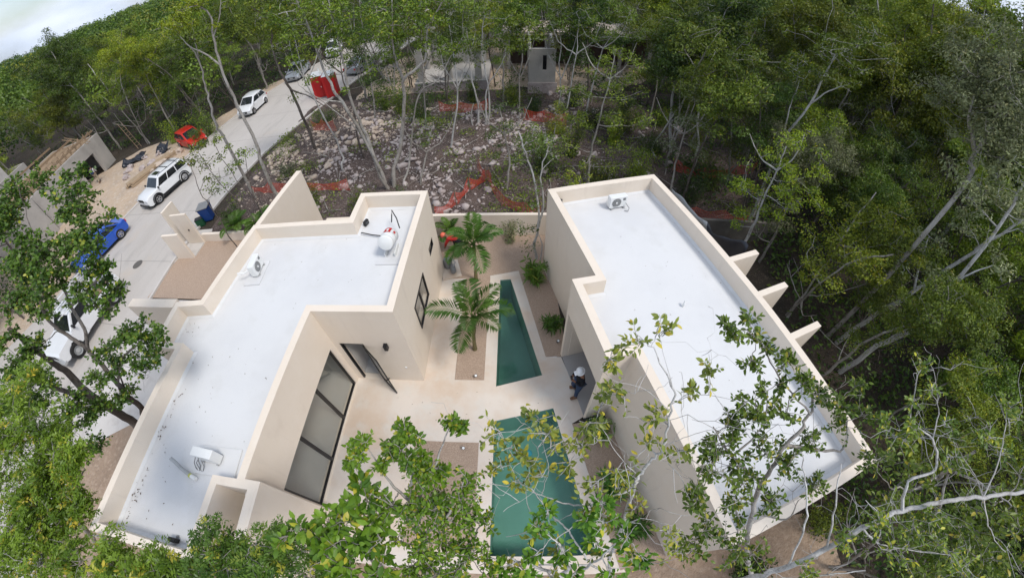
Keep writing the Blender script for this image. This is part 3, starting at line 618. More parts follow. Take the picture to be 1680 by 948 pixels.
# water heater
t = empty('water_heater', (-4.2, 8.55, 3.5), 0, 'white cylindrical water tank with red label and black pipes on the left roof', 'water heater')
slab((-4.15, 8.55, 3.5), 1.0, 1.1, 0, 'thin white plinth under the white water tank')
Mt = Matrix.Translation((0, .50, .62)) @ Matrix.Rotation(R_(72), 4, 'X')
b = MB(); b.lathe([(0, -.02), (.20, 0), (.31, .04), (.335, .08), (.335, .86), (.31, .90), (.2, .94), (0, .96)], Mt, 28); b.build('tank', M_white, t, smooth=True)
b = MB()
for z in (.12, .45, .80): b.lathe([(.3365, z-.012), (.341, z), (.3365, z+.012)], Mt, 28)
b.build('strap', M_lgrey, t)
def wrap(name, a0, a1, z0, z1, m, par, rr=.338):
    b = MB(); n = 8; bm = b.bm
    vs = [[bm.verts.new(Mt @ Vector((rr*math.cos(a), rr*math.sin(a), z))) for z in (z0, z1)] for a in np.linspace(a0, a1, n)]
    for u, v in zip(vs, vs[1:]): bm.faces.new((u[0], v[0], v[1], u[1]))
    return b.build(name, m, par, fix=False)
rl = wrap('red_label', R_(68), R_(118), .10, .50, M_red, t, .3445)
wrap('label_print', R_(85), R_(98), .20, .42, M_white, rl, .346); wrap('label_print', R_(98), R_(106), .22, .30, M_white, rl, .346)
rl2 = wrap('sticker', R_(28), R_(52), .18, .45, mat('sticker', (.62, .60, .58), .5), t, .3445); wrap('sticker_print', R_(32), R_(48), .24, .40, M_red, rl2, .346)
for x in (-.22, .22):
    k = MB(); k.box(x-.03, -.3, 0.045, x+.03, .35, .26); k.build('support', M_white, t)
t.scale = (.76, .76, .76)
pipe_obj('water_pipe', [(-4.30, 9.45, 4.05), (-4.38, 9.80, 4.05), (-4.45, 10.08, 4.05), (-4.20, 9.70, 4.0), (-4.02, 9.30, 3.9)], .02, M_blackp, 'black pipe bent into a triangle behind the white water tank', 'pipe')
pipe_obj('water_pipe', [(-5.55, 9.48, 3.60), (-5.1, 9.36, 3.58), (-4.45, 9.22, 3.60)], .02, M_blackp, 'straight black pipe from the parapet to the white water tank', 'pipe')
def floodlight(loc, rz, label):
    r = empty('roof_floodlight', loc, rz, label, 'floodlight', 'black roof floodlights')
    a = MB(); a.box(-.11, -.05, .02, .11, .05, .20); a.build('housing', M_blackp, r, bevel=.01)
    a = MB(); a.box(-.09, -.056, .04, .09, -.051, .18); a.build('lens', M_carglass, r)
    a = MB(); a.box(-.03, .02, 0, .03, .12, .03); a.build('bracket', M_grey, r)
floodlight((-5.50, 9.98, 3.52), R_(70), 'small black floodlight in the corner of the left roof near the black pipe')
floodlight((1.36, 10.72, 3.62), R_(60), 'small black floodlight at the back left corner of the right roof')
floodlight((-8.05, -.60, 3.52), R_(0), 'small black floodlight at the front edge of the left roof')
# fallen leaves and grit on the roofs and terrace
rg = random.Random(4); mb = MB()
def litter(x, y, z, s):
    a = rg.uniform(0, 6.3); c_, s_ = math.cos(a), math.sin(a); l = s*rg.uniform(.6, 1.3); w_ = l*rg.uniform(.25, .4)
    mb.quad(*[(x+c_*u-s_*v, y+s_*u+c_*v, z+h) for u, v, h in ((-l, 0, .004), (0, -w_, .012), (l, 0, .006), (0, w_, .018))])
for _ in range(95): litter(rg.uniform(-10.0, -6.4), rg.uniform(-.5, 4.8), 3.504, .028) if rg.random() < .55 else litter(rg.gauss(-9.9, .07), rg.uniform(-.5, 3.2), 3.52, .035)
for _ in range(25): litter(rg.uniform(-9.4, -3.8), rg.uniform(6, 9.3), 3.504, .02)
for _ in range(14): litter(-10.9+rg.uniform(-.2, .5), 5.4+rg.uniform(-.3, .2), 3.504, .03)
for _ in range(40): litter(rg.uniform(2.8, 6.8), rg.uniform(1.5, 10.4), 3.504, .02)
for _ in range(60): litter(rg.uniform(-5.6, 1.2), rg.uniform(-.2, 5.4), .012, .028)
mb.bm.faces.ensure_lookup_table()
kill = [f for f in mb.bm.faces if (-7.3 < f.calc_center_median().x < -5.6 and -1 < f.calc_center_median().y < 1.2) or (f.calc_center_median().z < 1 and ((-.95 < f.calc_center_median().x < 2.2 and .1 < f.calc_center_median().y < 4.9)))]
bmesh.ops.delete(mb.bm, geom=kill, context='FACES')
tag(mb.build('leaf_litter', mat('dry_leaves', (.16, .095, .05), .9, noise=(3, .5)), fix=False), 'dry brown leaves scattered over the white roofs and the terrace', 'fallen leaves', kind='stuff')

# garden spots
for (x, y, lb) in ((-1.61, 5.95, 'beside the palm bed at the terrace'), (1.30, 7.35, 'in the gravel by the porch of the right house'), (-1.85, 3.40, 'at the edge of the front gravel bed')):
    r = empty('garden_spotlight', (x, y, .012), .4, 'small black garden spotlight ' + lb, 'garden light', 'garden spotlights in the gravel beds')
    a = MB(); a.lathe([(0, 0), (.035, 0), (.04, .10), (.055, .12), (.055, .17), (.045, .175)], Matrix.Rotation(R_(20), 4, 'X'), 12); a.build('housing', M_blackp, r, smooth=True)
    a = MB(); a.lathe([(0, .172), (.044, .172)], Matrix.Rotation(R_(20), 4, 'X'), 12); a.build('lens', M_white, r, fix=False)
# pool pump and filter in the courtyard
r = empty('pool_pump', (-3.0, 10.95, .02), .3, 'grey pool pump with filter tank on a pale slab beside the left house', 'pool pump')
a = MB(); a.lathe([(0, 0), (.17, 0), (.19, .05), (.19, .38), (.15, .46), (0, .48)], Matrix.Translation((-.1, .2, .05)), 18); a.build('filter_tank', M_grey, r, smooth=True)
a = MB(); a.lathe([(0, 0), (.12, 0), (.12, .34), (.09, .38), (0, .38)], Matrix.Translation((.05, -.08, .2)) @ Matrix.Rotation(R_(90), 4, 'X') @ Matrix.Translation((0, 0, -.1)), 16); a.build('motor', M_grey, r, smooth=True)
a = MB(); a.tube([(-.1, .2, .5), (.1, .15, .56), (.2, 0, .4), (.1, -.1, .3)], .03, 8); a.build('pump_pipe', M_lgrey, r, smooth=True)
a = MB(); a.box(-.45, -.5, -.01, .35, .5, .05); a.build('slab', M_terrace, r)
# black and white paint bits by the porch wall
r = empty('tool_box', (2.25, 4.30, .02), .25, 'black and white box of tools on the gravel against the right house', 'tool box')
a = MB(); a.box(-.24, -.1, 0, .24, .1, .17); a.build('box', M_blackp, r, bevel=.015)
for x in (-.13, 0, .13): a = MB(); a.box(x-.035, -.104, .04, x+.035, -.101, .14); a.build('printed_mark', M_white, r)
a = MB(); a.tube([(-.1, 0, .17), (-.08, 0, .22), (.08, 0, .22), (.1, 0, .17)], .01, 6); a.build('handle', M_white, r)

# tarps on the east side
def cloth(name, m, label, cat, A, B, C_, D, nx=14, ny=10, amp=.05, seed=1, thick=.01):
    """sagging sheet between four corners"""
    rs = np.random.default_rng(seed); A, B, C_, D = map(np.array, (A, B, C_, D)); V = []
    ph = rs.uniform(0, 6, 6)
    for j in range(ny):
        v = j/(ny-1)
        for i_ in range(nx):
            u = i_/(nx-1); p = (A*(1-u)+B*u)*(1-v)+(D*(1-u)+C_*u)*v
            wv = amp*(math.sin(u*9+ph[0]+2*v)+.6*math.sin(v*11+ph[1]-3*u)+.5*math.sin(17*u+8*v+ph[2]))
            V.append(p+np.array([wv*.6, wv*.4, wv-.3*amp*math.sin(math.pi*u)*4]))
    c0 = np.mean(V, 0); V = np.array(V)-c0; ii = np.arange(nx*ny).reshape(ny, nx)
    F = np.stack([ii[:-1, :-1].ravel(), ii[:-1, 1:].ravel(), ii[1:, 1:].ravel(), ii[1:, :-1].ravel()], 1)
    o = link(name, npmesh(name, V, [F], smooth=True), m); o.location = c0
    s = o.modifiers.new('t', 'SOLIDIFY'); s.thickness = thick; return tag(o, label, cat)
cloth('black_tarp', M_tarp, 'crumpled black plastic tarp hung between the right house and its first wall fin', 'tarp', (6.25, 10.0, 3.6), (7.45, 8.30, 4.14), (7.3, 7.95, 2.4), (6.3, 9.2, 1.8), amp=.08, seed=3)
cloth('black_tarp', M_tarp, 'black plastic sheet tied to the top of the first wall fin', 'tarp', (6.45, 8.4, 4.16), (7.5, 8.25, 4.16), (7.6, 7.95, 3.2), (6.55, 8.15, 4.16), amp=.04, seed=8) if False else None
cloth('grey_sheet', M_greysheet, 'long grey plastic sheet leaning on the outer parapet of the right house', 'plastic sheet', (5.55, 11.2, 4.17), (6.15, 9.2, 4.17), (6.40, 9.25, 3.5), (5.85, 11.3, 2.6), nx=10, ny=5, amp=.03, seed=5)

# ------------------------------------------------------------------ vehicles
def car(label, loc, rz, paint, L_=4.4, W=1.78, H=1.65, wb=2.63, rw=.34, kind='suv', clad=None, group='parked cars along the street', cat='car'):
    """+x is forward"""
    r = empty('parked_car', loc, rz, label, cat, group)
    fo = L_/2-(L_-wb)/2*0.98; xf, xr = wb/2, -wb/2; hw = W/2; zb = .24
    P = dict(suv=dict(belt=.98, hood=.98, nose=.80, xa=-L_/2+.06, xb=-L_/2+.28, xc=.42, xd=1.02, tail=1.0, wt=.16),
             hatch=dict(belt=.88, hood=.86, nose=.62, xa=-L_/2+.06, xb=-L_/2+.62, xc=.18, xd=1.02, tail=.92, wt=.18),
             sedan=dict(belt=.86, hood=.80, nose=.58, xa=-L_/2+.42, xb=-.98, xc=.22, xd=1.12, tail=.94, wt=.22))[kind]
    belt, x0, x1 = P['belt'], -L_/2, L_/2
    prof = [(x0+.04, zb+.10), (x0+.16, zb)]
    def arch(cx):
        ra = rw+.07
        return [(cx+ra*math.cos(t)*-1, max(zb, rw+ra*math.sin(t))) for t in np.linspace(R_(-14), R_(194), 13)]
    prof += arch(xr)+arch(xf)+[(x1-.2, zb), (x1-.03, zb+.10), (x1, zb+.34), (x1-.03, P['nose']-.06), (x1-.14, P['nose']+.02), (x1-.30, P['nose']+.5*(P['hood']-P['nose'])+.04), (P['xd']+.06, P['hood']+.02), (P['xd']-.05, belt+.03), (P['xa']+.05, belt+.03), (x0+.06, P['tail']), (x0, P['tail']-.12), (x0-.01, zb+.4)]
    b = MB(); bm = b.bm; lay = []
    for y in (-hw, -hw*.6, 0, hw*.6, hw):
        lay.append([bm.verts.new((x, y, z)) for x, z in prof])
    n = len(prof)
    for A_, B_ in zip(lay, lay[1:]):
        for k in range(n): bm.faces.new((A_[k], A_[(k+1) % n], B_[(k+1) % n], B_[k]))
    for e_ in (lay[0], lay[-1]):
        f = bm.faces.new(e_); bmesh.ops.triangulate(bm, faces=[f])
    for v in bm.verts:
        v.co.y *= 1-.16*max(0, abs(v.co.x)/(L_/2)-.62)**1.3/.38**1.3*(.9)
        if v.co.z > .62: v.co.y *= 1-.10*(v.co.z-.62)
        if v.co.z < .45 and abs(v.co.y) > hw*.9: v.co.y *= .97
        if v.co.z > .5 and v.co.x > 0: v.co.z += .03*(1-abs(v.co.y)/hw)
        v.co.x *= 1-.035*(abs(v.co.y)/hw)**3*(abs(v.co.x) > L_/2-.35)
    ed = [e for e in bm.edges if abs(e.verts[0].co.y) > hw*.78 and abs(e.verts[1].co.y) > hw*.78 and e.is_manifold and e.calc_face_angle(0) > .9 and min(e.verts[0].co.z, e.verts[1].co.z) > .5]
    bmesh.ops.recalc_face_normals(bm, faces=bm.faces[:])
    try: bmesh.ops.bevel(bm, geom=ed, offset=.045, segments=3, profile=.5, affect='EDGES')
    except Exception: pass
    b.build('body', paint, r, smooth=True)
    # cabin
    wt = hw-P['wt']; wbm = hw*(1-.10*(belt-.62))-.035; zt = H
    cab = MB(); bm = cab.bm
    def ring(x, z, y, dz=0): return [bm.verts.new((x, -y, z)), bm.verts.new((x, -y*.5, z+dz)), bm.verts.new((x, 0, z+dz*1.3)), bm.verts.new((x, y*.5, z+dz)), bm.verts.new((x, y, z))]
    rings = [ring(P['xa'], belt, wbm), ring(P['xb'], zt-.05, wt, .02), ring((P['xb']+P['xc'])/2, zt-.01, wt+.01, .03), ring(P['xc'], zt-.05, wt, .02), ring(P['xd'], belt, wbm*.97)]
    for A_, B_ in zip(rings, rings[1:]):
        for k in range(4): bm.faces.new((A_[k], A_[k+1], B_[k+1], B_[k]))
    bm.faces.new([rg_[0] for rg_ in rings]); bm.faces.new([rg_[-1] for rg_ in rings][::-1])
    bmesh.ops.recalc_face_normals(bm, faces=bm.faces[:])
    ed = [e for e in bm.edges if e.is_manifold and e.calc_face_angle(0) > .35]
    bmesh.ops.bevel(bm, geom=ed, offset=.05, segments=3, profile=.5, affect='EDGES')
    cb = cab.build('cabin', paint, r, smooth=True)
    # glass
    def sidept(s, x, t, off=.012): return (x, s*((wbm*(1-t)+wt*t)+off), belt+(zt-.05-belt)*t)
    def xl(t): return P['xa']+(P['xb']-P['xa'])*t, P['xd']+(P['xc']-P['xd'])*t
    nwin = {'suv': 3, 'hatch': 2, 'sedan': 2}[kind]
    for s in (-1, 1):
        t0, t1 = .14, .86
        la, ra_ = xl(t0); lb_, rb = xl(t1)
        la += .12; lb_ += .10; ra_ -= .16; rb -= .10
        cuts = [k/nwin for k in range(nwin+1)]
        for u, v in zip(cuts, cuts[1:]):
            g_ = MB(); gap = .035
            a0 = la+(ra_-la)*u+gap*(u > 0); a1 = la+(ra_-la)*v-gap*(v < 1); b0 = lb_+(rb-lb_)*u+gap*(u > 0); b1 = lb_+(rb-lb_)*v-gap*(v < 1)
            g_.quad(sidept(s, a0, t0), sidept(s, a1, t0), sidept(s, b1, t1), sidept(s, b0, t1)); g_.build('side_window', M_carglass, r)
    def frontpt(u, t, front=True, off=.014):
        xa_, xb_ = (P['xd'], P['xc']) if front else (P['xa'], P['xb']); x = xa_+(xb_-xa_)*t; yy = (wbm*(1-t)+wt*t)*u
        z = belt+(zt-.05-belt)*t; nx_ = (zt-belt); nz_ = abs(xa_-xb_); l = math.hypot(nx_, nz_); sg = 1 if front else -1
        return (x+sg*off*nx_/l, yy, z+off*nz_/l+.018*(1-abs(u))*t)
    for nm, fr_ in (('windscreen', True), ('rear_window', False)):
        g_ = MB()
        us = (-.84, -.4, 0, .4, .84)
        for u, v in zip(us, us[1:]): g_.quad(frontpt(u, .1, fr_), frontpt(v, .1, fr_), frontpt(v, .9, fr_), frontpt(u, .9, fr_))
        g_.build(nm, M_carglass, r)
    for k, (cx, s) in enumerate(((xf, 1), (xf, -1), (xr, 1), (xr, -1))):
        Mw = Matrix.Translation((cx, s*(hw-.10), rw)) @ Matrix.Rotation(R_(90*-s), 4, 'X')
        wy = MB(); wy.lathe([(rw*.62, -.11), (rw*.9, -.11), (rw, -.07), (rw, .07), (rw*.93, .105), (rw*.64, .105), (rw*.62, .06), (rw*.62, -.11)], Mw, 26); wo_ = wy.build('wheel', M_tyre, r, smooth=True)
        rm = MB()
        rm.lathe([(rw*.52, .088), (rw*.64, .105), (rw*.64, .06), (rw*.55, .05)], Mw, 24); rm.lathe([(0, .095), (rw*.15, .095), (rw*.16, .06)], Mw, 12)
        for q in range(5):
            a = q*2*math.pi/5; rm.bar(Mw @ Vector((0, 0, .075)), Mw @ Vector((rw*.6*math.cos(a), rw*.6*math.sin(a), .09)), rw*.17, .03, up=Mw.to_3x3() @ Vector((-math.sin(a), math.cos(a), 0)) if False else Mw.to_3x3() @ Vector((0, 0, 1)))
        rm.build('rim', M_rim, wo_)
        dk = MB(); dk.lathe([(0, .03), (rw*.62, .03)], Mw, 16); dk.build('brake_disc', M_blackp, wo_)
    uc = MB(); uc.box(x0+.25, -hw*.86, .18, x1-.25, hw*.86, .52); uc.build('underbody', M_blackp, r)
    for s in (-1, 1):
        h_ = MB(); z = P['nose']-.12 if kind != 'suv' else .78
        if kind == 'suv': h_.lathe([(0, .03), (.085, .02), (.095, 0)], Matrix.Translation((x1-.035, s*(hw*.68), .76)) @ Matrix.Rotation(R_(90), 4, 'Y'), 14)
        else: h_.box(-.10, -.15, -.05, .05, .15, .05, Matrix.Translation((x1-.10, s*hw*.70, z+.04)) @ Matrix.Rotation(R_(-16*s), 4, 'Z'))
        h_.build('headlight', mat('lamp_lens', (.55, .57, .60), .12), r, bevel=.0 if kind == 'suv' else .02)
        t_ = MB(); t_.box(-.03, -.09, -.10, .03, .09, .10, Matrix.Translation((x0+.03, s*hw*.78, P['tail']-.18))); t_.build('tail_light', M_red, r, bevel=.015)
        m_ = MB(); m_.box(-.05, -.09, -.06, .05, .09, .06, Matrix.Translation((P['xd']-.12, s*(wbm+.13), belt+.10))); m_.build('wing_mirror', paint if kind != 'suv' else M_blackp, r, bevel=.02)
    g_ = MB()
    if kind == 'suv':
        for q in range(7): g_.box(x1-.03, -.30+q*.10-.028, .66, x1+.012, -.30+q*.10+.028, .86)
    else: g_.box(x1-.06, -.42, zb+.16, x1+.012, .42, zb+.33)
    g_.build('grille', M_blackp, r)
    pt = MB(); pt.box(x1+.005, -.2, .42, x1+.022, .2, .52); pt.build('number_plate', M_lgrey, r)
    bp_ = MB(); bp_.box(x1-.16, -hw*.74, .24, x1+.02, hw*.74, .40 if kind == 'suv' else .32); bp_.build('bumper_grille', M_blackp if clad else M_grey, r, bevel=.03)
    if clad:
        for s in (-1, 1): c_ = MB(); c_.box(xr+rw+.08, s*hw-.03, .24, xf-rw-.08, s*hw+.015, .42); c_.build('sill_cladding', M_blackp, r, bevel=.01)
        for cx in (xf, xr):
            for s in (-1, 1):
                a = MB(); ra = rw+.085; a.tube([(cx+ra*math.cos(t), s*(hw-.005), rw+ra*math.sin(t)) for t in np.linspace(R_(-5), R_(185), 12)], .035, 6); a.build('wheel_arch_trim', M_blackp, r)
        for s in (-1, 1):
            a = MB(); a.tube([(P['xb']+.1, s*(wt-.10), zt-.02), (P['xb']+.18, s*(wt-.10), zt+.05), (P['xc']-.18, s*(wt-.10), zt+.05), (P['xc']-.1, s*(wt-.10), zt-.02)], .02, 6); a.build('roof_rail', M_blackp, r)
        for x in (P['xb']+.45, P['xb']+1.25):
            a = MB(); a.bar((x, -(wt-.10), zt+.06), (x, wt-.10, zt+.06), .05, .025); a.build('roof_bar', M_blackp, r)
        a = MB(); a.box(P['xc']-.55, -.34, zt-.012, P['xc']-.15, .34, zt+.016); a.build('sunroof', M_carglass, r)
    return r
P_white = mat('white_car_paint', (.74, .75, .76), .25, coat=.6, spec=.5, noise=(1.5, .05))
P_blue = mat('blue_car_paint', (.010, .085, .48), .25, metal=.25, coat=.8, spec=.5)
P_silver = mat('silver_car_paint', (.36, .39, .43), .3, metal=.4, coat=.6)
P_red = mat('red_car_paint', (.52, .022, .012), .3, coat=.5)
hd_ = lambda dx, dy: math.atan2(dy, dx)
car('white boxy off-road car with black sills parked on the concrete street', (-26.1, 19.5, .01), hd_(-.25, -1), P_white, 4.4, 1.8, 1.66, 2.63, .36, 'suv', True)
car('bright blue sedan parked behind the leafy tree, in front of the white utility truck', (-27.75, 13.35, .01), hd_(-.20, -1), P_blue, 4.6, 1.82, 1.44, 2.72, .35, 'sedan')
car('small white hatchback parked alone further up the street', (-25.35, 32.3, .01), hd_(.02, -1), P_white, 3.7, 1.66, 1.50, 2.36, .30, 'hatch')
car('silver sedan with dark windscreen parked under the trees up the street', (-24.3, 40.6, .01), hd_(.12, -1), P_silver, 4.6, 1.78, 1.45, 2.7, .33, 'sedan')
car('white car half hidden by leaves behind the silver sedan', (-22.6, 47.5, .01), hd_(.25, -1), P_white, 4.5, 1.78, 1.75, 2.7, .35, 'suv')
car('pale sedan just showing behind the red portable toilets', (-16.2, 39.5, .01), hd_(.30, 1), P_silver, 4.5, 1.78, 1.45, 2.7, .33, 'sedan')
car('red hatchback half hidden by bushes at the edge of the street', (-29.0, 26.8, .01), hd_(.9, -.42), P_red, 3.8, 1.7, 1.5, 2.45, .31, 'hatch')

def utility_truck(loc, rz):
    r = empty('utility_truck', loc, rz, 'white utility pickup with a ladder rack over its bed, nearest vehicle under the left tree', 'pickup truck', 'parked cars along the street')
    P = P_white; hw = .92
    b = MB(); bm = b.bm
    prof = [(.45, .45), (1.12, .45)] + [(1.62-.50*math.cos(t), max(.45, .42+.50*math.sin(t))) for t in np.linspace(R_(4), R_(176), 10)] + [(2.2, .45), (2.42, .52), (2.44, .95), (2.30, 1.10), (1.15, 1.20), (.45, 1.22)]
    lay = [[bm.verts.new((x, y*(1-.06*max(0, x-1.2)), z)) for x, z in prof] for y in (-hw, -hw*.5, 0, hw*.5, hw)]
    n = len(prof)
    for A_, B_ in zip(lay, lay[1:]):
        for k in range(n): bm.faces.new((A_[k], A_[(k+1) % n], B_[(k+1) % n], B_[k]))
    for e_ in (lay[0], lay[-1]): f = bm.faces.new(e_); bmesh.ops.triangulate(bm, faces=[f])
    b.build('hood', P, r, bevel=.03)
    c_ = MB(); bm = c_.bm
    rs_ = [[bm.verts.new((x, s*y, z)) for s in (-1, 1)] for x, y, z in ((-.75, .90, .45), (-.75, .90, 1.22), (-.72, .76, 1.86), (.42, .76, 1.88), (1.12, .88, 1.22), (.45, .90, 1.2), (.45, .9, .45))]
    for A_, B_ in zip(rs_, rs_[1:]): bm.faces.new((A_[0], A_[1], B_[1], B_[0]))
    bm.faces.new((rs_[-1][0], rs_[-1][1], rs_[0][1], rs_[0][0]))
    for s in (0, 1): f = bm.faces.new([q[s] for q in rs_]); bmesh.ops.triangulate(bm, faces=[f])
    c_.build('cab', P, r, bevel=.035)
    g_ = MB(); g_.quad((1.09, -.76, 1.27), (1.09, .76, 1.27), (.50, .66, 1.83), (.50, -.66, 1.83)); g_.build('windscreen', M_carglass, r)
    for s in (-1, 1):
        g_ = MB(); g_.quad((-.55, s*.895, 1.28), (.88, s*.895, 1.28), (.36, s*.80, 1.78), (-.55, s*.795, 1.80)); g_.build('side_window', M_carglass, r)
        m_ = MB(); m_.box(.80, s*1.0-.10, 1.28, .90, s*1.0+.10, 1.48); m_.build('wing_mirror', M_blackp, r, bevel=.02)
        h_ = MB(); h_.box(2.36, s*.66-.14, .80, 2.455, s*.66+.14, .98); h_.build('headlight', MATS['lamp_lens'], r, bevel=.02)
    g_ = MB(); g_.box(2.38, -.45, .74, 2.46, .45, .96); g_.build('grille', M_blackp, r)
    g_ = MB(); g_.box(2.36, -.9, .45, 2.56, .9, .62); g_.build('bumper', M_lgrey, r, bevel=.03)
    bd = MB(); bd.box(-2.75, -.95, .62, -.80, .95, .74)
    for s in (-1, 1): bd.box(-2.75, s*.95-.04, .74, -.80, s*.95+.04, 1.16)
    bd.box(-.88, -.91, .74, -.80, .91, 1.16); bd.box(-2.75, -.91, .74, -2.67, .91, 1.16)
    bd.build('cargo_bed', P, r)
    rk = MB()
    for x in (-2.65, -1.75, -.9):
        for s in (-1, 1): rk.bar((x, s*.93, 1.16), (x, s*.93, 2.0), .05, .05)
        rk.bar((x, -.95, 2.02), (x, .95, 2.02), .05, .05)
    for s in (-1, 1): rk.bar((-2.75, s*.93, 2.03), (1.0, s*.80, 2.08), .05, .05)
    rk.build('ladder_rack', P, r)
    for k, y in enumerate((-.35, 0, .3)):
        q = MB(); q.tube([(-2.9, y, 2.10+.03*k), (.4, y+.08, 2.12)], .035, 8); q.build('conduit', M_lgrey, r)
    for (x0_, y0_, x1_, y1_, h_, m_) in ((-2.5, -.7, -1.9, -.1, .35, M_grey), (-1.7, -.6, -1.0, .1, .3, M_lgrey), (-2.4, .1, -1.4, .75, .45, M_wood), (-1.25, .25, -.95, .7, .4, M_blue)):
        q = MB(); q.box(x0_, y0_, .742, x1_, y1_, .74+h_); q.build('cargo', m_, r, bevel=.03)
    for cx in (1.62, -1.75):
        for s in (-1, 1):
            rw = .42; Mw = Matrix.Translation((cx, s*(hw-.06), rw)) @ Matrix.Rotation(R_(90*-s), 4, 'X')
            wy = MB(); wy.lathe([(rw*.58, -.13), (rw*.92, -.13), (rw, -.09), (rw, .09), (rw*.93, .13), (rw*.60, .13), (rw*.58, .06)], Mw, 28); wo_ = wy.build('wheel', M_tyre, r, smooth=True)
            rm = MB(); rm.lathe([(rw*.60, .12), (rw*.54, .05), (rw*.34, .04), (rw*.30, .10), (rw*.12, .11), (0, .11)], Mw, 24); rm.build('rim', M_lgrey, wo_, smooth=True)
    ax_ = MB(); ax_.box(-2.6, -.40, .40, 2.2, .40, .62); ax_.build('chassis', M_blackp, r)
    return r
utility_truck((-22.95, 7.35, .01), hd_(-.02, -1))

# ------------------------------------------------------------------ street things
r = empty('blue_bin', (-19.0, 15.6, .0), .35, 'blue wheeled rubbish bin with grey lid at the kerb', 'bin')
a = MB(); bm = a.bm
lo = [bm.verts.new((x, y, .06)) for x, y in ((-.26, -.3), (.26, -.3), (.26, .3), (-.26, .3))]; hi = [bm.verts.new((x, y, 1.0)) for x, y in ((-.36, -.40), (.36, -.40), (.36, .40), (-.36, .40))]
bm.faces.new(lo[::-1]); bm.faces.new(hi)
for k in range(4): bm.faces.new((lo[k], lo[(k+1) % 4], hi[(k+1) % 4], hi[k]))
a.build('body', M_blue, r, bevel=.03)
a = MB(); a.prism([(-.40, -.44), (.40, -.44), (.40, .44), (-.40, .44)], 1.0, 1.06); a.build('lid', M_grey, r, bevel=.025)
a = MB(); a.tube([(-.3, .46, .98), (.3, .46, .98)], .02, 8); a.build('handle', M_grey, r)
for s in (-1, 1): a = MB(); a.lathe([(0, -.03), (.1, -.03), (.1, .03), (0, .03)], Matrix.Translation((s*.27, .33, .1)) @ Matrix.Rotation(R_(90), 4, 'Y'), 14); a.build('wheel', M_tyre, r)
r2 = empty('green_crate', (-19.35, 15.05, .0), .5, 'small dark green box standing against the blue bin', 'box')
a = MB(); a.box(-.25, -.18, 0, .25, .18, .5); a.build('body', mat('green_box', (.01, .07, .03), .5), r2, bevel=.02)
a = MB(); a.box(-.26, -.19, .502, .26, .19, .53); a.build('lid', M_blackp, r2, bevel=.01)
def toilet(loc, rz, label):
    r = empty('portable_toilet', loc, rz, label, 'portable toilet', 'red portable toilets at the street corner')
    a = MB(); a.box(-.55, -.55, .08, .55, .55, 2.05); a.build('cabin', M_red, r, bevel=.03)
    a = MB(); bm = a.bm; lo = [bm.verts.new((x, y, 2.05)) for x, y in ((-.58, -.58), (.58, -.58), (.58, .58), (-.58, .58))]; hi = [bm.verts.new((x, y, 2.30)) for x, y in ((-.38, -.38), (.38, -.38), (.38, .38), (-.38, .38))]
    bm.faces.new(lo[::-1]); bm.faces.new(hi)
    for k in range(4): bm.faces.new((lo[k], lo[(k+1) % 4], hi[(k+1) % 4], hi[k]))
    a.build('roof', M_white, r, bevel=.03)
    a = MB(); a.box(-.36, -.575, .15, .36, -.552, 1.95); d_ = a.build('door', mat('dark_red', (.42, .015, .015), .5), r, bevel=.005)
    a = MB(); a.box(.24, -.60, 1.0, .30, -.577, 1.12); a.build('latch', M_white, d_)
    a = MB(); a.box(-.56, -.56, 0, .56, .56, .08); a.build('skid', M_grey, r)
    a = MB(); a.tube([(.3, .3, 2.2), (.3, .3, 2.55)], .05, 8); a.build('vent', M_white, r)
toilet((-18.1, 32.9, 0), R_(18), 'red portable toilet with white roof, nearer the street of the pair')
toilet((-16.75, 32.6, 0), R_(12), 'red portable toilet with white roof, right one of the pair partly behind a trunk')

# orange safety netting: posts and sagging mesh
def net(pts, label, h=.95, seed=1):
    c0 = np.array(pts[0]); rs = random.Random(seed); P = [Vector((p[0]-c0[0], p[1]-c0[1], (clear_h(p[0], p[1]) if clearing_inside(p[0], p[1]) else 0))) for p in pts]
    r = empty('orange_safety_net', (c0[0], c0[1], 0), 0, label, 'safety net', 'orange safety nets strung round the rubble clearing')
    mb = MB()
    for p, q in zip(P, P[1:]):
        L_ = (q-p).length; n = max(2, int(L_/.095)); m = 8; d = (q-p).normalized(); nn = Vector((-d.y, d.x, 0)); ph = rs.uniform(0, 6)
        def pt(i_, j): 
            u = i_/n; sag = .30*math.sin(math.pi*u)*rs_s; v = j/m; wv = .10*math.sin(u*L_*2.2+ph)+.05*math.sin(u*L_*6+ph+v*3)
            return p.lerp(q, u)+nn*wv*(1-abs(v-.5))+Vector((0, 0, .05+(h-sag)*v*.9))
        rs_s = rs.uniform(.6, 1.5)
        for j in range(m+1):
            for i_ in range(n):
                a, b = pt(i_, j), pt(i_+1, j); t_ = Vector((0, 0, .019+.014*(j in (0, m)))); mb.quad(a, b, b+t_, a+t_)
        for i_ in range(n+1):
            for j in range(m):
                a, b = pt(i_, j), pt(i_, j+1); t_ = d*.018; mb.quad(a, b, b+t_, a+t_)
    mb.build('netting', M_mesh, r, fix=False)
    for p in P:
        k = MB(); k.tube([p+Vector((0, 0, -.1)), p+Vector((.03, 0, h+.15))], .018, 6); k.build('post', M_wood, r)
net([(-15.4, 25.0), (-14.2, 24.6), (-12.8, 23.6)], 'orange net at the kerb between the street and the big multi-stem tree', seed=1)
net([(-16.4, 17.2), (-14.6, 16.9), (-12.6, 17.0), (-9.6, 17.0)], 'orange net behind the tall boundary wall of the left house', .8, seed=2)
net([(-5.8, 26.0), (-4.3, 26.1), (-2.2, 26.0)], 'orange net beside the grey foundations, middle of the back row', .9, 3)
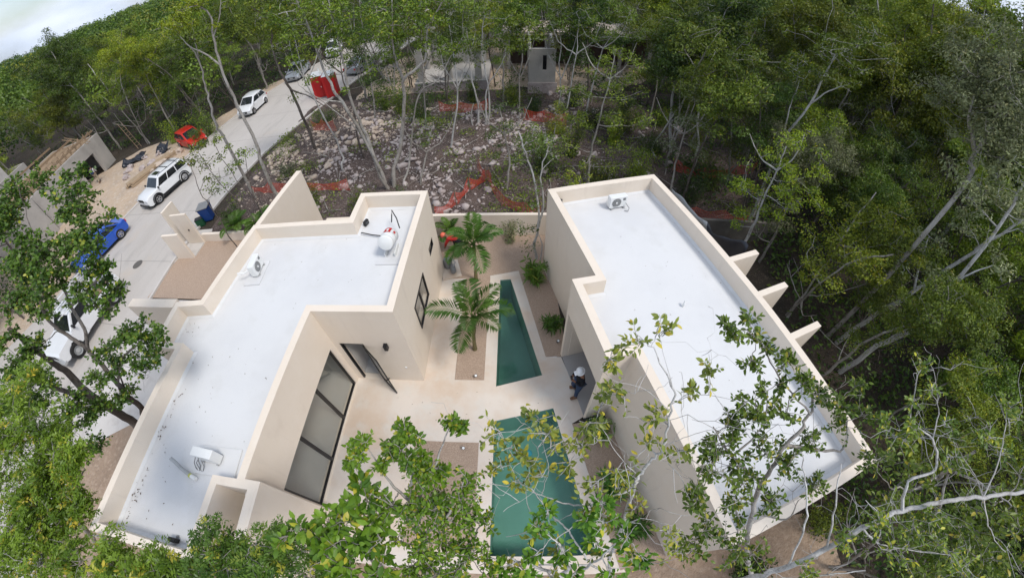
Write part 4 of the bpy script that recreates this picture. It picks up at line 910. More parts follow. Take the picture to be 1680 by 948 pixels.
net([(.2, 24.2), (1.6, 24.0), (3.0, 23.6)], 'dull orange net below the grey wall with the slot window', .9, 4)
net([(-4.2, 14.3), (-3.3, 15.4), (-2.7, 16.6), (-1.9, 17.4)], 'curving orange net running up the rubble left of the courtyard wall', .8, 5)
net([(-2.3, 18.2), (-1.7, 17.1), (-1.0, 15.2), (.2, 14.5), (.9, 14.3)], 'bright orange net piled behind the courtyard wall near the white-stemmed tree', .85, 6)
net([(7.0, 14.2), (8.6, 14.3), (10.2, 14.1), (11.4, 13.8)], 'orange-red net lying behind the wall at the right house corner', .9, 7)
net([(8.8, 18.5), (10.6, 18.0), (12.6, 18.3), (14.6, 19.2)], 'faded orange net under the trees right of the rubble', .9, 8)

# ------------------------------------------------------------------ unfinished house on the left
U = empty('unfinished_house', (-40, 22, 0), 0, 'unfinished grey concrete house with timber formwork on its roof, across the street', 'unfinished house')
def upr(name, pts, z0, z1, m=M_conc, par=U):
    mb = MB(); mb.prism([(x+40, y-22) for x, y in pts], z0, z1); return mb.build(name, m, par)
# main block between A(-38.5,17) and B(-40.9,27.2); outer face towards the street
A_, B_ = Vector((-37.6, 16.6)), Vector((-40.4, 26.9)); d_ = (B_-A_).normalized(); nW = Vector((-d_.y, d_.x))
if nW.x > 0: nW = -nW
def ub(s0, s1, t0, t1): return [tuple(A_+d_*s0+nW*t0), tuple(A_+d_*s1+nW*t0), tuple(A_+d_*s1+nW*t1), tuple(A_+d_*s0+nW*t1)]
LL = (B_-A_).length
upr('wall', ub(0, 5.9, 0, .2), 0, 3.2); upr('wall', ub(8.6, LL, 0, .2), 0, 3.2); upr('wall', ub(5.9, 8.6, 0, .2), 2.1, 3.2)
upr('wall', ub(LL-.2, LL, .2, 6), 0, 3.1); upr('wall', ub(0, .2, .2, 6), 0, 3.1); upr('wall', ub(0, LL, 6, 6.2), 0, 3.1)
upr('interior_shade_panel', ub(.25, LL-.25, 3.2, 3.3), 0, 2.6, M_blackp)  # black panel added to stand in for the shade inside the opening
upr('roof_deck', ub(-.2, LL+.2, .5, 6.4), 2.95, 3.08, M_wood)
dk = empty('formwork', (0, 0, 0)); bpy.data.objects.remove(dk)
fw = MB()
for t in (.55, 3.4, 6.3): fw.bar((*(A_+d_*-.2+nW*t+Vector((40, -22))), 3.5), (*(A_+d_*(LL+.2)+nW*t+Vector((40, -22))), 3.5), .05, .16)
for s in np.arange(0, LL+.1, .85):
    for t in (.50, 1.2): fw.bar((*(A_+d_*s+nW*t+Vector((40, -22))), 3.05), (*(A_+d_*s+nW*t+Vector((40, -22))), 3.72), .07, .07)
    fw.bar((*(A_+d_*s+nW*.50+Vector((40, -22))), 3.66), (*(A_+d_*s+nW*1.3+Vector((40, -22))), 3.3), .05, .07)
fw.build('formwork', M_wood, U)
for k, t in enumerate((2.2, 4.3)):
    for s in np.arange(.4, LL, 1.4): fw = MB(); fw.bar((*(A_+d_*s+nW*t+Vector((40, -22))), 3.13), (*(A_+d_*(s+.9)+nW*(t+.8)+Vector((40, -22))), 3.16), .12, .04); fw.build('loose_board', M_wood, U)
# lower blocks towards the camera side and beyond
upr('wing', ub(-3.6, -.3, -.3, 3.8), 0, 2.7); upr('wing_parapet', ub(-3.6, -.3, -.3, -.1), 2.7, 3.4); upr('wing_parapet', ub(-3.6, -3.4, -.1, 3.8), 2.7, 3.4)
upr('wing', ub(-1, 8, 7.2, 11.5), 0, 3.1, M_kerb); upr('wing_parapet', ub(-1, 8, 7.2, 7.4), 3.1, 3.9); upr('wing_parapet', ub(7.8, 8, 7.4, 11.5), 3.1, 3.9); upr('upper_slab', ub(1, 6.5, 8.2, 8.5), 3.1, 5.3, M_kerb); upr('upper_slab', ub(6.2, 6.5, 8.5, 11.0), 3.1, 5.3, M_kerb)
upr('wing', ub(-6, 2, 13, 18), 0, 3.2); upr('wing_parapet', ub(-6, 2, 13, 13.2), 3.2, 4.2); upr('wing_parapet', ub(1.8, 2, 13.2, 18), 3.2, 4.2)
# second low wall left of it
def ladder(loc, rz, tilt, label, L_=3.2):
    r = empty('ladder', loc, rz, label, 'ladder', 'timber ladders at the unfinished house')
    Ml = Matrix.Rotation(R_(tilt), 4, 'Y')
    for s in (-1, 1): a = MB(); a.bar(Ml @ Vector((0, s*.2, 0)), Ml @ Vector((0, s*.2, L_)), .05, .05); a.build('rail', M_wood, r)
    for k in range(1, int(L_/.33)): a = MB(); a.bar(Ml @ Vector((0, -.22, k*.33)), Ml @ Vector((0, .22, k*.33)), .04, .03); a.build('rung', M_wood, r)
ladder((-38.2, 28.6, 0), R_(160), 28, 'timber ladder leaning against the back corner of the unfinished house')
ladder((-38.2, 24.2, 3.4), R_(200), 60, 'short timber ladder lying across the formwork of the unfinished house', 2.4)
# site clutter: timber stack, stone pile, black bags
rk = random.Random(9)
def rock_mesh(mb, c_, s, rs, sub=1, flat=.7):
    g_ = bmesh.ops.create_icosphere(mb.bm, subdivisions=sub, radius=1.0); ph = [rs.uniform(0, 6) for _ in range(6)]
    M_ = Matrix.Translation(c_) @ Matrix.Rotation(rs.uniform(0, 6.3), 4, 'Z') @ Matrix.Rotation(rs.uniform(-.6, .6), 4, 'X') @ Matrix.Diagonal((s*rs.uniform(.8, 1.35), s*rs.uniform(.65, 1.1), s*flat*rs.uniform(.7, 1.2), 1))
    for v in g_['verts']:
        v.co *= 1+.24*math.sin(v.co.x*3.3+ph[0])*math.cos(v.co.y*3.1+ph[1])+.16*math.sin(v.co.z*5+ph[2]+v.co.x*2)+rs.uniform(-.2, .2)
    bmesh.ops.transform(mb.bm, matrix=M_, verts=g_['verts'])
ORD = 'first second third fourth fifth sixth seventh eighth ninth tenth eleventh twelfth thirteenth fourteenth fifteenth sixteenth seventeenth eighteenth nineteenth twentieth'.split()
def boulder(x, y, s, label, m=None, group='large pale boulders in the clearing'):
    z = clear_h(x, y) if clearing_inside(x, y) else 0
    mb = MB(); rock_mesh(mb, (0, 0, 0), s, rk, 2); o = mb.build('boulder', m or M_rock, fix=False); o.location = (x, y, z+s*.18); return tag(o, label, 'boulder', group)
def boulder_row(n, fx, fy, smin, smax, phrase, m, group):
    P = sorted([(fx(), fy()) for _ in range(n)], key=lambda p: math.atan2(p[0], p[1]))
    for k, (x, y) in enumerate(P): boulder(x, y, rk.uniform(smin, smax), ORD[k]+' from the left of the '+phrase, m, group)
boulder_row(10, lambda: -33.2+rk.uniform(-2.2, 2.6), lambda: 24.6+rk.uniform(-2.4, 1.8), .28, .62, 'grey blocks piled beside the unfinished house', M_rock, 'limestone blocks by the unfinished house')
boulder_row(9, lambda: -30.6+rk.uniform(-1.3, 1.0), lambda: 24.2+rk.uniform(-1.5, 1.6), .3, .6, 'tan blocks heaped by the red hatchback', M_rock_tan, 'tan blocks by the red car')
tp = empty('timber_stack', (-31.2, 23.2, 0), hd_(.35, 1), 'stack of long tan timber beams lying beside the street', 'timber stack')
for k in range(6): a = MB(); a.box(-2.6+rk.uniform(-.3, .3), -.5+(k % 3)*.33, .02+(k//3)*.22, 2.4+rk.uniform(-.3, .3), -.24+(k % 3)*.33, .2+(k//3)*.22); a.build('beam', mat('fresh_timber', (.44, .33, .22), .85, noise=(4, .25)), tp)
cloth('black_bag', M_tarp, 'black plastic sheet dumped on the rocks at the unfinished house', 'plastic sheet', (-37.2, 25.4, .5), (-34.9, 26.6, .5), (-34.6, 25.6, .25), (-36.8, 24.6, .25), amp=.10, seed=12)
cloth('black_bag', M_tarp, 'grey-black tube of plastic by the boulders behind the white off-road car', 'plastic sheet', (-33.2, 26.6, .7), (-31.8, 26.9, .8), (-31.8, 26.2, .2), (-33.1, 25.8, .2), amp=.12, seed=14)
# concrete works deep in the wood behind the clearing
bk = empty('concrete_shell', (1.7, 31, 0), 0, 'grey concrete wall with a narrow window slot among the trees behind the clearing', 'unfinished house')
def bp2(name, x0, y0, x1, y1, z0, z1, m=M_conc): a = MB(); a.box(x0-1.7, y0-31, z0, x1-1.7, y1-31, z1); return a.build(name, m, bk)
bp2('wall', .7, 30.0, 1.75, 30.25, .9, 3.6); bp2('wall', 2.05, 30.0, 2.75, 30.25, .9, 3.6); bp2('wall', 1.75, 30.0, 2.05, 30.25, .9, 1.9); bp2('wall', 1.75, 30.0, 2.05, 30.25, 3.1, 3.6)
bp2('wall', 2.55, 30.25, 2.75, 36, .0, 3.6); bp2('wall', .7, 30.25, .9, 36, 0, 3.6); bp2('base_wall', .6, 29.85, 2.9, 30.0, 0, .9, M_rock); bp2('slot_shade_panel', .9, 30.7, 2.5, 30.8, .9, 3.5, M_blackp)  # last piece: black panel behind the slot, painted shade for the inside
b3 = empty('concrete_slab_roof', (6, 37, 0), 0, 'long pale concrete roof slab on dark columns far behind the trees', 'unfinished house')
a = MB(); a.box(-7.5, -1.2, 3.2, 6.5, 3.5, 3.5); a.build('slab', mat('pale_concrete', (.50, .43, .36), .9, noise=(1, .2)), b3); 
for x in (-7, -3.6, -.2, 3.2, 6): a = MB(); a.box(x-.15, -1.0, 0, x+.15, -.7, 3.2); a.build('column', M_conc, b3)
a = MB(); a.box(-7, .8, 0, 6, .95, 3.2); a.build('back_wall', mat('brown_block', (.10, .065, .05), .9, noise=(2, .4)), b3)
b4 = empty('foundation_platform', (-5.6, 33, 0), 0, 'raised stone foundation platform with a short grey column behind the clearing', 'foundation')
a = MB(); a.box(-3.0, -2.0, 0, 3.0, 3.5, .75); a.build('base', M_rock, b4); a = MB(); a.box(-3.05, -2.05, .75, 3.05, 3.55, .86); a.build('slab_edge', M_conc, b4); 
for x_, y_ in ((-.4, -1.9), (-2.7, -1.8), (2.0, -1.8), (2.1, 2.6)): a = MB(); a.box(x_, y_, .86, x_+.5, y_+.5, 3.5); a.build('column', M_conc, b4)
a = MB(); a.box(-2.2, 3.0, .86, 1.9, 3.2, 3.3); a.build('block_wall', M_conc, b4)
a = MB(); a.box(-2.6, 1.5, .86, -2.4, 3.4, 2.4); a.build('stub_wall', M_conc, b4)
b5 = empty('grey_wall_panel', (-3.5, 45, 0), .1, 'tall pale grey wall panel glimpsed between trunks at the back', 'wall'); a = MB(); a.box(-2.5, -.1, 0, 2.5, .1, 4.2); a.build('panel', M_conc, b5); a = MB(); a.box(-2.6, -.15, 4.2, 2.6, .15, 4.32); a.build('coping', M_kerb, b5)
sheet('dirt_yard', [jag([(-14, 30.8), (8, 30.8), (14, 38), (12, 46), (-8, 48), (-13.5, 40)], .8, .8)], .006, M_dirt)

# rubble: uncountable stones of the clearing as one mass, larger ones singly
rs = random.Random(21); mb = MB(); cnt = 0
def stone_ok(x, y): return clearing_inside(x, y) and not (x > 4 and y < 15.5 and x > 6) 
base = []
for sub in (1,):
    for _ in range(6):
        t_ = MB(); rock_mesh(t_, (0, 0, 0), 1.0, rs, 1, .75); me = bpy.data.meshes.new('t'); t_.bm.to_mesh(me); t_.bm.free()
        v = np.zeros(len(me.vertices)*3); me.vertices.foreach_get('co', v); fa = np.array([p.vertices[:] for p in me.polygons]); base.append((v.reshape(-1, 3), fa)); bpy.data.meshes.remove(me)
def scatter_rocks(name, pts, sizes, m, label):
    VV, FF, off = [], [], 0; rr = np.random.default_rng(3)
    for (x, y, z), s in zip(pts, sizes):
        v, f = base[rr.integers(6)]; a = rr.uniform(0, 6.28); c_, s_ = math.cos(a), math.sin(a); tl = rr.uniform(-.5, .5)
        q = v*np.array([rr.uniform(.7, 1.4), rr.uniform(.7, 1.1), rr.uniform(.6, 1.1)])*s
        q = np.stack([q[:, 0], q[:, 1]*math.cos(tl)-q[:, 2]*math.sin(tl), q[:, 1]*math.sin(tl)+q[:, 2]*math.cos(tl)], 1)
        q = np.stack([q[:, 0]*c_-q[:, 1]*s_, q[:, 0]*s_+q[:, 1]*c_, q[:, 2]], 1)+np.array([x, y, z+s*.15]); VV.append(q); FF.append(f+off); off += len(q)
    return tag(link(name, npmesh(name, np.concatenate(VV), [np.concatenate(FF)]), m), label, 'rubble', kind='stuff')
rr = np.random.default_rng(8)
X = rr.uniform(-18.2, 15, 46000); Y = rr.uniform(13.8, 30.5, 46000)
dens = 0.16+.75*np.exp(-(((X+10.5)/4.5)**2+((Y-22)/4)**2))+.5*np.exp(-(((X+2)/5)**2+((Y-22)/3.5)**2))+.4*np.exp(-(((X+15.5)/2)**2+((Y-19)/4)**2))+.75*fbm(X, Y, .8)+.5*fbm(X+3, Y+1, 1.7)-.35*(X > 5)
keep = clearing_inside(X, Y) & (rr.uniform(0, 1, len(X)) < dens*.75-.08); X, Y = X[keep], Y[keep]
S = np.clip(rr.lognormal(math.log(.042), .75, len(X)), .018, .36); Z = clear_h(X, Y)
tanm = (X < -12.5) | ((X < -8) & (Y > 21) & (rr.uniform(0, 1, len(X)) < .6))
print('stones', len(X))
scatter_rocks('rubble', list(zip(X[~tanm], Y[~tanm], Z[~tanm])), S[~tanm], M_rock, 'broken pale limestone rubble covering the dark clearing')
scatter_rocks('rubble', list(zip(X[tanm], Y[tanm], Z[tanm])), S[tanm], M_rock_tan, 'tan rubble heaped beside the street kerb and behind the tall wall')
boulder_row(12, lambda: rk.uniform(-14, -6), lambda: rk.uniform(19, 27), .16, .34, 'larger boulders on the heap behind the left house', M_rock_tan, 'boulders behind the left house')
boulder_row(14, lambda: rk.uniform(-5, 12), lambda: rk.uniform(15, 27), .16, .36, 'larger pale boulders behind the courtyard and right house', M_rock, 'boulders behind the courtyard')

# ------------------------------------------------------------------ people
def person(loc, rz, label, joints, radii, colors, hatcol=None, head_dir=(0, 0, 1), face=(1, 0, 0), hair=False):
    """joints: name -> (pos, parent). body is one skinned surface; clothes are shells on top"""
    r = empty('person', loc, rz, label, 'person')
    def skin(name, names, m, grow=0.0, cut=None):
        me = bpy.data.meshes.new(name); idx = {n: i for i, n in enumerate(names)}
        me.from_pydata([joints[n][0] for n in names], [(idx[n], idx[joints[n][1]]) for n in names if joints[n][1] in idx], [])
        o = link(name, me, m, r); sk = o.modifiers.new('skin', 'SKIN'); sv = me.skin_vertices[0].data
        for n in names: q = radii[n]+grow; sv[idx[n]].radius = (q, q); sv[idx[n]].use_root = (n == names[0])
        sb = o.modifiers.new('sub', 'SUBSURF'); sb.levels = 1; sb.render_levels = 2
        return o
    names = list(joints)
    skin('body', names, M_skin)
    for nm, ns, m_, gr_ in colors: skin(nm, ns, m_, gr_)
    hx = Vector(joints['head'][0]); f = Vector(face).normalized(); up = Vector(head_dir).normalized(); sd_ = up.cross(f).normalized()
    Mh = Matrix((( *f, 0), (*sd_, 0), (*up, 0), (0, 0, 0, 1))).transposed(); Mh.translation = hx
    if hatcol:
        a = MB(); a.lathe([(0, .135), (.06, .128), (.105, .09), (.122, .04), (.125, .0), (.15, -.01), (.15, -.018), (.12, -.012)], Mh @ Matrix.Translation((0, 0, .03)), 20); h = a.build('hard_hat', hatcol, r, smooth=True)
        a = MB(); a.box(.10, -.08, .012, .20, .08, .024, Mh); a.build('hat_brim', hatcol, h, bevel=.005)
    a = MB(); a.lathe([(0, -.02), (.012, -.01), (.016, 0)], Mh @ Matrix.Translation((.10, 0, -.01)) @ Matrix.Rotation(R_(90), 4, 'Y'), 8); a.build('nose', M_skin, r)
    for s in (-1, 1): a = MB(); a.lathe([(0, .012), (.011, .006), (.013, 0)], Mh @ Matrix.Translation((.088, s*.035, .02)) @ Matrix.Rotation(R_(90), 4, 'Y'), 8); a.build('eye', M_blackp, r)
    for s in (-1, 1): a = MB(); a.lathe([(0, .012), (.02, .008), (.028, 0)], Mh @ Matrix.Translation((0, s*.088, 0)) @ Matrix.Rotation(R_(-90*s), 4, 'X'), 8); a.build('ear', M_skin, r)
    return r
def stick(pelvis, chest, neck, head, arms, legs):
    J = {'pelvis': (pelvis, None), 'waist': (tuple(Vector(pelvis).lerp(Vector(chest), .45)), 'pelvis'), 'chest': (chest, 'waist'), 'neck': (neck, 'chest'), 'jaw': (tuple(Vector(neck).lerp(Vector(head), .5)), 'neck'), 'head': (head, 'jaw'), 'crown': (tuple(Vector(neck).lerp(Vector(head), 1.55)), 'head')}
    Rr = dict(pelvis=.145, waist=.135, chest=.16, neck=.055, jaw=.075, head=.095, crown=.055)
    for s, (sh, elb, wr, hand) in zip('LR', arms):
        J['shoulder'+s] = (sh, 'chest'); J['elbow'+s] = (elb, 'shoulder'+s); J['wrist'+s] = (wr, 'elbow'+s); J['palm'+s] = (hand, 'wrist'+s)
        Rr.update({'shoulder'+s: .07, 'elbow'+s: .045, 'wrist'+s: .03, 'palm'+s: .038})
        d = (Vector(hand)-Vector(wr)).normalized(); sd_ = d.cross(Vector((0, 0, 1))); sd_ = sd_.normalized() if sd_.length > .1 else Vector((1, 0, 0))
        for q, (o_, l_) in enumerate(((-.03, .065), (-.01, .08), (.01, .075), (.03, .06))):
            b_ = Vector(hand)+sd_*o_+d*.02; J['finger%d%s' % (q, s)] = (tuple(b_), 'palm'+s); J['tip%d%s' % (q, s)] = (tuple(b_+d*l_*.8-Vector((0, 0, l_*.4))), 'finger%d%s' % (q, s)); Rr['finger%d%s' % (q, s)] = .011; Rr['tip%d%s' % (q, s)] = .008
        J['thumb'+s] = (tuple(Vector(hand)+sd_*(-.05)-d*.01), 'palm'+s); Rr['thumb'+s] = .011
    for s, (hip, knee, ank, toe) in zip('LR', legs):
        J['hip'+s] = (hip, 'pelvis'); J['knee'+s] = (knee, 'hip'+s); J['ankle'+s] = (ank, 'knee'+s); J['toe'+s] = (toe, 'ankle'+s); Rr.update({'hip'+s: .10, 'knee'+s: .065, 'ankle'+s: .045, 'toe'+s: .04})
    return J, Rr
M_jeans = mat('blue_jeans', (.035, .06, .12), .85, noise=(6, .3)); M_blackcloth = mat('black_cloth', (.014, .015, .02), .9, noise=(5, .3)); M_boot = mat('brown_boot', (.17, .09, .05), .7)
M_khaki = mat('khaki_cloth', (.36, .30, .22), .85, noise=(5, .2)); M_redcloth = mat('red_cloth', (.56, .035, .03), .8, noise=(5, .2)); M_orangehat = mat('salmon_hat', (.75, .16, .10), .4); M_whitecloth = mat('white_cloth', (.62, .62, .62), .85, noise=(5, .15)); M_navy = mat('navy_cloth', (.02, .04, .13), .8, noise=(4, .3))
TOP = ['chest', 'waist', 'pelvis', 'shoulderL', 'shoulderR', 'elbowL', 'elbowR', 'wristL', 'wristR']; LEGS = ['pelvis', 'hipL', 'hipR', 'kneeL', 'kneeR', 'ankleL', 'ankleR']
# A: man at the porch, back to the wall, facing the pool (+x is his front)
J, Rr = stick((0, 0, .92), (.02, 0, 1.32), (.04, 0, 1.50), (.09, 0, 1.62), [((.03, .19, 1.40), (.06, .27, 1.14), (.25, .12, 1.22), (.31, .07, 1.27)), ((.03, -.19, 1.40), (.08, -.26, 1.14), (.26, -.10, 1.23), (.32, -.04, 1.28))],
              [((0, .10, .88), (.10, .14, .50), (.12, .16, .09), (.26, .18, .05)), ((0, -.10, .88), (.16, -.16, .49), (.04, -.20, .09), (.17, -.24, .05))])
def sub(names, J_): return [n for n in names if n in J_]
def persons_cols(top, legs_, boot):
    return [('shirt', ['chest', 'waist', 'shoulderL', 'shoulderR', 'elbowL', 'elbowR', 'wristL', 'wristR', 'pelvis'], top, .018), ('trousers', LEGS, legs_, .016), ]
pA = person((1.86, 5.30, .02), math.atan2(-.2, -1), 'man in white hard hat, black top and jeans at the right house porch', J, Rr, persons_cols(M_blackcloth, M_jeans, M_boot), mat('white_hard_hat', (.80, .81, .82), .3), head_dir=(.45, 0, 1), face=(1, 0, -.45))
for s, y, y2 in (('L', .16, .18), ('R', -.20, -.24)):
    x_ = .12 if s == 'L' else .04
    a = MB(); a.tube([(x_-.05, y, .055), (x_+.06, y+(y2-y)*.4, .06), (x_+.17, y2, .05)], [.055, .06, .05], 10); a.tube([(x_, y, .04), (x_, y, .20)], [.06, .062], 10); a.build('boot', M_boot, pA, smooth=True)
ph = MB(); ph.box(.33, -.06, 1.24, .36, .06, 1.36); o = ph.build('phone', M_blackp); o.parent = None; o.matrix_world = pA.matrix_world
o.location = pA.location; o.rotation_euler = pA.rotation_euler; tag(o, 'black phone held up by the man in the white hard hat', 'phone')
# B: bending worker in the courtyard
J, Rr = stick((0, 0, .72), (.34, 0, .92), (.52, 0, .92), (.64, .02, .90), [((.36, .17, .90), (.50, .22, .62), (.60, .14, .40), (.62, .12, .32)), ((.36, -.17, .90), (.52, -.22, .62), (.62, -.10, .42), (.64, -.06, .34))],
              [((0, .10, .70), (.18, .15, .42), (-.08, .15, .09), (.08, .17, .05)), ((0, -.10, .70), (.20, -.15, .42), (-.02, -.16, .09), (.14, -.18, .05))])
pB = person((-2.75, 12.0, .01), R_(165), 'worker in red shirt and salmon hard hat bending down in the courtyard', J, Rr, persons_cols(M_redcloth, M_blackcloth, M_boot), M_orangehat, head_dir=(.8, 0, .6), face=(.6, 0, -.8))
for s, y in (('L', .16), ('R', -.17)): a = MB(); x_ = -.08 if s == 'L' else -.02; a.tube([(x_-.04, y, .05), (x_+.06, y, .06), (x_+.18, y*1.08, .05)], [.055, .06, .045], 10); a.build('boot', M_grey, pB, smooth=True)
# C: worker with a blue backpack walking at the unfinished house
J, Rr = stick((0, 0, .93), (.08, 0, 1.30), (.12, 0, 1.48), (.16, 0, 1.60), [((.08, .19, 1.38), (.02, .26, 1.12), (.14, .24, .92), (.17, .22, .85)), ((.08, -.19, 1.38), (.16, -.25, 1.12), (.32, -.22, 1.0), (.38, -.20, .98))],
              [((0, .09, .88), (.26, .10, .52), (.22, .10, .09), (.36, .11, .05)), ((0, -.09, .88), (-.02, -.10, .50), (-.34, -.10, .16), (-.22, -.10, .06))])
pC = person((-38.6, 22.9, .0), R_(120), 'worker in white shirt and khaki trousers by the unfinished house doorway', J, Rr, persons_cols(M_whitecloth, M_khaki, M_boot), M_blackp)
for x_, y in ((.22, .10), (-.34, -.10)): a = MB(); z_ = .06 if x_ > 0 else .12; a.tube([(x_-.05, y, z_), (x_+.06, y, z_), (x_+.15, y, .05)], [.055, .06, .045], 10); a.build('boot', M_boot, pC, smooth=True)
bpk = empty('backpack', (-38.6, 22.9, 0), R_(120), 'blue backpack on the back of the worker at the unfinished house', 'backpack')
a = MB(); a.box(-.26, -.15, 1.02, -.08, .15, 1.46); a.build('pack', M_navy, bpk, bevel=.05); a = MB(); a.box(-.31, -.11, 1.06, -.262, .11, 1.28); a.build('pocket', M_navy, bpk, bevel=.02)
for s in (-1, 1): a = MB(); a.tube([(-.08, s*.11, 1.44), (.10, s*.13, 1.46), (.22, s*.12, 1.30), (.10, s*.14, 1.08), (-.08, s*.12, 1.05)], .018, 6); a.build('strap', M_blackp, bpk)

# ================================================================== vegetation
def tubes_np(paths, seg=6):
    """paths: list of (pts (n,3), radii (n)) -> V, F"""
    VV, FF, off = [], [], 0
    for pts, rad in paths:
        pts = np.asarray(pts, float); n = len(pts)
        if n < 2: continue
        sg = seg if max(rad) > .03 else (4 if max(rad) > .012 else 3)
        d = np.gradient(pts, axis=0); d /= np.linalg.norm(d, axis=1)[:, None]+1e-9
        ref = np.array([0.31, 0.95, 0.05]) if abs(d[0] @ np.array([0.31, 0.95, 0.05])) < .9 else np.array([1., 0, 0])
        a = np.cross(d, ref); a /= np.linalg.norm(a, axis=1)[:, None]+1e-9; b = np.cross(d, a)
        t = np.linspace(0, 2*np.pi, sg, endpoint=False)
        v = pts[:, None, :]+(a[:, None, :]*np.cos(t)[None, :, None]+b[:, None, :]*np.sin(t)[None, :, None])*np.asarray(rad)[:, None, None]
        VV.append(v.reshape(-1, 3)); i_ = np.arange(n*sg).reshape(n, sg)+off; j = np.roll(i_, -1, axis=1)
        FF.append(np.stack([i_[:-1].ravel(), j[:-1].ravel(), j[1:].ravel(), i_[1:].ravel()], 1)); off += n*sg
    return np.concatenate(VV), np.concatenate(FF)

def leaves_np(pos, size, rng, nrm_up=.7, aspect=.45, fold=.18, direc=None, droop=0.0, nrm=None):
    """one folded two-face leaf per position; returns V, F"""
    n = len(pos)
    nv = rng.normal(0, 1, (n, 3)); nv[:, 2] = np.abs(nv[:, 2])*(1-nrm_up)+nrm_up*1.6
    if nrm is not None: nv = nrm*1.5+rng.normal(0, .55, (n, 3))
    nv /= np.linalg.norm(nv, axis=1)[:, None]
    if direc is None: dv = rng.normal(0, 1, (n, 3))
    else: dv = direc+rng.normal(0, .45, (n, 3))
    dv -= nv*np.sum(dv*nv, 1)[:, None]; dv /= np.linalg.norm(dv, axis=1)[:, None]+1e-9; dv[:, 2] -= droop; sv = np.cross(dv, nv); sv /= np.linalg.norm(sv, axis=1)[:, None]+1e-9
    s = np.broadcast_to(size, (n,)).copy()*rng.uniform(.65, 1.3, n); s_ = s[:, None]
    b = pos; tip = pos+dv*s_; m = pos+dv*s_*.48
    l = m+sv*s_*aspect*.5+nv*s_*fold; r = m-sv*s_*aspect*.5+nv*s_*fold
    V = np.stack([b, l, tip, r], 1).reshape(-1, 3); k = np.arange(n)*4
    F = np.concatenate([np.stack([k, k+1, k+2], 1), np.stack([k, k+2, k+3], 1)])
    return V, F
def leaves6_np(pos, size, rng, direc, aspect=.42, up=.6):
    """larger foreground leaf: midrib with two quads, slightly curled"""
    n = len(pos); nv = rng.normal(0, 1, (n, 3)); nv[:, 2] = np.abs(nv[:, 2])*(1-up)+up*1.5; nv /= np.linalg.norm(nv, axis=1)[:, None]
    dv = direc+rng.normal(0, .55, (n, 3)); dv -= nv*np.sum(dv*nv, 1)[:, None]; dv /= np.linalg.norm(dv, axis=1)[:, None]+1e-9; sv = np.cross(dv, nv)
    s = (np.broadcast_to(size, (n,))*rng.uniform(.55, 1.25, n))[:, None]; cu = rng.uniform(-.12, .22, n)[:, None]*s; fo = s*.07; w1 = s*aspect*.42; w2 = s*aspect*.5
    st = pos+dv*s*.12; tip = pos+dv*s*1.1-nv*cu*1.4; m1 = pos+dv*s*.45; m2 = pos+dv*s*.8-nv*cu*.5
    V = np.stack([st, m1+sv*w2+nv*fo, m2+sv*w1+nv*fo-nv*cu*.3, tip, m2-sv*w1+nv*fo-nv*cu*.3, m1-sv*w2+nv*fo, m1, m2], 1).reshape(-1, 3); k = np.arange(n)*8
    F4 = np.concatenate([np.stack([k+6, k+1, k+2, k+7], 1), np.stack([k+6, k+7, k+4, k+5], 1)])
    F3 = np.concatenate([np.stack([k, k+1, k+6], 1), np.stack([k, k+6, k+5], 1), np.stack([k+7, k+2, k+3], 1), np.stack([k+7, k+3, k+4], 1)])
    return V, F4, F3

def curve(p, q, rng, wob=.12, n=6, sag=0.0):
    p, q = np.array(p, float), np.array(q, float); t = np.linspace(0, 1, n)[:, None]; L_ = np.linalg.norm(q-p); o = rng.normal(0, 1, (n, 3))*wob*L_
    o = np.cumsum(o, 0)/math.sqrt(n); o -= o[0]; o -= t*o[-1]
    return p*(1-t)+q*t+o*.6+np.array([0, 0, 1])*(sag*L_*4*t*(1-t))

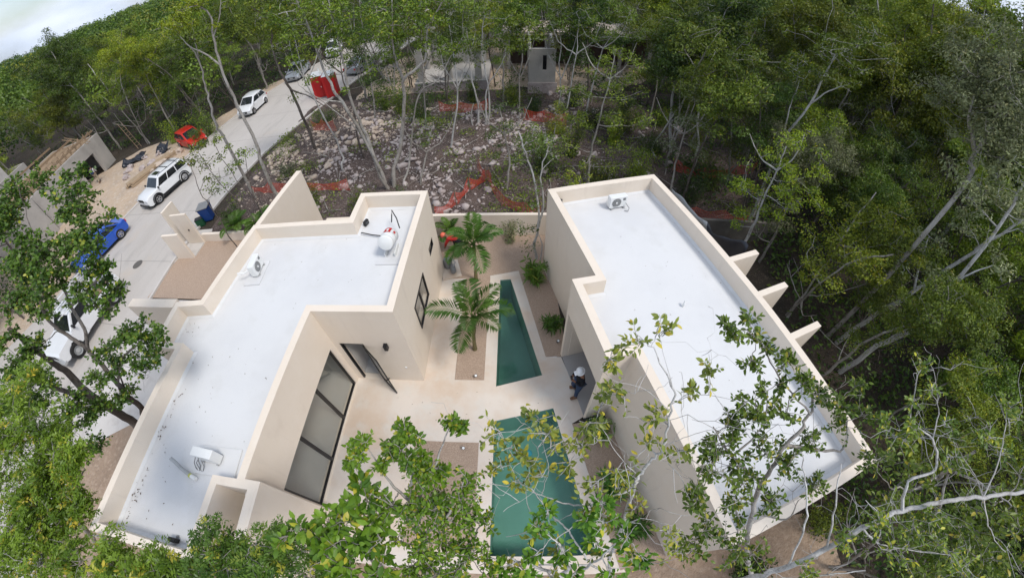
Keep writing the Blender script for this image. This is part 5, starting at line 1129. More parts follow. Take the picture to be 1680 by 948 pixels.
class TreeGen:
    def __init__(s, seed): s.rng = np.random.default_rng(seed); s.paths = []; s.nodes = []; s.LV = []; s.LF = {3: [], 4: []}; s.tint = []; s.dry = []; s.off = 0
    def limb(s, pts, r0, r1):
        pts = np.asarray(pts, float); n = len(pts); rad = r0+(r1-r0)*np.linspace(0, 1, n)**.8; s.paths.append((pts, rad))
        for p, r in zip(pts, rad): s.nodes.append((p, r))
        return pts
    def smooth(s, ctrl, k=4):
        c = np.asarray(ctrl, float); out = []
        c = np.vstack([2*c[0]-c[1], c, 2*c[-1]-c[-2]])
        for i_ in range(1, len(c)-2):
            for t in np.linspace(0, 1, k, endpoint=False):
                p0, p1, p2, p3 = c[i_-1:i_+3]; out.append(.5*((2*p1)+(-p0+p2)*t+(2*p0-5*p1+4*p2-p3)*t*t+(-p0+3*p1-3*p2+p3)*t**3))
        out.append(c[-2]); out = np.array(out); out[1:-1] += s.rng.normal(0, 1, (len(out)-2, 3))*.06*np.linalg.norm(np.diff(out, axis=0), axis=1).mean()
        return out
    def nearest(s, p, below=True):
        N = np.array([n[0] for n in s.nodes]); d = np.linalg.norm(N-p, axis=1)+(np.maximum(0, N[:, 2]-p[2])*1.5 if below else 0)
        k = int(np.argmin(d)); return s.nodes[k]
    def addleaves(s, V, F4, F3, n, tint, dry):
        m = len(V)//n
        s.LV.append(V)
        if F4 is not None and len(F4): s.LF[4].append(F4+s.off)
        if F3 is not None and len(F3): s.LF[3].append(F3+s.off)
        s.tint.append(np.repeat(tint, m)); s.dry.append(np.repeat(dry, m)); s.off += len(V)
    def clump(s, c, rad, nleaf, lsize, flat=.6, twigs=4, connect=True):
        rng = s.rng; c = np.asarray(c, float)
        if connect:
            p, r = s.nearest(c); 
            if np.linalg.norm(p-c) > .05: s.limb(curve(p, c, rng, .13, 6, -.03), min(r*.7, .012+.012*np.linalg.norm(p-c)), .008)
        for _ in range(twigs):
            e = c+rng.normal(0, .5, 3)*rad*np.array([1, 1, flat]); s.paths.append((curve(c-np.array([0, 0, rad*.2]), e, rng, .1, 4), np.linspace(.008, .003, 4)))
        n = int(nleaf); u = rng.normal(0, 1, (n, 3)); u /= np.linalg.norm(u, axis=1)[:, None]; rr_ = rad*rng.uniform(.15, 1, n)[:, None]**.55
        pos = c+u*rr_*np.array([1, 1, flat])
        V, F = leaves_np(pos, lsize, rng, .45, nrm=u*.75+np.array([0, 0, .55]))
        base = rng.uniform(.15, .75); s.addleaves(V, None, F, n, np.clip(base+rng.normal(0, .22, n), 0, 1), rng.uniform(0, 1, n))
    def sprig(s, c, rad, ntw, lsize, per=9, flat=.7, kind='broad', connect=True, r_in=.012, aspect=.42, tintb=None):
        """foreground cluster: real twigs carrying leaves along them"""
        rng = s.rng; c = np.asarray(c, float); start = c
        if connect:
            p, r = s.nearest(c, False); dist = np.linalg.norm(p-c)
            if dist > .03: s.limb(curve(p, c, rng, .16, 7), min(r*.75, r_in+.006*dist), .006)
            ax_ = (c-p)/(dist+1e-6)
        else: ax_ = np.array([0, 0, 1.])
        base = rng.uniform(.2, .7) if tintb is None else tintb
        for _ in range(ntw):
            d = rng.normal(0, 1, 3)+ax_*.6; d[2] = d[2]*flat+.15; d /= np.linalg.norm(d); L_ = rad*rng.uniform(.45, 1.15)
            pts = curve(c+rng.normal(0, .08, 3)*rad, c+d*L_, rng, .12, 6, .04); s.paths.append((pts, np.linspace(.0055, .0018, 6)))
            k = rng.integers(max(2, per-3), per+3); ts = np.sort(rng.uniform(.15, 1, k)); idx = ts*5; i0 = np.clip(idx.astype(int), 0, 4); f = (idx-i0)[:, None]
            pos = pts[i0]*(1-f)+pts[i0+1]*f; side = np.cross(d, [0, 0, 1.]); side /= np.linalg.norm(side)+1e-9
            sg = np.where(np.arange(k) % 2 == 0, 1, -1)[:, None]; direc = d[None]*.7+side[None]*sg
            if kind == 'broad':
                V, F4, F3 = leaves6_np(pos, lsize, rng, direc, aspect); s.addleaves(V, F4, F3, k, np.clip(base+rng.normal(0, .25, k), 0, 1), rng.uniform(0, 1, k))
            else:   # feathery pinnate fronds: a rachis with many narrow leaflets
                for p_, dd in zip(pos, direc+rng.normal(0, .35, (k, 3))):
                    dd = dd/np.linalg.norm(dd); Lr = lsize*rng.uniform(.7, 1.2); m = 10; tt = np.linspace(.12, 1, m)[:, None]; q = p_+dd*Lr*tt-np.array([0, 0, 1])*Lr*.3*tt**2
                    sd_ = np.cross(dd, [0, 0, 1.]); sd_ /= np.linalg.norm(sd_)+1e-9
                    pp = np.vstack([q, q]); dr_ = np.vstack([np.tile(sd_+dd*.45, (m, 1)), np.tile(-sd_+dd*.45, (m, 1))]); w_ = Lr*.30*np.sin(np.pi*np.clip(tt, .12, .97))**.5
                    V, F = leaves_np(pp, np.vstack([w_, w_]).ravel(), rng, .8, .36, .03, dr_*1.0)
                    tb = np.clip(base+rng.normal(0, .15), 0, 1); s.addleaves(V, None, F, 2*m, np.full(2*m, tb), np.full(2*m, rng.uniform(0, 1)))
    def meshes(s, name, seg=7):
        V, F = tubes_np(s.paths, seg); tr = npmesh(name+'_trunk', V, [F], smooth=True)
        fs = []
        if s.LF[4]: fs.append(np.concatenate(s.LF[4]))
        if s.LF[3]: fs.append(np.concatenate(s.LF[3]))
        cr_ = npmesh(name+'_crown', np.concatenate(s.LV), fs, {'tint': np.concatenate(s.tint), 'dry': np.concatenate(s.dry)}) if s.LV else None
        return tr, cr_
    def nleaves(s): return sum(len(t) for t in s.tint)

def forest_proto(seed, h=10.0, spread=3.0, crown0=.45, stems=1, nclump=60, per=80, ls=.2, flat=.55, crad=.7, r0=.11, lean=.1, bare=.1):
    g_ = TreeGen(seed); rng = g_.rng
    tips = []
    for k in range(stems):
        a = rng.uniform(0, 6.28)+k*2.4; tilt = (lean if stems == 1 else lean+.16)*rng.uniform(.5, 1.3)
        top = np.array([math.cos(a)*tilt*h, math.sin(a)*tilt*h, h*rng.uniform(.72, .92)]); c0 = np.array([math.cos(a), math.sin(a), 0])*(.12 if stems > 1 else 0)
        mid = c0*2+top*np.array([.3, .3, .5])+rng.normal(0, .22, 3)*np.array([1, 1, .3])
        mid2 = top*np.array([.62, .62, .76])+rng.normal(0, .25, 3)*np.array([1, 1, .3])
        pts = g_.smooth([c0+[0, 0, -.2], c0*1.3+[0, 0, h*.12], mid, mid2, top], 4); g_.limb(pts, r0*rng.uniform(.8, 1.1)/math.sqrt(stems)**.7, .03)
        nl = rng.integers(4, 7)
        for q in range(nl):
            t = rng.uniform(max(.25, crown0-.12), .92); b = pts[int(t*(len(pts)-1))]; az_ = rng.uniform(0, 6.28); ln = spread*rng.uniform(.45, 1.0)*(1.15-t*.5)
            e = b+np.array([math.cos(az_)*ln, math.sin(az_)*ln, ln*rng.uniform(.45, 1.1)]); e[2] = min(e[2], h*1.02)
            m = (b+e)/2+np.array([0, 0, -.12*ln])+rng.normal(0, .1, 3)*ln*.5; bp_ = g_.smooth([b, m, e], 5); g_.limb(bp_, r0*.42*(1.1-t*.5), .014)
            for _ in range(2):
                b2 = bp_[rng.integers(3, len(bp_))]; e2 = b2+rng.normal(0, .5, 3)*ln*np.array([1, 1, .6])+np.array([0, 0, .35*ln]); g_.limb(curve(b2, e2, rng, .12, 6), r0*.2, .01)
    # clumps in the crown volume, kept near limb tips
    N = np.array([n[0] for n in g_.nodes]); hi = N[N[:, 2] > h*crown0]
    for _ in range(nclump):
        b = hi[rng.integers(len(hi))]; c = b+rng.normal(0, .45, 3)*np.array([spread*.35, spread*.35, .5])+np.array([0, 0, .15]); c[2] = np.clip(c[2], h*crown0*.95, h*1.05)
        g_.clump(c, crad*rng.uniform(.55, 1.3), per*rng.uniform(.6, 1.3), ls, flat, 2)
    for _ in range(int(bare*20)):   # bare twigs
        b = N[rng.integers(len(N)//3, len(N))]; g_.limb(curve(b, b+rng.normal(0, .6, 3)+[0, 0, .4], rng, .15, 5), .014, .004)
    return g_.meshes('proto%d' % seed)

def put_tree(name, meshes, loc, rz, sc, bark, leaf, label, cat='tree', group=None, tilt=(0, 0)):
    r = empty(name, loc, rz, label, cat, group); r.scale = (sc, sc, sc) if not hasattr(sc, '__len__') else sc; r.rotation_euler = (tilt[0], tilt[1], rz)
    for nm, me, m in (('trunk', meshes[0], bark), ('crown', meshes[1], leaf)):
        if me is None: continue
        if not me.materials: me.materials.append(m)
        o = bpy.data.objects.new(nm, me); COL.objects.link(o); o.parent = r
        if me.materials[0] != m: o.material_slots[0].link = 'OBJECT'; o.material_slots[0].material = m
    return r

# ---- prototypes
PR = {
 'dense': [forest_proto(100+k, 10.2, 3.2, .34, 1+(k % 2), 125, 185, .125, .55, .66, .11, bare=.15) for k in range(4)],
 'slender': [forest_proto(120+k, 9.5, 2.0, .42, 1+(k % 3), 62, 105, .13, .6, .55, .075, .12, .3) for k in range(5)],
 'bushy': [forest_proto(140+k, 4.6, 1.9, .2, 3, 52, 120, .12, .7, .55, .045, .12) for k in range(3)],
 'tall': [forest_proto(160+k, 12.6, 3.4, .42, 1, 130, 180, .13, .5, .70, .13, .08, .15) for k in range(3)],
 'open': [forest_proto(180+k, 9.8, 3.0, .38, 2, 80, 110, .125, .45, .6, .09, .12, .4) for k in range(3)],
}
LEAFS = {'mid green': L_mid, 'dark green': L_dark, 'yellow-green': L_yel, 'grey-green': L_grey}
trng = random.Random(77); placed = []
def blocked(x, y, rad=0):
    if -20.3 < x < -9 and -16 < y < 36 and not (x < -12.3 and y < 0 and x > -17): pass
    rx = np.interp(y, [-14, 0, 8, 18, 30, 37, 48, 62, 80], [-34, -32.5, -29.6, -28.8, -27.4, -26.0, -22.2, -17.3, -13.3]); re_ = np.interp(y, [-14, 0, 6, 12, 18, 23, 28, 34, 44, 60, 80], [-15, -18.2, -19.3, -19.6, -19.4, -18.9, -17.6, -16.3, -14, -10, -6])
    if rx-1.2 < x < re_+1.0: return True
    if -13 < x < 9.3 and -2.5 < y < 15.5: return True
    if 9 < x < 11.2 and 3 < y < 16: return True                   # houses
    if -20 < x < -9 and -2.5 < y < 14: return True
    if -48 < x < -27 and 11 < y < 29: return True                      # unfinished house and its yard
    if clearing_inside(x, y) and x < 8.5 and y < 28: return True
    if (-20 < x < -13 and y < 34) or (x > -1 and y < 12.5 and x < 9.5): return True
    if -9 < x < -2.2 and 30.5 < y < 37: return True
    if .2 < x < 3.4 and 22 < y < 37: return True
    if -2.5 < x < 13 and 35.4 < y < 41: return True
    return False
def visible(x, y):
    """inside the picture wedge, with margin"""
    if y < -7: return False
    if y < 1.5: return abs(x) > 9
    return True
counts = 0
def region(x, y):
    if x > 9 and y < 9: return 'right', 'right of the wall fins'
    if x > 9 and y < 20: return 'right', 'right of the low garden wall'
    if x > 9 and x < 25: return 'right', 'at the clearing\'s right end'
    if x > 9: return 'right', 'in the upper right corner'
    if x < -38: return 'left', 'behind the unfinished house'
    if x < -24 and y < 48: return 'left', 'behind the parked cars'
    if x < -12: return 'left', 'along the far street'
    if x < -3: return 'back', 'behind the stone foundations'
    return 'back', 'behind the slot-window wall'
cands = []
for _ in range(60000):
    R = 8+trng.random()**.75*80; a = math.radians(trng.uniform(-88, 112)); x, y = R*math.sin(a), R*math.cos(a)
    cands.append((R, x, y))
cands.sort()
def spacing(R): return 2.5+.035*R
NT = 0
for R, x, y in cands:
    if NT >= 262: break
    if blocked(x, y) or not visible(x, y): continue
    if x > 9 and R < 12.5 and y > -1: continue
    sp = spacing(R)
    if any((x-u)**2+(y-v)**2 < sp*sp for u, v in placed): continue
    placed.append((x, y)); NT += 1
    reg, phrase = region(x, y); q = trng.random()
    if reg == 'back': kind = 'slender' if q < .55 else ('open' if q < .75 else ('dense' if q < .9 else 'bushy'))
    elif reg == 'right': kind = 'tall' if q < .26 else ('dense' if q < .62 else ('open' if q < .82 else ('slender' if q < .92 else 'bushy')))
    else: kind = 'dense' if q < .5 else ('open' if q < .8 else 'slender')
    ln = trng.choices(['mid green', 'dark green', 'yellow-green', 'grey-green'], [.42, .26, .29, .03])[0]
    sc = trng.uniform(.82, 1.12)*(1.0 if reg != 'left' else .95)
    if reg == 'right' and R < 24 and kind == 'tall': kind = 'open'
    if reg == 'right' and R < 24: sc *= .72 if R < 17 else .84
    if reg == 'right' and R > 26: sc *= 1.1
    if R > 24 and x > .75*y: sc *= 1.22
    if reg == 'left': sc *= 1.12; ln = trng.choice(['mid green', 'yellow-green', 'mid green', ln])
    bark = M_barkpale if trng.random() < .7 else M_barkdark
    shape = {'dense': 'broad dense-crowned', 'slender': 'thin slender', 'bushy': 'low bushy', 'tall': 'tall', 'open': 'open-crowned'}[kind]
    ft_ = put_tree('forest_tree', trng.choice(PR[kind]), (x, y, -.05), trng.uniform(0, 6.28), (sc, sc, sc*trng.uniform(.9, 1.08)), bark, LEAFS[ln],
             None, 'tree', f'{kind} {ln} trees {phrase}', (trng.uniform(-.05, .05), trng.uniform(-.05, .05)))
GROUPED = {}
for o in [o for o in bpy.data.objects if o.name.startswith('forest_tree') and o.get('group')]: GROUPED.setdefault(o['group'], []).append(o)
for gname, os_ in GROUPED.items():
    os_.sort(key=lambda o: math.atan2(o.location.x, o.location.y))
    for k, o in enumerate(os_): o['label'] = (f'{ORD[k]} from the left of the ' if len(os_) > 1 else 'the only one of the ')+gname if len(os_) > 1 else gname.replace(' trees ', ' tree ')
Rmax = R; print('forest trees', NT, 'out to', round(Rmax, 1))

# far wood beyond the single trees, one mass of crowns
def far_forest():
    rng = np.random.default_rng(11); VV, TT, DD = [], [], []; off = 0; FF = []
    n = 5600; R = 40+rng.uniform(0, 1, n)**1.55*440; PL = np.array(placed); a = np.radians(rng.uniform(-85, 92, n)); X, Y = R*np.sin(a), R*np.cos(a)
    for x, y, r in zip(X, Y, R):
        if r < 110 and (blocked(x, y) or (x < -24 and 8 < y < 30 and x > -52)): continue
        if r < Rmax+6 and np.min((PL[:, 0]-x)**2+(PL[:, 1]-y)**2) < 6.5: continue
        m = int(np.clip(24000/r, 45, 420)); h = rng.uniform(6.0, 11.8); cr = rng.uniform(1.9, 4.6)
        if r < Rmax: h *= .8; cr *= .8
        u = rng.normal(0, 1, (m, 3)); u[:, 2] = np.abs(u[:, 2])*.9-.25; u /= np.linalg.norm(u, axis=1)[:, None]
        lump = 1+.22*np.sin(u[:, 0]*5+x)*np.cos(u[:, 1]*5+y)
        pos = np.array([x, y, h-cr*.75])+u*np.array([cr, cr, cr*.85])*(rng.uniform(.75, 1.02, m)*lump)[:, None]
        V, F = leaves_np(pos, np.clip(.15+r/420, .26, 1.1), rng, .5, .8, nrm=u+np.array([0, 0, .25]))
        VV.append(V); FF.append(F+off); off += len(V); b = rng.uniform(-.25, 1.1); yl = rng.uniform(.90, 1.0) if rng.random() < .16 else .3; TT.append(np.repeat(np.clip(b+rng.normal(0, .14, m), 0, 1), 4)); DD.append(np.full(4*m, yl))
    o = link('distant_forest', npmesh('distant_forest', np.concatenate(VV), [np.concatenate(FF)], {'tint': np.concatenate(TT), 'dry': np.concatenate(DD)}), L_mid)
    print('far faces', sum(len(f) for f in FF)); return tag(o, 'distant green forest running to the horizon', 'forest', kind='stuff')
far_forest()
# undergrowth: leafy ground layer in the woods
def undergrowth():
    rng = np.random.default_rng(31); n = 5200; R = 9+rng.uniform(0, 1, n)**.8*60; a = np.radians(rng.uniform(-88, 112, n)); P = []
    for x, y in zip(R*np.sin(a), R*np.cos(a)):
        if not blocked(x, y): P.append((x, y))
    P = np.array(P); per = 34; c = np.repeat(P, per, 0); hh = np.repeat(rng.uniform(.25, 1.5, len(P)), per)
    pos = np.stack([c[:, 0]+rng.normal(0, .45, len(c)), c[:, 1]+rng.normal(0, .45, len(c)), hh*rng.uniform(.1, 1, len(c))], 1)
    V, F = leaves_np(pos, .22, rng, .5, .5); b = np.repeat(rng.uniform(0, .8, len(P)), per)
    o = link('undergrowth', npmesh('undergrowth', V, [F], {'tint': np.repeat(np.clip(b+rng.normal(0, .15, len(b)), 0, 1), 4), 'dry': np.repeat(rng.uniform(0, 1, len(b)), 4)}), L_dark)
    return tag(o, 'low green undergrowth covering the forest floor', 'undergrowth', kind='stuff')
undergrowth()
def weeds():
    rng = np.random.default_rng(33); n = 900; X = rng.uniform(-18, 13, n); Y = rng.uniform(14, 30, n); m = clearing_inside(X, Y) & (fbm(X, Y, .55)+rng.normal(0, .25, n) > .25); P = np.stack([X[m], Y[m]], 1); per = 40
    c = np.repeat(P, per, 0); hh = np.repeat(rng.uniform(.15, .7, len(P)), per); pos = np.stack([c[:, 0]+rng.normal(0, .28, len(c)), c[:, 1]+rng.normal(0, .28, len(c)), clear_h(c[:, 0], c[:, 1])+hh*rng.uniform(.1, 1, len(c))], 1)
    V, F = leaves_np(pos, .13, rng, .5, .5); b = np.repeat(rng.uniform(.1, .9, len(P)), per)
    o = link('weeds', npmesh('weeds', V, [F], {'tint': np.repeat(np.clip(b+rng.normal(0, .15, len(b)), 0, 1), 4), 'dry': np.repeat(rng.uniform(0, 1, len(b)), 4)}), L_mid)
    tag(o, 'green weeds sprouting between the stones of the clearing', 'weeds', kind='stuff')
    # dead sticks and cut branches lying about
    paths = []
    for _ in range(260):
        x, y = rng.uniform(-15, 12), rng.uniform(14.3, 29)
        if not clearing_inside(x, y): continue
        L_ = rng.uniform(.4, 2.4); a = rng.uniform(0, 6.28); z = float(clear_h(x, y))+.06; x2, y2 = x+L_*math.cos(a), y+L_*math.sin(a)
        paths.append((curve((x, y, z), (x2, y2, float(clear_h(x2, y2))+rng.uniform(.05, .35)), rng, .08, 6), np.linspace(rng.uniform(.012, .035), .006, 6)))
    V, F = tubes_np(paths, 5); tag(link('fallen_branches', npmesh('fallen_branches', V, [F], smooth=True), M_barkpale), 'grey dead branches strewn over the rubble', 'branches', kind='stuff')
weeds()

# ---- individual trees of the clearing, drawn along their real trunks: points are (px, py, horizontal distance)
def trunk_tree(name, label, limbs, blobs, bark, leaf, ls=.16, per=70, group=None, fine=False, flat=.6, seed=1, dens=1.0, cat='tree'):
    g_ = TreeGen(seed); P0 = None
    for spec, r0, r1 in limbs:
        pts = [atR(*p) for p in spec]
        if P0 is None:
            P0 = np.array([pts[0][0], pts[0][1], 0.0])
            if pts[0][2] > .15: pts = [np.array([pts[0][0], pts[0][1], -.15])]+pts
        g_.limb(g_.smooth(np.array(pts)-P0, 4), r0, r1)
    for (px, py, R, rad) in blobs:
        c = atR(px, py, R)-P0; n = max(1, int(round((rad/.45)**2*dens*1.7)))
        for _ in range(n):
            cc = c+g_.rng.normal(0, .5, 3)*rad*np.array([1, 1, .7])
            if fine: g_.sprig(cc, .32, 5, ls, 8)
            else: g_.clump(cc, .42*g_.rng.uniform(.6, 1.3), per*g_.rng.uniform(.6, 1.3), ls, flat, 3)
    tr, cr_ = g_.meshes(name); return put_tree(name, (tr, cr_), tuple(P0), 0, 1, bark, leaf, label, cat, group)
R1 = 18.6
trunk_tree('forest_tree', 'big pale multi-stem tree at the left of the clearing, behind the water tank', [
    ([(650, 318, 18.2), (646, 285, 18.4), (658, 236, R1), (664, 157, R1), (662, 131, R1), (696, 99, R1), (701, 52, R1), (725, 5, R1)], .14, .035),
    ([(662, 131, R1), (650, 100, R1), (646, 79, R1), (643, 0, R1)], .08, .03),
    ([(640, 318, 18.2), (625, 290, 18.4), (609, 248, R1), (562, 168, R1), (547, 147, R1), (526, 99, R1+.3), (505, 39, R1+.3), (486, 0, R1+.3)], .12, .035),
    ([(632, 300, 18.3), (606, 235, R1), (583, 183, R1), (568, 131, R1), (562, 92, R1), (539, 0, R1)], .11, .03),
    ([(655, 318, 18.2), (672, 270, 18.8), (678, 200, 19), (690, 150, 19), (720, 130, 19), (760, 60, 19)], .07, .02),
    ([(562, 168, R1), (520, 160, R1-.2), (490, 140, R1-.2)], .04, .01), ([(606, 235, R1), (560, 190, R1), (500, 150, R1-.3)], .05, .01)],
    [(725, 0, R1, 1.3), (650, 5, R1, 1.2), (690, 30, R1, 1.2), (540, 5, R1, 1.2), (490, 10, R1, 1.2), (600, 30, R1, 1.0), (520, 60, R1, .9), (470, 60, R1, .9), (640, 50, R1, .7), (560, 40, R1, .8), (740, 70, 19, .7), (480, 100, R1, .5), (500, 130, R1, .3), (620, 60, R1, .9), (580, 70, R1, .8), (660, 95, R1, .5), (545, 90, R1, .5), (700, 70, R1, .6), (605, 110, R1, .35), (567, 150, R1, .25), (770, 20, 19, 1.2)], M_barkpale, L_mid, .15, 60, seed=301, dens=.9)
trunk_tree('forest_tree', 'thin dark-footed tree leaning over the kerb beside the red toilets', [([(503, 206, 25.5), (476, 147, 25.5), (460, 118, 25.5), (447, 79, 25.5), (444, 39, 25.5), (405, 5, 25.5)], .12, .03), ([(476, 147, 25.5), (510, 160, 25.3), (540, 180, 25)], .06, .02)],
    [(440, 20, 25.5, 1.6), (410, 10, 25.5, 1.3), (470, 30, 25.5, 1.4), (485, 60, 25.5, 1.0), (450, 55, 25.5, .8), (490, 110, 25.3, .6), (505, 90, 25.3, .7), (480, 150, 25.4, .4), (400, 40, 25.5, .9)], M_barkdark, L_mid, .15, 60, seed=302)
trunk_tree('forest_tree', 'tall slim tree with a fork in front of the small white hatchback', [([(437, 285, 19.5), (420, 235, 19.5), (390, 175, 19.5), (362, 107, 19.5), (350, 62, 19.5), (345, 25, 19.5), (320, 3, 19.5)], .11, .03), ([(362, 107, 19.5), (335, 88, 19.5), (312, 77, 19.5), (287, 52, 19.5)], .05, .015), ([(350, 62, 19.5), (360, 30, 19.5), (362, 0, 19.5)], .04, .015)],
    [(285, 30, 19.5, .8), (270, 35, 19.5, .5), (300, 25, 19.5, .7), (290, 55, 19.5, .4), (325, 10, 19.5, .9), (355, 5, 19.5, .9), (300, 5, 19.5, .8), (350, 40, 19.5, .3)], M_barkpale, L_yel, .12, 75, seed=303)
trunk_tree('forest_tree', 'slim grey tree at the kerb left of the small white hatchback', [([(372, 235, 23), (355, 207, 23), (345, 170, 23), (337, 140, 23), (327, 100, 23), (310, 75, 23)], .10, .03), ([(327, 100, 23), (320, 70, 23), (318, 50, 23)], .04, .015)],
    [(318, 55, 23, 1.0), (300, 70, 23, .8), (335, 70, 23, .7), (310, 45, 23, .9)], M_barkpale, L_mid, .15, 60, seed=304)
trunk_tree('forest_tree', 'clump of white stems in front of the grey foundations, upper middle', [
    ([(790, 232, 23), (785, 200, 23), (784, 170, 23), (772, 120, 23), (766, 60, 23), (770, 10, 23)], .09, .02), ([(795, 232, 23), (798, 190, 23), (798, 150, 23), (815, 118, 23), (830, 90, 23)], .08, .02), ([(800, 232, 23), (803, 170, 23), (795, 110, 23), (790, 60, 23), (800, 0, 23)], .07, .02), ([(785, 228, 23), (773, 195, 23), (777, 170, 23)], .05, .02)],
    [(770, 20, 23, 1.4), (800, 10, 23, 1.4), (830, 70, 23, 1.0), (780, 70, 23, .9), (840, 30, 23, 1.3), (760, 60, 23, .8), (800, 100, 23, .4), (860, 60, 23, .9)], M_barkwhite, L_mid, .15, 55, seed=305)
for sd_, (bx, by, tx, ty, R, lb) in enumerate([(560, 250, 470, 20, 22, 'first bare-stemmed thin tree right of the red toilets'), (700, 240, 690, 0, 24, 'thin upright tree behind the pale multi-stem tree'), (740, 260, 735, 30, 21, 'thin grey tree standing in the middle of the rubble'), (850, 235, 860, 20, 24, 'thin tree just left of the grey slot-window wall'), (905, 240, 915, 20, 25, 'thin tree right below the grey slot-window wall'), (620, 210, 590, 0, 27, 'thin tree between the red toilets and the foundations'), (1075, 235, 1190, 20, 22, 'pale forked tree leaning right at the right end of the clearing')]):
    mx_ = (bx+tx)/2+((sd_*37) % 25-12); my_ = (by+ty)/2
    trunk_tree('forest_tree', lb, [([(bx, by+20, R-.4), (bx, by, R), (mx_, my_, R), (tx, ty, R)], .09, .025), ([(mx_, my_, R), (mx_+18, my_-45, R), (mx_+30, my_-90, R)], .045, .012), ([(mx_, my_, R), (mx_-22, my_-40, R), (mx_-30, my_-85, R)], .04, .012)],
        [(tx, ty, R, 1.4), (mx_+30, my_-80, R, 1.0), (mx_-30, my_-80, R, 1.0), ((mx_+tx)/2, (my_+ty)/2, R, .8), (tx+25, ty+20, R, 1.0)], M_barkpale if sd_ % 2 else M_barkwhite, [L_mid, L_yel, L_dark][sd_ % 3], .15, 50, seed=320+sd_, dens=.8)
for sd_, (spec, bl, lb, lf_, bk_) in enumerate([
    ([(965, 292, 17.0), (970, 250, 17.3), (985, 190, 17.6), (1000, 130, 17.8), (1010, 80, 18)], [(940, 150, 17.6, .8), (985, 130, 17.7, .9), (1030, 150, 17.7, .8), (960, 200, 17.4, .8), (1010, 200, 17.5, .9), (1050, 190, 17.5, .7), (935, 240, 17.3, .6), (990, 250, 17.3, .8), (1030, 240, 17.3, .7), (1010, 100, 17.8, .8), (1050, 110, 17.8, .7)], 'leafy mid green tree directly behind the back parapet of the right house', L_mid, M_barkpale),
    ([(925, 200, 24), (935, 150, 24), (945, 90, 24), (950, 30, 24)], [(930, 40, 24, 1.0), (960, 30, 24, 1.4), (990, 60, 24, 1.2), (1000, 20, 24, 1.4), (1030, 50, 24, 1.1), (900, 10, 24, 1.2)], 'leafy tree whose bare grey stems cross the far concrete slab', L_mid, M_barkwhite),
    ([(960, 190, 24.5), (975, 130, 24.5), (990, 80, 24.5), (1015, 45, 24.5)], [(1030, 20, 24.5, 1.2), (1060, 40, 24.5, 1.1), (1075, 55, 24.5, .7)], 'bare-stemmed tree with yellow-green top right of the slot-window wall', L_yel, M_barkwhite),
    ([(832, 300, 16.5), (836, 260, 16.7), (828, 220, 16.9), (820, 180, 17)], [(820, 180, 17, .6), (840, 200, 17, .6), (810, 215, 16.9, .5), (850, 240, 16.8, .6), (820, 250, 16.8, .5), (865, 275, 16.6, .5)], 'small dark leafy tree behind the courtyard wall', L_dark, M_barkpale),
    ([(900, 262, 19), (906, 235, 19.2), (912, 205, 19.4)], [(925, 185, 19.4, .5), (920, 210, 19.2, .6), (880, 220, 19.2, .6), (920, 240, 19.1, .6)], 'bushy tree in front of the slot-window wall', L_mid, M_barkpale),
    ([(1100, 318, 17.5), (1108, 270, 17.8), (1122, 220, 18), (1140, 170, 18.2)], [(1150, 160, 18.2, .8), (1120, 190, 18, .8), (1160, 200, 18, .8), (1100, 230, 17.9, .6), (1140, 240, 17.9, .6)], 'grey-green tree with a mossy stem at the right of the rubble', L_grey, M_barkpale),
    ([(1235, 372, 15.0), (1250, 330, 15.3), (1275, 280, 15.5), (1290, 240, 15.7)], [(1230, 300, 15.4, .9), (1280, 260, 15.5, .9), (1320, 290, 15.6, .9), (1250, 340, 15.2, .9), (1300, 330, 15.4, .9), (1220, 350, 15.1, .6), (1340, 330, 15.5, .7), (1310, 225, 15.7, .8), (1350, 260, 15.7, .6)], 'bright yellow-green tree above the grey garden wall beside the right house', L_yel, M_barkwhite),
    ([(690, 298, 18), (700, 250, 18.3), (712, 200, 18.5)], [(705, 200, 18.5, .5), (720, 220, 18.4, .4), (690, 230, 18.4, .4)], 'small scrubby tree in the middle of the dark rubble', L_mid, M_barkpale),
    ([(588, 230, 22), (580, 180, 22.2), (560, 120, 22.4), (565, 60, 22.5)], [(560, 60, 22.5, 1.2), (590, 90, 22.4, 1.0), (540, 110, 22.4, .7), (600, 130, 22.3, .7), (610, 60, 22.5, 1.1)], 'leafy tree behind the pale multi-stem tree near the street', L_dark, M_barkdark)]):
    ex = [([spec[-2], (spec[-2][0]+s_*28, spec[-2][1]-22, spec[-2][2]), (spec[-2][0]+s_*45, spec[-2][1]-60, spec[-2][2])], .045, .012) for s_ in (-1, 1)]
    trunk_tree('forest_tree', lb, [(spec, .085, .02)]+ex, bl, bk_, lf_, .11, 85, seed=380+sd_, dens=1.0)
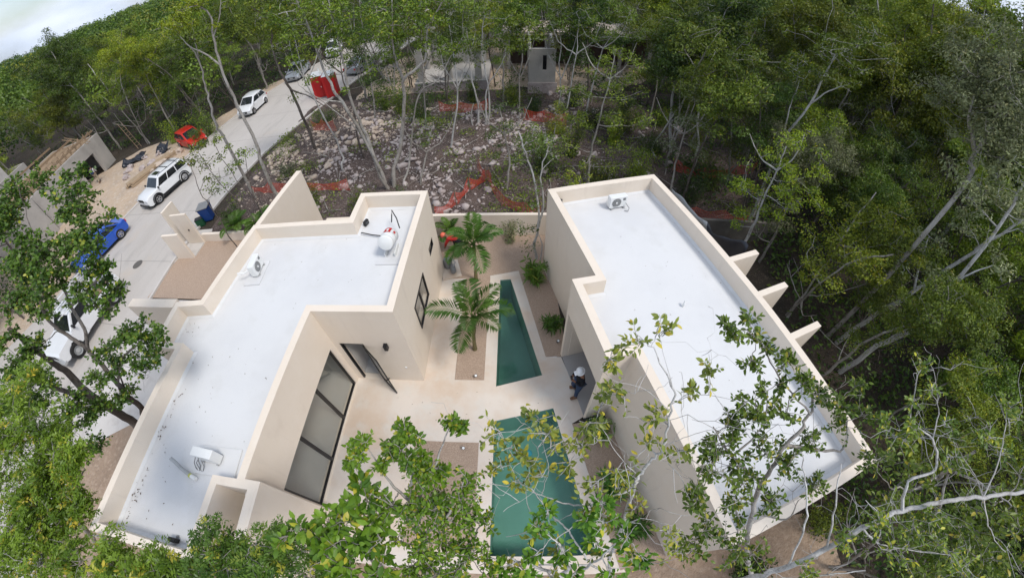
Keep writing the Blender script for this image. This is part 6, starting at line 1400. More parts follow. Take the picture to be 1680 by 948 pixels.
# pale stemmed trees beside and behind the right house
trunk_tree('forest_tree', 'white-stemmed tree against the back left corner of the right house', [([(880, 425, 11.6), (877, 400, 11.7), (884, 360, 11.8), (878, 300, 11.9), (862, 250, 12), (850, 215, 12)], .07, .02), ([(884, 372, 11.8), (892, 330, 11.8), (888, 280, 11.8), (905, 230, 11.8)], .05, .015), ([(887, 432, 11.5), (889, 400, 11.5), (880, 380, 11.6)], .03, .015)],
    [(870, 250, 12, .55), (850, 230, 12, .5), (895, 270, 11.8, .5), (905, 235, 11.8, .5), (878, 300, 11.8, .35), (862, 378, 11.7, .3), (875, 375, 11.7, .35), (850, 372, 11.7, .25), (880, 340, 11.8, .25), (885, 215, 12, .5), (872, 405, 11.6, .2)], M_barkwhite, L_dark, .10, 80, seed=340)
for sd_, (pts, r_, bl, lb, lf_) in enumerate([
    ([(1345, 592, 15), (1400, 540, 15.2), (1500, 478, 15.6), (1600, 410, 16), (1685, 358, 16.3)], .13, [(1660, 330, 16.3, 1.0), (1600, 380, 16, .7), (1690, 380, 16.4, 1.1), (1560, 400, 15.9, .5)], 'pale tree leaning outwards beside the last wall fin of the right house', L_grey),
    ([(1375, 612, 14), (1440, 568, 14.2), (1500, 540, 14.4), (1560, 470, 14.8), (1640, 372, 15.2), (1682, 300, 15.4)], .12, [(1620, 330, 15.2, 1.0), (1670, 280, 15.4, 1.2), (1560, 440, 14.8, .4), (1600, 300, 15.2, .8)], 'stout white-barked tree leaning outwards below the pale leaning one', L_grey),
    ([(1245, 330, 19), (1262, 280, 19), (1285, 230, 19), (1330, 170, 19), (1370, 90, 19)], .12, [(1380, 60, 19, 1.5), (1340, 90, 19, 1.4), (1400, 100, 19, 1.2), (1310, 110, 19, 1.0), (1420, 60, 19, 1.2)], 'forked pale tree with flat yellow-green crown, upper right', L_yel),
    ([(1100, 250, 23), (1100, 200, 23), (1112, 120, 23), (1150, 60, 23), (1165, 20, 23)], .12, [(1165, 20, 23, 1.5), (1130, 40, 23, 1.2), (1190, 30, 23, 1.2), (1110, 90, 23, .7)], 'tall grey forked tree behind the right house corner', L_dark),
    ([(1145, 250, 20), (1145, 210, 20), (1150, 170, 20), (1180, 140, 20)], .07, [(1160, 130, 20, .9), (1180, 150, 20, .8), (1140, 150, 20, .8), (1150, 110, 20, .9)], 'small yellow-leaved tree right of the rubble, above the right house', L_yel)]):
    extra = []
    for k in (1, 2, 3):
        if k < len(pts)-1: p = pts[k]; extra.append(([p, (p[0]+(30 if k % 2 else 10), p[1]-(20 if k % 2 else 50), p[2]), (p[0]+(70 if k % 2 else 25), p[1]-(35 if k % 2 else 90), p[2]+.3)], r_*.4, .015))
    bl2 = bl+[(e_[0][-1][0], e_[0][-1][1], e_[0][-1][2], .6) for e_ in extra]
    trunk_tree('forest_tree', lb, [(pts, r_, .04)]+extra, bl2, M_barkwhite, lf_, .13, 60, seed=350+sd_)
trunk_tree('forest_tree', 'large grey-green leafy tree at the right edge of the picture', [([(1560, 330, 15), (1600, 250, 15.3), (1640, 180, 15.6), (1665, 120, 15.8)], .10, .04), ([(1600, 250, 15.3), (1590, 190, 15.2), (1610, 130, 15.2)], .08, .02), ([(1640, 180, 15.6), (1672, 190, 15.6)], .06, .02)],
    [(1600, 120, 15.3, 1.3), (1640, 100, 15.6, 1.5), (1665, 140, 15.8, 1.3), (1610, 180, 15.3, 1.2), (1650, 210, 15.6, 1.2), (1580, 160, 15.2, .9), (1630, 150, 15.5, 1.3), (1670, 80, 15.8, 1.0), (1620, 230, 15.4, .9), (1680, 240, 15.7, .9), (1590, 210, 15.3, .7)], M_barkpale, L_grey, .10, 120, seed=360, dens=1.3)
# young trees by the street garden (thin stems, tufts of leaves)
for sd_, (base, top, R, tufts, lb) in enumerate([
    ((405, 345), (325, 250), 20.0, [(325, 245, .45), (340, 270, .4), (310, 262, .4), (352, 290, .35), (330, 232, .4)], 'young thin tree in front of the white off-road car, left one of the street saplings'),
    ((418, 330), (350, 232), 20.3, [(372, 250, .4), (388, 272, .35), (352, 232, .4), (365, 290, .3)], 'young thin tree in the middle of the street saplings'),
    ((425, 340), (400, 245), 20.0, [(400, 248, .4), (395, 262, .3), (412, 280, .3), (372, 300, .3)], 'young thin tree, right one of the street saplings'),
    ((352, 350), (312, 270), 19.5, [(345, 300, .3), (318, 262, .3), (355, 310, .25)], 'thin bare sapling by the blue bin')]):
    mx_, my_ = (base[0]+top[0])/2-4, (base[1]+top[1])/2+3
    trunk_tree('sapling', lb, [([(*base, R-.6), (mx_, my_, R-.1), (*top, R)], .035, .012), ([(mx_, my_, R-.1), ((mx_+top[0])/2+16, (my_+top[1])/2, R)], .018, .008)], [(px, py, R, rad) for px, py, rad in tufts], M_barkdark, L_mid, .13, 55, seed=370+sd_, dens=1.2, group=None)

# ---- garden plants
def palm(loc, h, nf, fl, seed, label, group='young palms in the courtyard', rz=0, cat='palm'):
    rng = np.random.default_rng(seed); r = empty('palm_tree', loc, rz, label, cat, group); tp = np.array([.12, -.02, h])
    pts = curve((0, 0, -.05), tp, rng, .03, 8); V, F = tubes_np([(pts, np.array([.085, .062, .055, .05, .05, .055, .06, .05])*(h/2+.35))], 10)
    o = link('trunk', npmesh('palm_trunk', V, [F], smooth=True), mat('palm_trunk', (.20, .17, .075), .8, noise=(9, .45)), r)
    cs = MB(); cs.tube([tp-[0, 0, .05], tp+[.01, 0, .25], tp+[.02, 0, .55]], [.06, .05, .02], 8); cs.build('crownshaft', mat('crownshaft', (.10, .16, .03), .6), r, smooth=True)
    for k in range(nf):
        a = k*2.399+rng.uniform(-.25, .25); elv = 1.30-.85*(k/nf)+rng.uniform(-.1, .1); L_ = fl*rng.uniform(.82, 1.1)*(1 if k > 1 else .8); n = 34; t = np.linspace(0, 1, n)
        el_t = elv-1.45*t**1.6*(.7+.45*k/nf); d = np.stack([np.cos(a)*np.cos(el_t), np.sin(a)*np.cos(el_t), np.sin(el_t)], 1); p = tp+[0, 0, .2]+np.cumsum(d, 0)*L_/n
        paths = [(p[::3], np.linspace(.017, .004, len(p[::3])))]; Vt, Ft = tubes_np(paths, 5)
        sd_ = np.array([-math.sin(a), math.cos(a), 0]); VV, off, FF, T_ = [], 0, [], []
        tt = t[4:]; pp = p[4:]; dd = d[4:]; nn = np.cross(dd, sd_); nn[nn[:, 2] < 0] *= -1
        for s in (-1, 1):
            ll = L_*.34*np.sin(np.pi*np.clip(tt*.86+.12, 0, 1))**.7*rng.uniform(.85, 1.1, len(tt)); dr_ = sd_*s*1.0+dd*.75+nn*.25+rng.normal(0, .07, (len(tt), 3)); dr_ /= np.linalg.norm(dr_, axis=1)[:, None]
            wv = np.cross(dr_, nn); wv /= np.linalg.norm(wv, axis=1)[:, None]; wl_ = (.018+.012*ll)[:, None]; l_ = ll[:, None]; g3 = np.array([0, 0, 1])
            m1 = pp+dr_*l_*.5-g3*l_*.05; tip = pp+dr_*l_-g3*l_*.35
            v = np.stack([pp, m1+wv*wl_, tip, m1-wv*wl_], 1).reshape(-1, 3); i_ = np.arange(len(tt))*4+off; VV.append(v); FF += [np.stack([i_, i_+1, i_+2], 1), np.stack([i_, i_+2, i_+3], 1)]; off += len(v); T_.append(np.repeat(rng.uniform(.1, .9, len(tt))*.5+.25, 4))
        V2 = np.concatenate(VV); tin = np.concatenate(T_)
        me = npmesh('frond', np.vstack([Vt, V2]), [Ft]+[f+len(Vt) for f in FF], {'tint': np.concatenate([np.full(len(Vt), .9), tin]), 'dry': np.zeros(len(Vt)+len(V2))})
        link('frond', me, L_palm, r)
    return r
palm((-1.72, 7.05, 0), 1.75, 9, 1.6, 4, 'nearer young palm with arching fronds in the gravel bed beside the narrow pool')
palm((-1.90, 10.35, 0), 1.75, 10, 1.55, 9, 'further young palm with more upright fronds at the back of the courtyard', rz=1.0)
palm((-3.3, 12.75, 0), .5, 8, .85, 12, 'small palm in the corner behind the bending worker', group='small palms at the garden walls')
palm((-15.6, 13.9, 0), .45, 9, 1.15, 15, 'small palm behind the low kerb wall, nearer the blue bin', group='small palms at the garden walls')
palm((-13.9, 13.85, 0), .45, 9, 1.15, 19, 'small palm behind the low kerb wall, nearer the tall boundary wall', group='small palms at the garden walls')
def bush(loc, h, rad, label, seed, leaf, ls=.09, n=26, cat='shrub', strap=False, name='shrub', group=None):
    g_ = TreeGen(seed); rng = g_.rng
    for k in range(max(5, n//4)):
        a = rng.uniform(0, 6.28); e = np.array([math.cos(a)*rad*rng.uniform(.2, .8), math.sin(a)*rad*rng.uniform(.2, .8), h*rng.uniform(.6, 1)]); g_.limb(curve((0, 0, -.03), e, rng, .08, 6, .05), .015, .006)
    for _ in range(n):
        p, _r = g_.nodes[rng.integers(len(g_.nodes))]; p = p+rng.normal(0, .16, 3)*rad; p[2] = max(p[2], .12*h)
        if strap:
            k = 9; a = rng.uniform(0, 6.28, k); d = np.stack([np.cos(a), np.sin(a), rng.uniform(.2, 1.0, k)], 1); V, F = leaves_np(np.tile(p, (k, 1)), ls*3, rng, .3, .17, .03, d, .15); g_.addleaves(V, None, F, k, np.clip(rng.normal(.5, .2, k), 0, 1), rng.uniform(0, 1, k))
        else: g_.clump(p, rad*.32, 34, ls, .8, 1, False)
    tr, cr_ = g_.meshes(name); r = put_tree(name, (tr, cr_), loc, 0, 1, M_barkdark, leaf, label, cat, group)
    r.children[0].name = 'stem'; r.children[1].name = 'foliage'; return r
bush((.52, 10.30, 0), 1.0, .62, 'large fan-leaved shrub at the far end of the narrow pool', 401, L_palm, .11, 60, strap=True)
bush((1.12, 8.0, 0), .7, .42, 'smaller fan-leaved shrub in the gravel by the right house wall', 402, L_palm, .10, 45, strap=True)
bush((-.55, 12.75, 0), .95, .65, 'round grey-green shrub against the low courtyard wall', 403, L_grey, .07, 30)
bush((2.35, 3.85, 0), .8, .5, 'dark fan-leaved shrub beside the tool box at the right house', 404, L_palm, .10, 45, strap=True)
bush((2.75, 2.1, 0), .9, .55, 'dark spiky shrub in the front bed against the right house', 405, L_palm, .11, 50, strap=True)
bush((3.1, .8, 0), .8, .5, 'spiky shrub at the front end of the right house bed', 406, L_palm, .10, 45, strap=True)
bush((-2.4, 1.6, 0), .8, .5, 'leafy shrub in the front gravel bed of the terrace', 407, L_mid, .08, 26)
bush((-16.6, 15.0, 0), 1.2, .9, 'dark green bush on the rubble between bin and boundary wall', 408, L_dark, .10, 40)
bush((-14.4, 18.6, 0), 1.5, .9, 'blue-green bush on the rubble heap beyond the boundary wall', 409, L_grey, .09, 44)
bush((-11.6, 15.6, 0), 1.1, 1.1, 'sprawling green bush behind the tall boundary wall', 410, L_mid, .10, 44)
bush((-8.2, 15.3, 0), 1.2, 1.2, 'broken-branched green bush behind the left house roof', 411, L_mid, .10, 44)
bush((-6.2, 14.9, 0), 1.3, 1.0, 'green bush just behind the water tank block', 412, L_dark, .10, 40)
bush((-32.4, 28.2, 0), 2.2, 1.6, 'bright yellow-green bush beside the tree at the unfinished house', 413, L_yel, .12, 60)
bush((-27.8, 28.0, 0), 2.6, 1.8, 'bright green bush over the red hatchback', 414, L_mid, .12, 70)
bush((6.4, -.7, 0), .9, .7, 'dark shrub on the bare soil below the front corner of the right roof', 417, L_dark, .10, 40)
bush((9.4, .2, 0), 1.4, 1.0, 'green shrub at the outer front corner of the right house', 418, L_mid, .10, 44)
bush((-27.5, 26.1, 0), 1.6, .8, 'leafy bush growing in front of the red hatchback', 416, L_mid, .11, 40)
bush((-15.0, 26.3, 0), 1.2, 1.3, 'dark low bush by the kerb at the orange net', 415, L_dark, .12, 40)
BP = sorted([(-6.8, 24.4), (-8.8, 26.5), (-.5, 27.2), (4.6, 23.6), (5.8, 21.4), (3.0, 20.0), (1.3, 18.2), (6.4, 17.6), (8.2, 20.6), (8.8, 15.8), (2.6, 15.6), (4.4, 17.2), (9.8, 24.6), (4.0, 27.5), (7.5, 25.8), (-10.5, 27.8), (-3.6, 28.2), (2.2, 22.4), (7.0, 23.4), (.8, 25.4), (11.2, 21.4), (10.6, 17.2)], key=lambda p: math.atan2(*p)); nb_ = [0, 0, 0]
for k, (x, y) in enumerate(BP):
    bush((x, y, float(clear_h(x, y))), trng.uniform(1.0, 2.4), trng.uniform(.8, 1.5), ORD[nb_[k % 3]]+' from the left of the '+['mid green', 'yellow-green', 'dark green'][k % 3]+' bushes among the stones', 430+k, [L_mid, L_yel, L_dark][k % 3], .11, 46, group='bushes in the rubble clearing'); nb_[k % 3] += 1

# ---- foreground trees whose tops reach up towards the viewpoint
def deep(z, f): return 12-(12-z)*(1+(f-1)*min(1, max(0, (z-3)/4)))
def fg_tree(label, limbs, blobs, bark, leaf, ls, seed, kind='broad', per=9, ntw=6, dens=1.0, aspect=.42, zspread=.5, DF=1.0, RF=.62, MINR=.1, bare=0):
    """limbs: [([(px, py, z)], r0, r1)]; blobs (px, py, z, pixel radius)"""
    g_ = TreeGen(seed); P0 = None
    for spec, r0, r1 in limbs:
        pts = np.array([at(px, py, deep(z, DF)) for px, py, z in spec]); r0, r1 = r0*RF, r1*RF
        if P0 is None: P0 = np.array([pts[0][0], pts[0][1], 0.0])
        g_.limb(g_.smooth(pts-P0, 5), r0, r1)
    for (px, py, z, pr) in blobs:
        c = at(px, py, deep(z, DF)); dist = np.linalg.norm(c-CAM); rad = pr/626*dist; c = c-P0; sub_r = min(max(rad, MINR), .38); n = max(1, int(round((rad/sub_r)**2*1.3*dens)))
        for _ in range(n):
            cc = c+g_.rng.normal(0, .5, 3)*(rad-sub_r*.4)*np.array([1, 1, zspread]); g_.sprig(cc, sub_r, ntw, ls, per, .7, kind, True, aspect=aspect)
    N_ = list(g_.nodes)
    for _ in range(bare):
        p_, r_ = N_[g_.rng.integers(len(N_)//5, len(N_))]; d_ = g_.rng.normal(0, 1, 3); d_[2] = abs(d_[2])*.5; e_ = p_+d_/np.linalg.norm(d_)*g_.rng.uniform(.25, .9); q_ = curve(p_, e_, g_.rng, .26, 9); g_.paths.append((q_, np.linspace(min(r_*.6, .009), .0022, 9)))
        for _k in range(2): m_ = q_[g_.rng.integers(2, 6)]; g_.paths.append((curve(m_, m_+g_.rng.normal(0, .16, 3), g_.rng, .1, 4), np.linspace(.004, .0018, 4)))
    tr, cr_ = g_.meshes('fg'); return put_tree('tree', (tr, cr_), tuple(P0), 0, 1, bark, leaf, label, 'tree')
# dark barked tree left of the house
fg_tree('large dark-barked tree with round leaves between the left house and the utility truck', [
    ([(262, 735, 0.0), (240, 712, 1.2), (220, 693, 2.2), (176, 666, 3.6), (139, 640, 4.6), (111, 610, 5.4), (81, 591, 6.0), (51, 566, 6.6), (14, 538, 7.2)], .17, .05),
    ([(176, 666, 3.6), (139, 652, 4.5), (104, 640, 5.2), (70, 629, 5.8), (35, 617, 6.3), (0, 606, 6.8)], .09, .04),
    ([(240, 712, 1.2), (232, 670, 2.8), (209, 650, 3.8), (193, 629, 4.5), (172, 605, 5.2), (144, 573, 6.0), (111, 550, 6.6), (79, 524, 7.2), (60, 480, 7.8)], .10, .03),
    ([(144, 573, 6.0), (139, 540, 6.5), (116, 503, 7.1), (104, 470, 7.6), (95, 430, 8.1), (60, 390, 8.6)], .05, .02),
    ([(116, 503, 7.1), (150, 470, 7.7), (170, 430, 8.1), (140, 380, 8.6), (130, 330, 9.0)], .04, .015),
    ([(193, 629, 4.5), (200, 590, 5.4), (225, 565, 5.9), (250, 545, 6.2)], .04, .012), ([(209, 650, 3.8), (190, 600, 5.0), (170, 560, 5.9)], .03, .012)],
    [(40, 310, 9.2, 34), (20, 360, 8.9, 36), (60, 400, 8.6, 40), (30, 440, 8.2, 40), (120, 290, 9.3, 22), (125, 320, 9.1, 30), (120, 350, 8.9, 28), (140, 390, 8.6, 34), (110, 420, 8.3, 34), (160, 410, 8.4, 24), (165, 440, 8.1, 16), (85, 460, 8.0, 34), (140, 480, 7.7, 28), (185, 470, 7.7, 16), (170, 500, 7.4, 20), (60, 500, 7.5, 30), (235, 545, 6.3, 26), (262, 550, 6.2, 18), (205, 560, 6.1, 24), (250, 580, 5.9, 22), (190, 600, 5.5, 26), (225, 610, 5.2, 24), (175, 575, 6.0, 20), (160, 620, 5.3, 18), (60, 560, 6.9, 18), (30, 600, 6.7, 22), (120, 660, 5.2, 24), (80, 620, 6.1, 16), (200, 650, 4.2, 22), (175, 660, 4.2, 20), (150, 690, 4.4, 22), (20, 500, 7.6, 26), (10, 560, 7.2, 16), (60, 660, 5.2, 34), (100, 705, 4.6, 34), (150, 735, 3.4, 24), (40, 590, 6.8, 26), (20, 650, 6.2, 30), (120, 760, 3.2, 26)],
    M_barkdark, L_frontmid, .095, 501, per=13, ntw=9, dens=2.1, aspect=.66, RF=1.1, bare=30)
fg_tree('feathery-leaved tree in the bottom left corner', [
    ([(170, 905, 0.0), (150, 880, 3.0), (120, 850, 5.5), (100, 820, 6.8), (80, 780, 7.6), (60, 730, 8.1), (50, 680, 8.5)], .12, .03), ([(120, 850, 5.5), (60, 860, 7.0), (10, 870, 7.9)], .06, .02), ([(150, 880, 3.0), (170, 880, 6.0), (190, 890, 7.6)], .06, .02), ([(100, 820, 6.8), (125, 790, 7.6), (140, 770, 8.0)], .04, .015)],
    [(40, 650, 8.7, 40), (60, 700, 8.5, 45), (20, 720, 8.5, 40), (90, 740, 8.3, 30), (50, 780, 8.2, 45), (90, 800, 8.0, 34), (115, 760, 8.2, 16), (20, 800, 8.2, 50), (60, 850, 8.0, 55), (20, 890, 8.0, 55), (170, 925, 7.9, 24), (215, 940, 7.9, 26), (265, 945, 7.9, 24), (130, 900, 7.9, 34), (90, 870, 7.9, 42), (125, 840, 7.9, 16), (70, 920, 7.9, 50), (140, 925, 7.8, 36), (190, 940, 7.8, 28), (235, 948, 7.8, 22), (15, 640, 8.6, 26)],
    M_barkpale, L_front, .24, 502, 'pinnate', 7, 7, 1.3, DF=1.0)
fg_tree('feathery dark green tree along the front of the left house, bottom edge', [
    ([(520, 955, 0.0), (490, 940, 4.0), (470, 925, 6.5), (440, 910, 7.8), (400, 900, 8.3), (350, 900, 8.6)], .10, .02), ([(470, 925, 6.5), (500, 900, 7.8), (520, 890, 8.3)], .05, .015), ([(440, 910, 7.8), (430, 935, 8.2), (380, 940, 8.4)], .03, .012)],
    [(345, 905, 8.7, 24), (370, 920, 8.6, 34), (410, 900, 8.6, 34), (440, 920, 8.5, 38), (470, 895, 8.5, 30), (500, 915, 8.5, 36), (400, 935, 8.5, 34), (540, 930, 8.5, 36), (330, 935, 8.6, 22), (300, 940, 8.5, 20)],
    M_barkpale, L_frontmid, .20, 503, 'pinnate', 7, 7, 1.5, DF=1.2)
fg_tree('tree with big glossy leaves rising before the terrace, bottom left of the centre', [
    ([(620, 975, 0.0), (625, 955, 5.0), (622, 930, 7.5), (610, 890, 8.6), (595, 850, 9.0)], .09, .02), ([(622, 930, 7.5), (590, 900, 8.6), (550, 870, 8.9), (500, 868, 9.0)], .04, .012), ([(610, 890, 8.6), (640, 870, 8.9)], .03, .01)],
    [(480, 872, 9.0, 22), (520, 868, 9.0, 28), (555, 862, 9.0, 28), (590, 820, 9.2, 26), (610, 850, 9.1, 34), (575, 880, 9.0, 36), (620, 880, 9.0, 34), (600, 915, 8.9, 38), (560, 930, 8.9, 34), (630, 935, 8.8, 30), (595, 790, 9.3, 14)],
    M_barkpale, L_front, .105, 504, 'broad', 9, 6, 1.5, .5, DF=1.25)
fg_tree('fine-leaved upright tree in front of the gravel bed on the terrace', [
    ([(700, 985, 0.0), (700, 960, 5.0), (700, 930, 7.4), (690, 880, 8.6), (680, 830, 9.0), (672, 780, 9.3), (660, 740, 9.5)], .08, .012), ([(690, 880, 8.6), (730, 850, 9.0), (760, 790, 9.2)], .04, .012), ([(680, 830, 9.0), (640, 790, 9.2), (610, 745, 9.4)], .03, .01), ([(680, 830, 9.0), (710, 770, 9.3), (738, 700, 9.5)], .03, .008), ([(700, 930, 7.4), (760, 900, 8.4), (790, 860, 8.8)], .04, .012)],
    [(602, 720, 9.5, 12), (590, 745, 9.5, 16), (575, 760, 9.4, 14), (620, 760, 9.4, 14), (665, 715, 9.6, 20), (660, 745, 9.5, 24), (690, 750, 9.4, 20), (640, 740, 9.4, 18), (738, 692, 9.6, 12), (755, 700, 9.5, 10), (680, 785, 9.3, 34), (720, 760, 9.3, 28), (660, 820, 9.2, 34), (710, 820, 9.2, 38), (755, 800, 9.1, 34), (780, 850, 8.9, 34), (740, 860, 9.0, 38), (690, 860, 9.0, 38), (660, 880, 8.9, 34), (720, 905, 8.8, 42), (770, 905, 8.8, 38), (680, 930, 8.7, 40), (800, 930, 8.7, 30), (740, 940, 8.7, 38)],
    M_barkpale, L_front, .05, 505, 'broad', 15, 10, 1.5, .5, DF=1.25)
fg_tree('white-branched tree with sparse yellowish leaves over the larger pool', [
    ([(1003, 985, 0.0), (1003, 965, 4.0), (1002, 945, 6.6), (1001, 916, 7.8), (1021, 861, 8.7), (1040, 800, 9.2), (1047, 780, 9.3), (1070, 755, 9.45), (1089, 731, 9.55), (1098, 673, 9.8), (1103, 634, 9.9), (1069, 571, 10.05), (1045, 549, 10.1)], .085, .008),
    ([(1002, 945, 6.6), (972, 926, 7.9), (950, 897, 8.4), (933, 871, 8.7), (914, 853, 8.9), (888, 822, 9.0), (860, 790, 9.15)], .05, .012),
    ([(1040, 800, 9.2), (1005, 815, 9.15), (972, 828, 9.1), (933, 827, 9.1), (888, 812, 9.15), (862, 802, 9.2), (803, 793, 9.3)], .032, .008),
    ([(862, 802, 9.2), (840, 770, 9.3), (830, 730, 9.4)], .014, .006), ([(914, 853, 8.9), (880, 870, 8.8), (830, 880, 8.7)], .025, .01), ([(972, 926, 7.9), (900, 925, 8.4), (830, 918, 8.7), (800, 915, 8.8)], .035, .012),
    ([(1101, 663, 9.82), (1132, 649, 9.85), (1171, 649, 9.85), (1210, 658, 9.85)], .012, .005), ([(1089, 731, 9.55), (1130, 715, 9.7), (1180, 700, 9.8)], .012, .005), ([(1098, 673, 9.8), (1060, 640, 9.9), (1010, 625, 9.95), (985, 605, 10.0)], .012, .005),
    ([(1047, 780, 9.3), (1010, 740, 9.5), (985, 700, 9.6), (950, 690, 9.6)], .014, .005), ([(1021, 861, 8.7), (1060, 850, 8.9), (1120, 870, 8.9)], .02, .008), ([(1103, 634, 9.9), (1085, 560, 10.05)], .008, .004), ([(888, 812, 9.15), (900, 760, 9.4), (880, 700, 9.6)], .012, .004)],
    [(1045, 553, 10.1, 9), (1083, 548, 10.1, 9), (1000, 590, 10.0, 12), (1015, 645, 9.9, 12), (1165, 612, 9.9, 12), (1135, 640, 9.88, 9), (1085, 690, 9.7, 12), (1060, 730, 9.5, 14), (1115, 740, 9.6, 14), (990, 660, 9.7, 10), (965, 690, 9.6, 22), (985, 725, 9.5, 26), (950, 740, 9.4, 26), (1000, 770, 9.4, 26), (970, 790, 9.3, 28), (930, 770, 9.3, 24), (1020, 800, 9.2, 22), (820, 710, 9.5, 14), (838, 735, 9.4, 16), (860, 750, 9.4, 18), (820, 760, 9.3, 18), (850, 790, 9.3, 18), (890, 780, 9.3, 18), (905, 735, 9.4, 16), (880, 690, 9.6, 9), (900, 715, 9.5, 9), (960, 840, 9.1, 30), (1000, 850, 9.0, 26), (930, 880, 8.9, 28), (880, 880, 8.9, 28), (1050, 830, 9.0, 24), (1085, 860, 9.0, 28), (1040, 900, 8.8, 26), (980, 900, 8.8, 24), (850, 930, 8.7, 30), (900, 940, 8.7, 26), (1100, 900, 8.8, 26)],
    M_barkwhite, L_frontgrey, .072, 506, 'broad', 8, 6, 1.15, .45, DF=1.4, RF=.42, MINR=.2, bare=28)
fg_tree('dense leafy tree below the white-branched one, at the bottom edge of the larger pool', [
    ([(935, 990, 0.0), (935, 965, 4.0), (932, 945, 6.5), (925, 915, 7.6), (915, 890, 8.0)], .08, .02), ([(932, 945, 6.5), (980, 920, 7.6), (1010, 890, 8.0)], .04, .012), ([(932, 945, 6.5), (880, 930, 7.6), (840, 915, 8.0)], .04, .012)],
    [(905, 865, 8.1, 26), (945, 850, 8.1, 26), (985, 860, 8.1, 24), (925, 895, 8.0, 28), (975, 900, 7.9, 26), (880, 905, 8.0, 22), (1020, 880, 8.0, 26), (1000, 935, 7.8, 26), (860, 935, 7.9, 22), (940, 935, 7.8, 26), (1055, 905, 7.9, 22), (830, 925, 7.9, 16), (990, 825, 8.2, 16), (890, 845, 8.2, 14)],
    M_barkwhite, L_front, .085, 510, 'broad', 9, 6, .75, .45)
fg_tree('broad leafy tree covering the front corner of the right roof', [
    ([(1250, 985, 0.0), (1240, 960, 4.5), (1225, 900, 7.2), (1235, 840, 8.2), (1250, 790, 8.7), (1290, 730, 9.1), (1330, 680, 9.3), (1330, 640, 9.4)], .10, .02), ([(1290, 730, 9.1), (1380, 740, 8.9), (1390, 690, 9.1)], .04, .012), ([(1250, 790, 8.7), (1200, 750, 9.1), (1170, 700, 9.3)], .04, .012), ([(1330, 680, 9.3), (1280, 620, 9.5), (1245, 560, 9.7), (1225, 540, 9.8)], .025, .006), ([(1235, 840, 8.2), (1290, 850, 8.4), (1310, 820, 8.7)], .03, .01), ([(1200, 750, 9.1), (1250, 700, 9.3), (1260, 640, 9.5)], .025, .008)],
    [(1230, 530, 9.8, 12), (1205, 545, 9.8, 10), (1195, 535, 9.8, 6), (1240, 560, 9.7, 16), (1265, 580, 9.7, 20), (1285, 605, 9.6, 22), (1240, 590, 9.7, 16), (1310, 630, 9.5, 24), (1270, 640, 9.5, 22), (1340, 650, 9.4, 24), (1220, 655, 9.5, 16), (1240, 680, 9.4, 26), (1200, 700, 9.3, 26), (1290, 680, 9.4, 24), (1170, 740, 9.2, 26), (1210, 740, 9.2, 34), (1250, 730, 9.2, 34), (1180, 780, 9.1, 34), (1230, 780, 9.0, 36), (1160, 810, 9.0, 26), (1290, 760, 9.0, 28), (1330, 720, 9.1, 26), (1370, 660, 9.3, 22), (1400, 640, 9.3, 18), (1390, 700, 9.1, 26), (1420, 680, 9.1, 20), (1200, 830, 8.9, 28), (1150, 850, 8.8, 26), (1260, 820, 8.9, 22), (1340, 790, 8.8, 22), (1185, 880, 8.7, 30), (1130, 900, 8.7, 26), (1230, 910, 8.6, 30)],
    M_barkpale, L_frontmid, .066, 507, 'broad', 12, 8, 1.2, .45, DF=1.35, MINR=.15, bare=14)
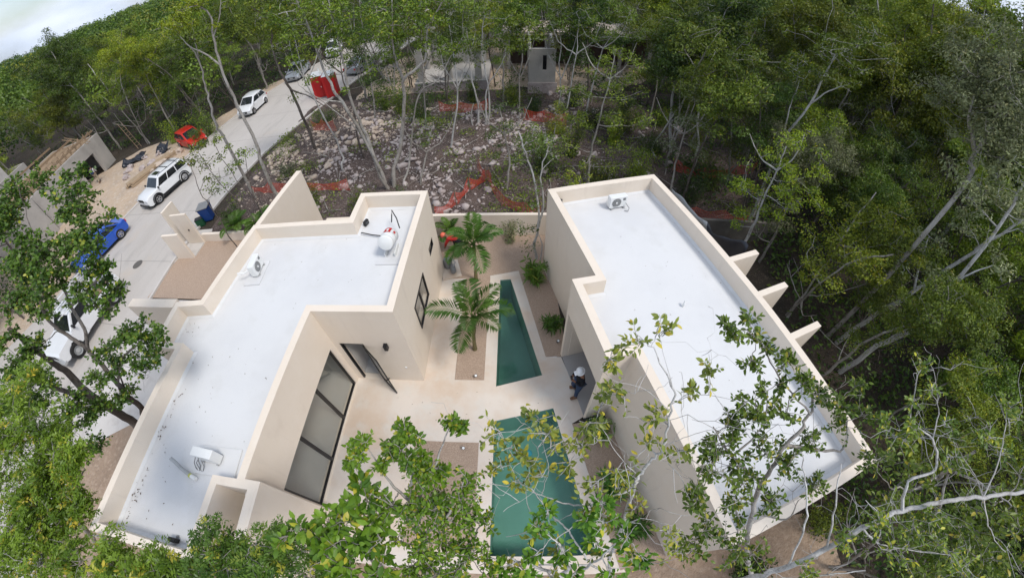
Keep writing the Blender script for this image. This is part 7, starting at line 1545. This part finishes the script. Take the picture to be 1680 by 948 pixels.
fg_tree('tree with a thick white bough sweeping across the bottom right corner', [
    ([(1150, 990, 3.0), (1190, 962, 6.0), (1230, 948, 7.2), (1292, 929, 7.9), (1356, 899, 8.2), (1415, 865, 8.5), (1480, 838, 8.7), (1554, 820, 8.9), (1613, 815, 9.0), (1680, 806, 9.1)], .085, .04),
    ([(1292, 929, 7.9), (1320, 860, 8.6), (1322, 800, 8.9), (1315, 740, 9.2)], .03, .01), ([(1356, 899, 8.2), (1370, 830, 8.7), (1380, 760, 9.0)], .03, .01), ([(1480, 838, 8.7), (1490, 790, 8.95), (1535, 770, 9.1), (1530, 720, 9.3), (1495, 690, 9.4), (1500, 650, 9.5), (1510, 590, 9.7)], .04, .01),
    ([(1530, 720, 9.3), (1540, 670, 9.5), (1525, 640, 9.6)], .018, .006), ([(1613, 815, 9.0), (1600, 780, 9.15), (1580, 750, 9.3)], .02, .006), ([(1613, 815, 9.0), (1640, 750, 9.3), (1650, 700, 9.5), (1655, 660, 9.6)], .02, .006), ([(1415, 865, 8.5), (1440, 890, 8.4), (1480, 900, 8.4), (1560, 910, 8.4)], .03, .01), ([(1613, 815, 9.0), (1625, 870, 8.7), (1650, 905, 8.5)], .02, .01), ([(1230, 948, 7.2), (1280, 950, 7.8), (1340, 945, 8.0), (1420, 935, 8.2)], .03, .012), ([(1440, 890, 8.4), (1445, 850, 8.7), (1420, 820, 8.8)], .02, .008)],
    [(1500, 660, 9.5, 14), (1530, 640, 9.6, 14), (1510, 600, 9.7, 9), (1490, 700, 9.4, 16), (1540, 690, 9.4, 14), (1470, 720, 9.3, 20), (1450, 700, 9.3, 18), (1560, 750, 9.2, 14), (1655, 670, 9.6, 14), (1670, 690, 9.5, 12), (1620, 720, 9.4, 14), (1640, 745, 9.3, 12), (1440, 850, 8.7, 18), (1500, 870, 8.6, 20), (1460, 910, 8.4, 24), (1540, 900, 8.5, 22), (1390, 880, 8.4, 16), (1530, 850, 8.8, 14), (1330, 930, 8.1, 18), (1570, 935, 8.4, 24)],
    M_barkwhite, L_frontgrey, .07, 508, 'broad', 9, 7, 1.9, .45, DF=1.3, RF=.6, MINR=.18, bare=45)
fg_tree('leafy dark green tree filling the bottom right behind the white bough', [
    ([(1500, 800, 0.0), (1520, 790, 3.0), (1540, 780, 5.0), (1560, 770, 6.2), (1600, 740, 7.0)], .12, .04), ([(1540, 780, 5.0), (1500, 800, 6.0), (1460, 800, 6.6)], .05, .02), ([(1560, 770, 6.2), (1620, 800, 6.8), (1660, 830, 7.0)], .05, .02)],
    [(1440, 760, 6.8, 40), (1480, 790, 6.7, 44), (1520, 830, 6.6, 44), (1460, 840, 6.5, 40), (1560, 790, 6.9, 36), (1600, 840, 6.8, 44), (1650, 790, 7.0, 44), (1650, 860, 6.8, 44), (1580, 890, 6.6, 44), (1500, 900, 6.4, 44), (1640, 920, 6.6, 44), (1420, 900, 6.3, 30), (1560, 720, 7.2, 24), (1670, 730, 7.2, 24)],
    M_barkpale, L_frontmid, .10, 509, 'broad', 11, 8, 1.1, .45)
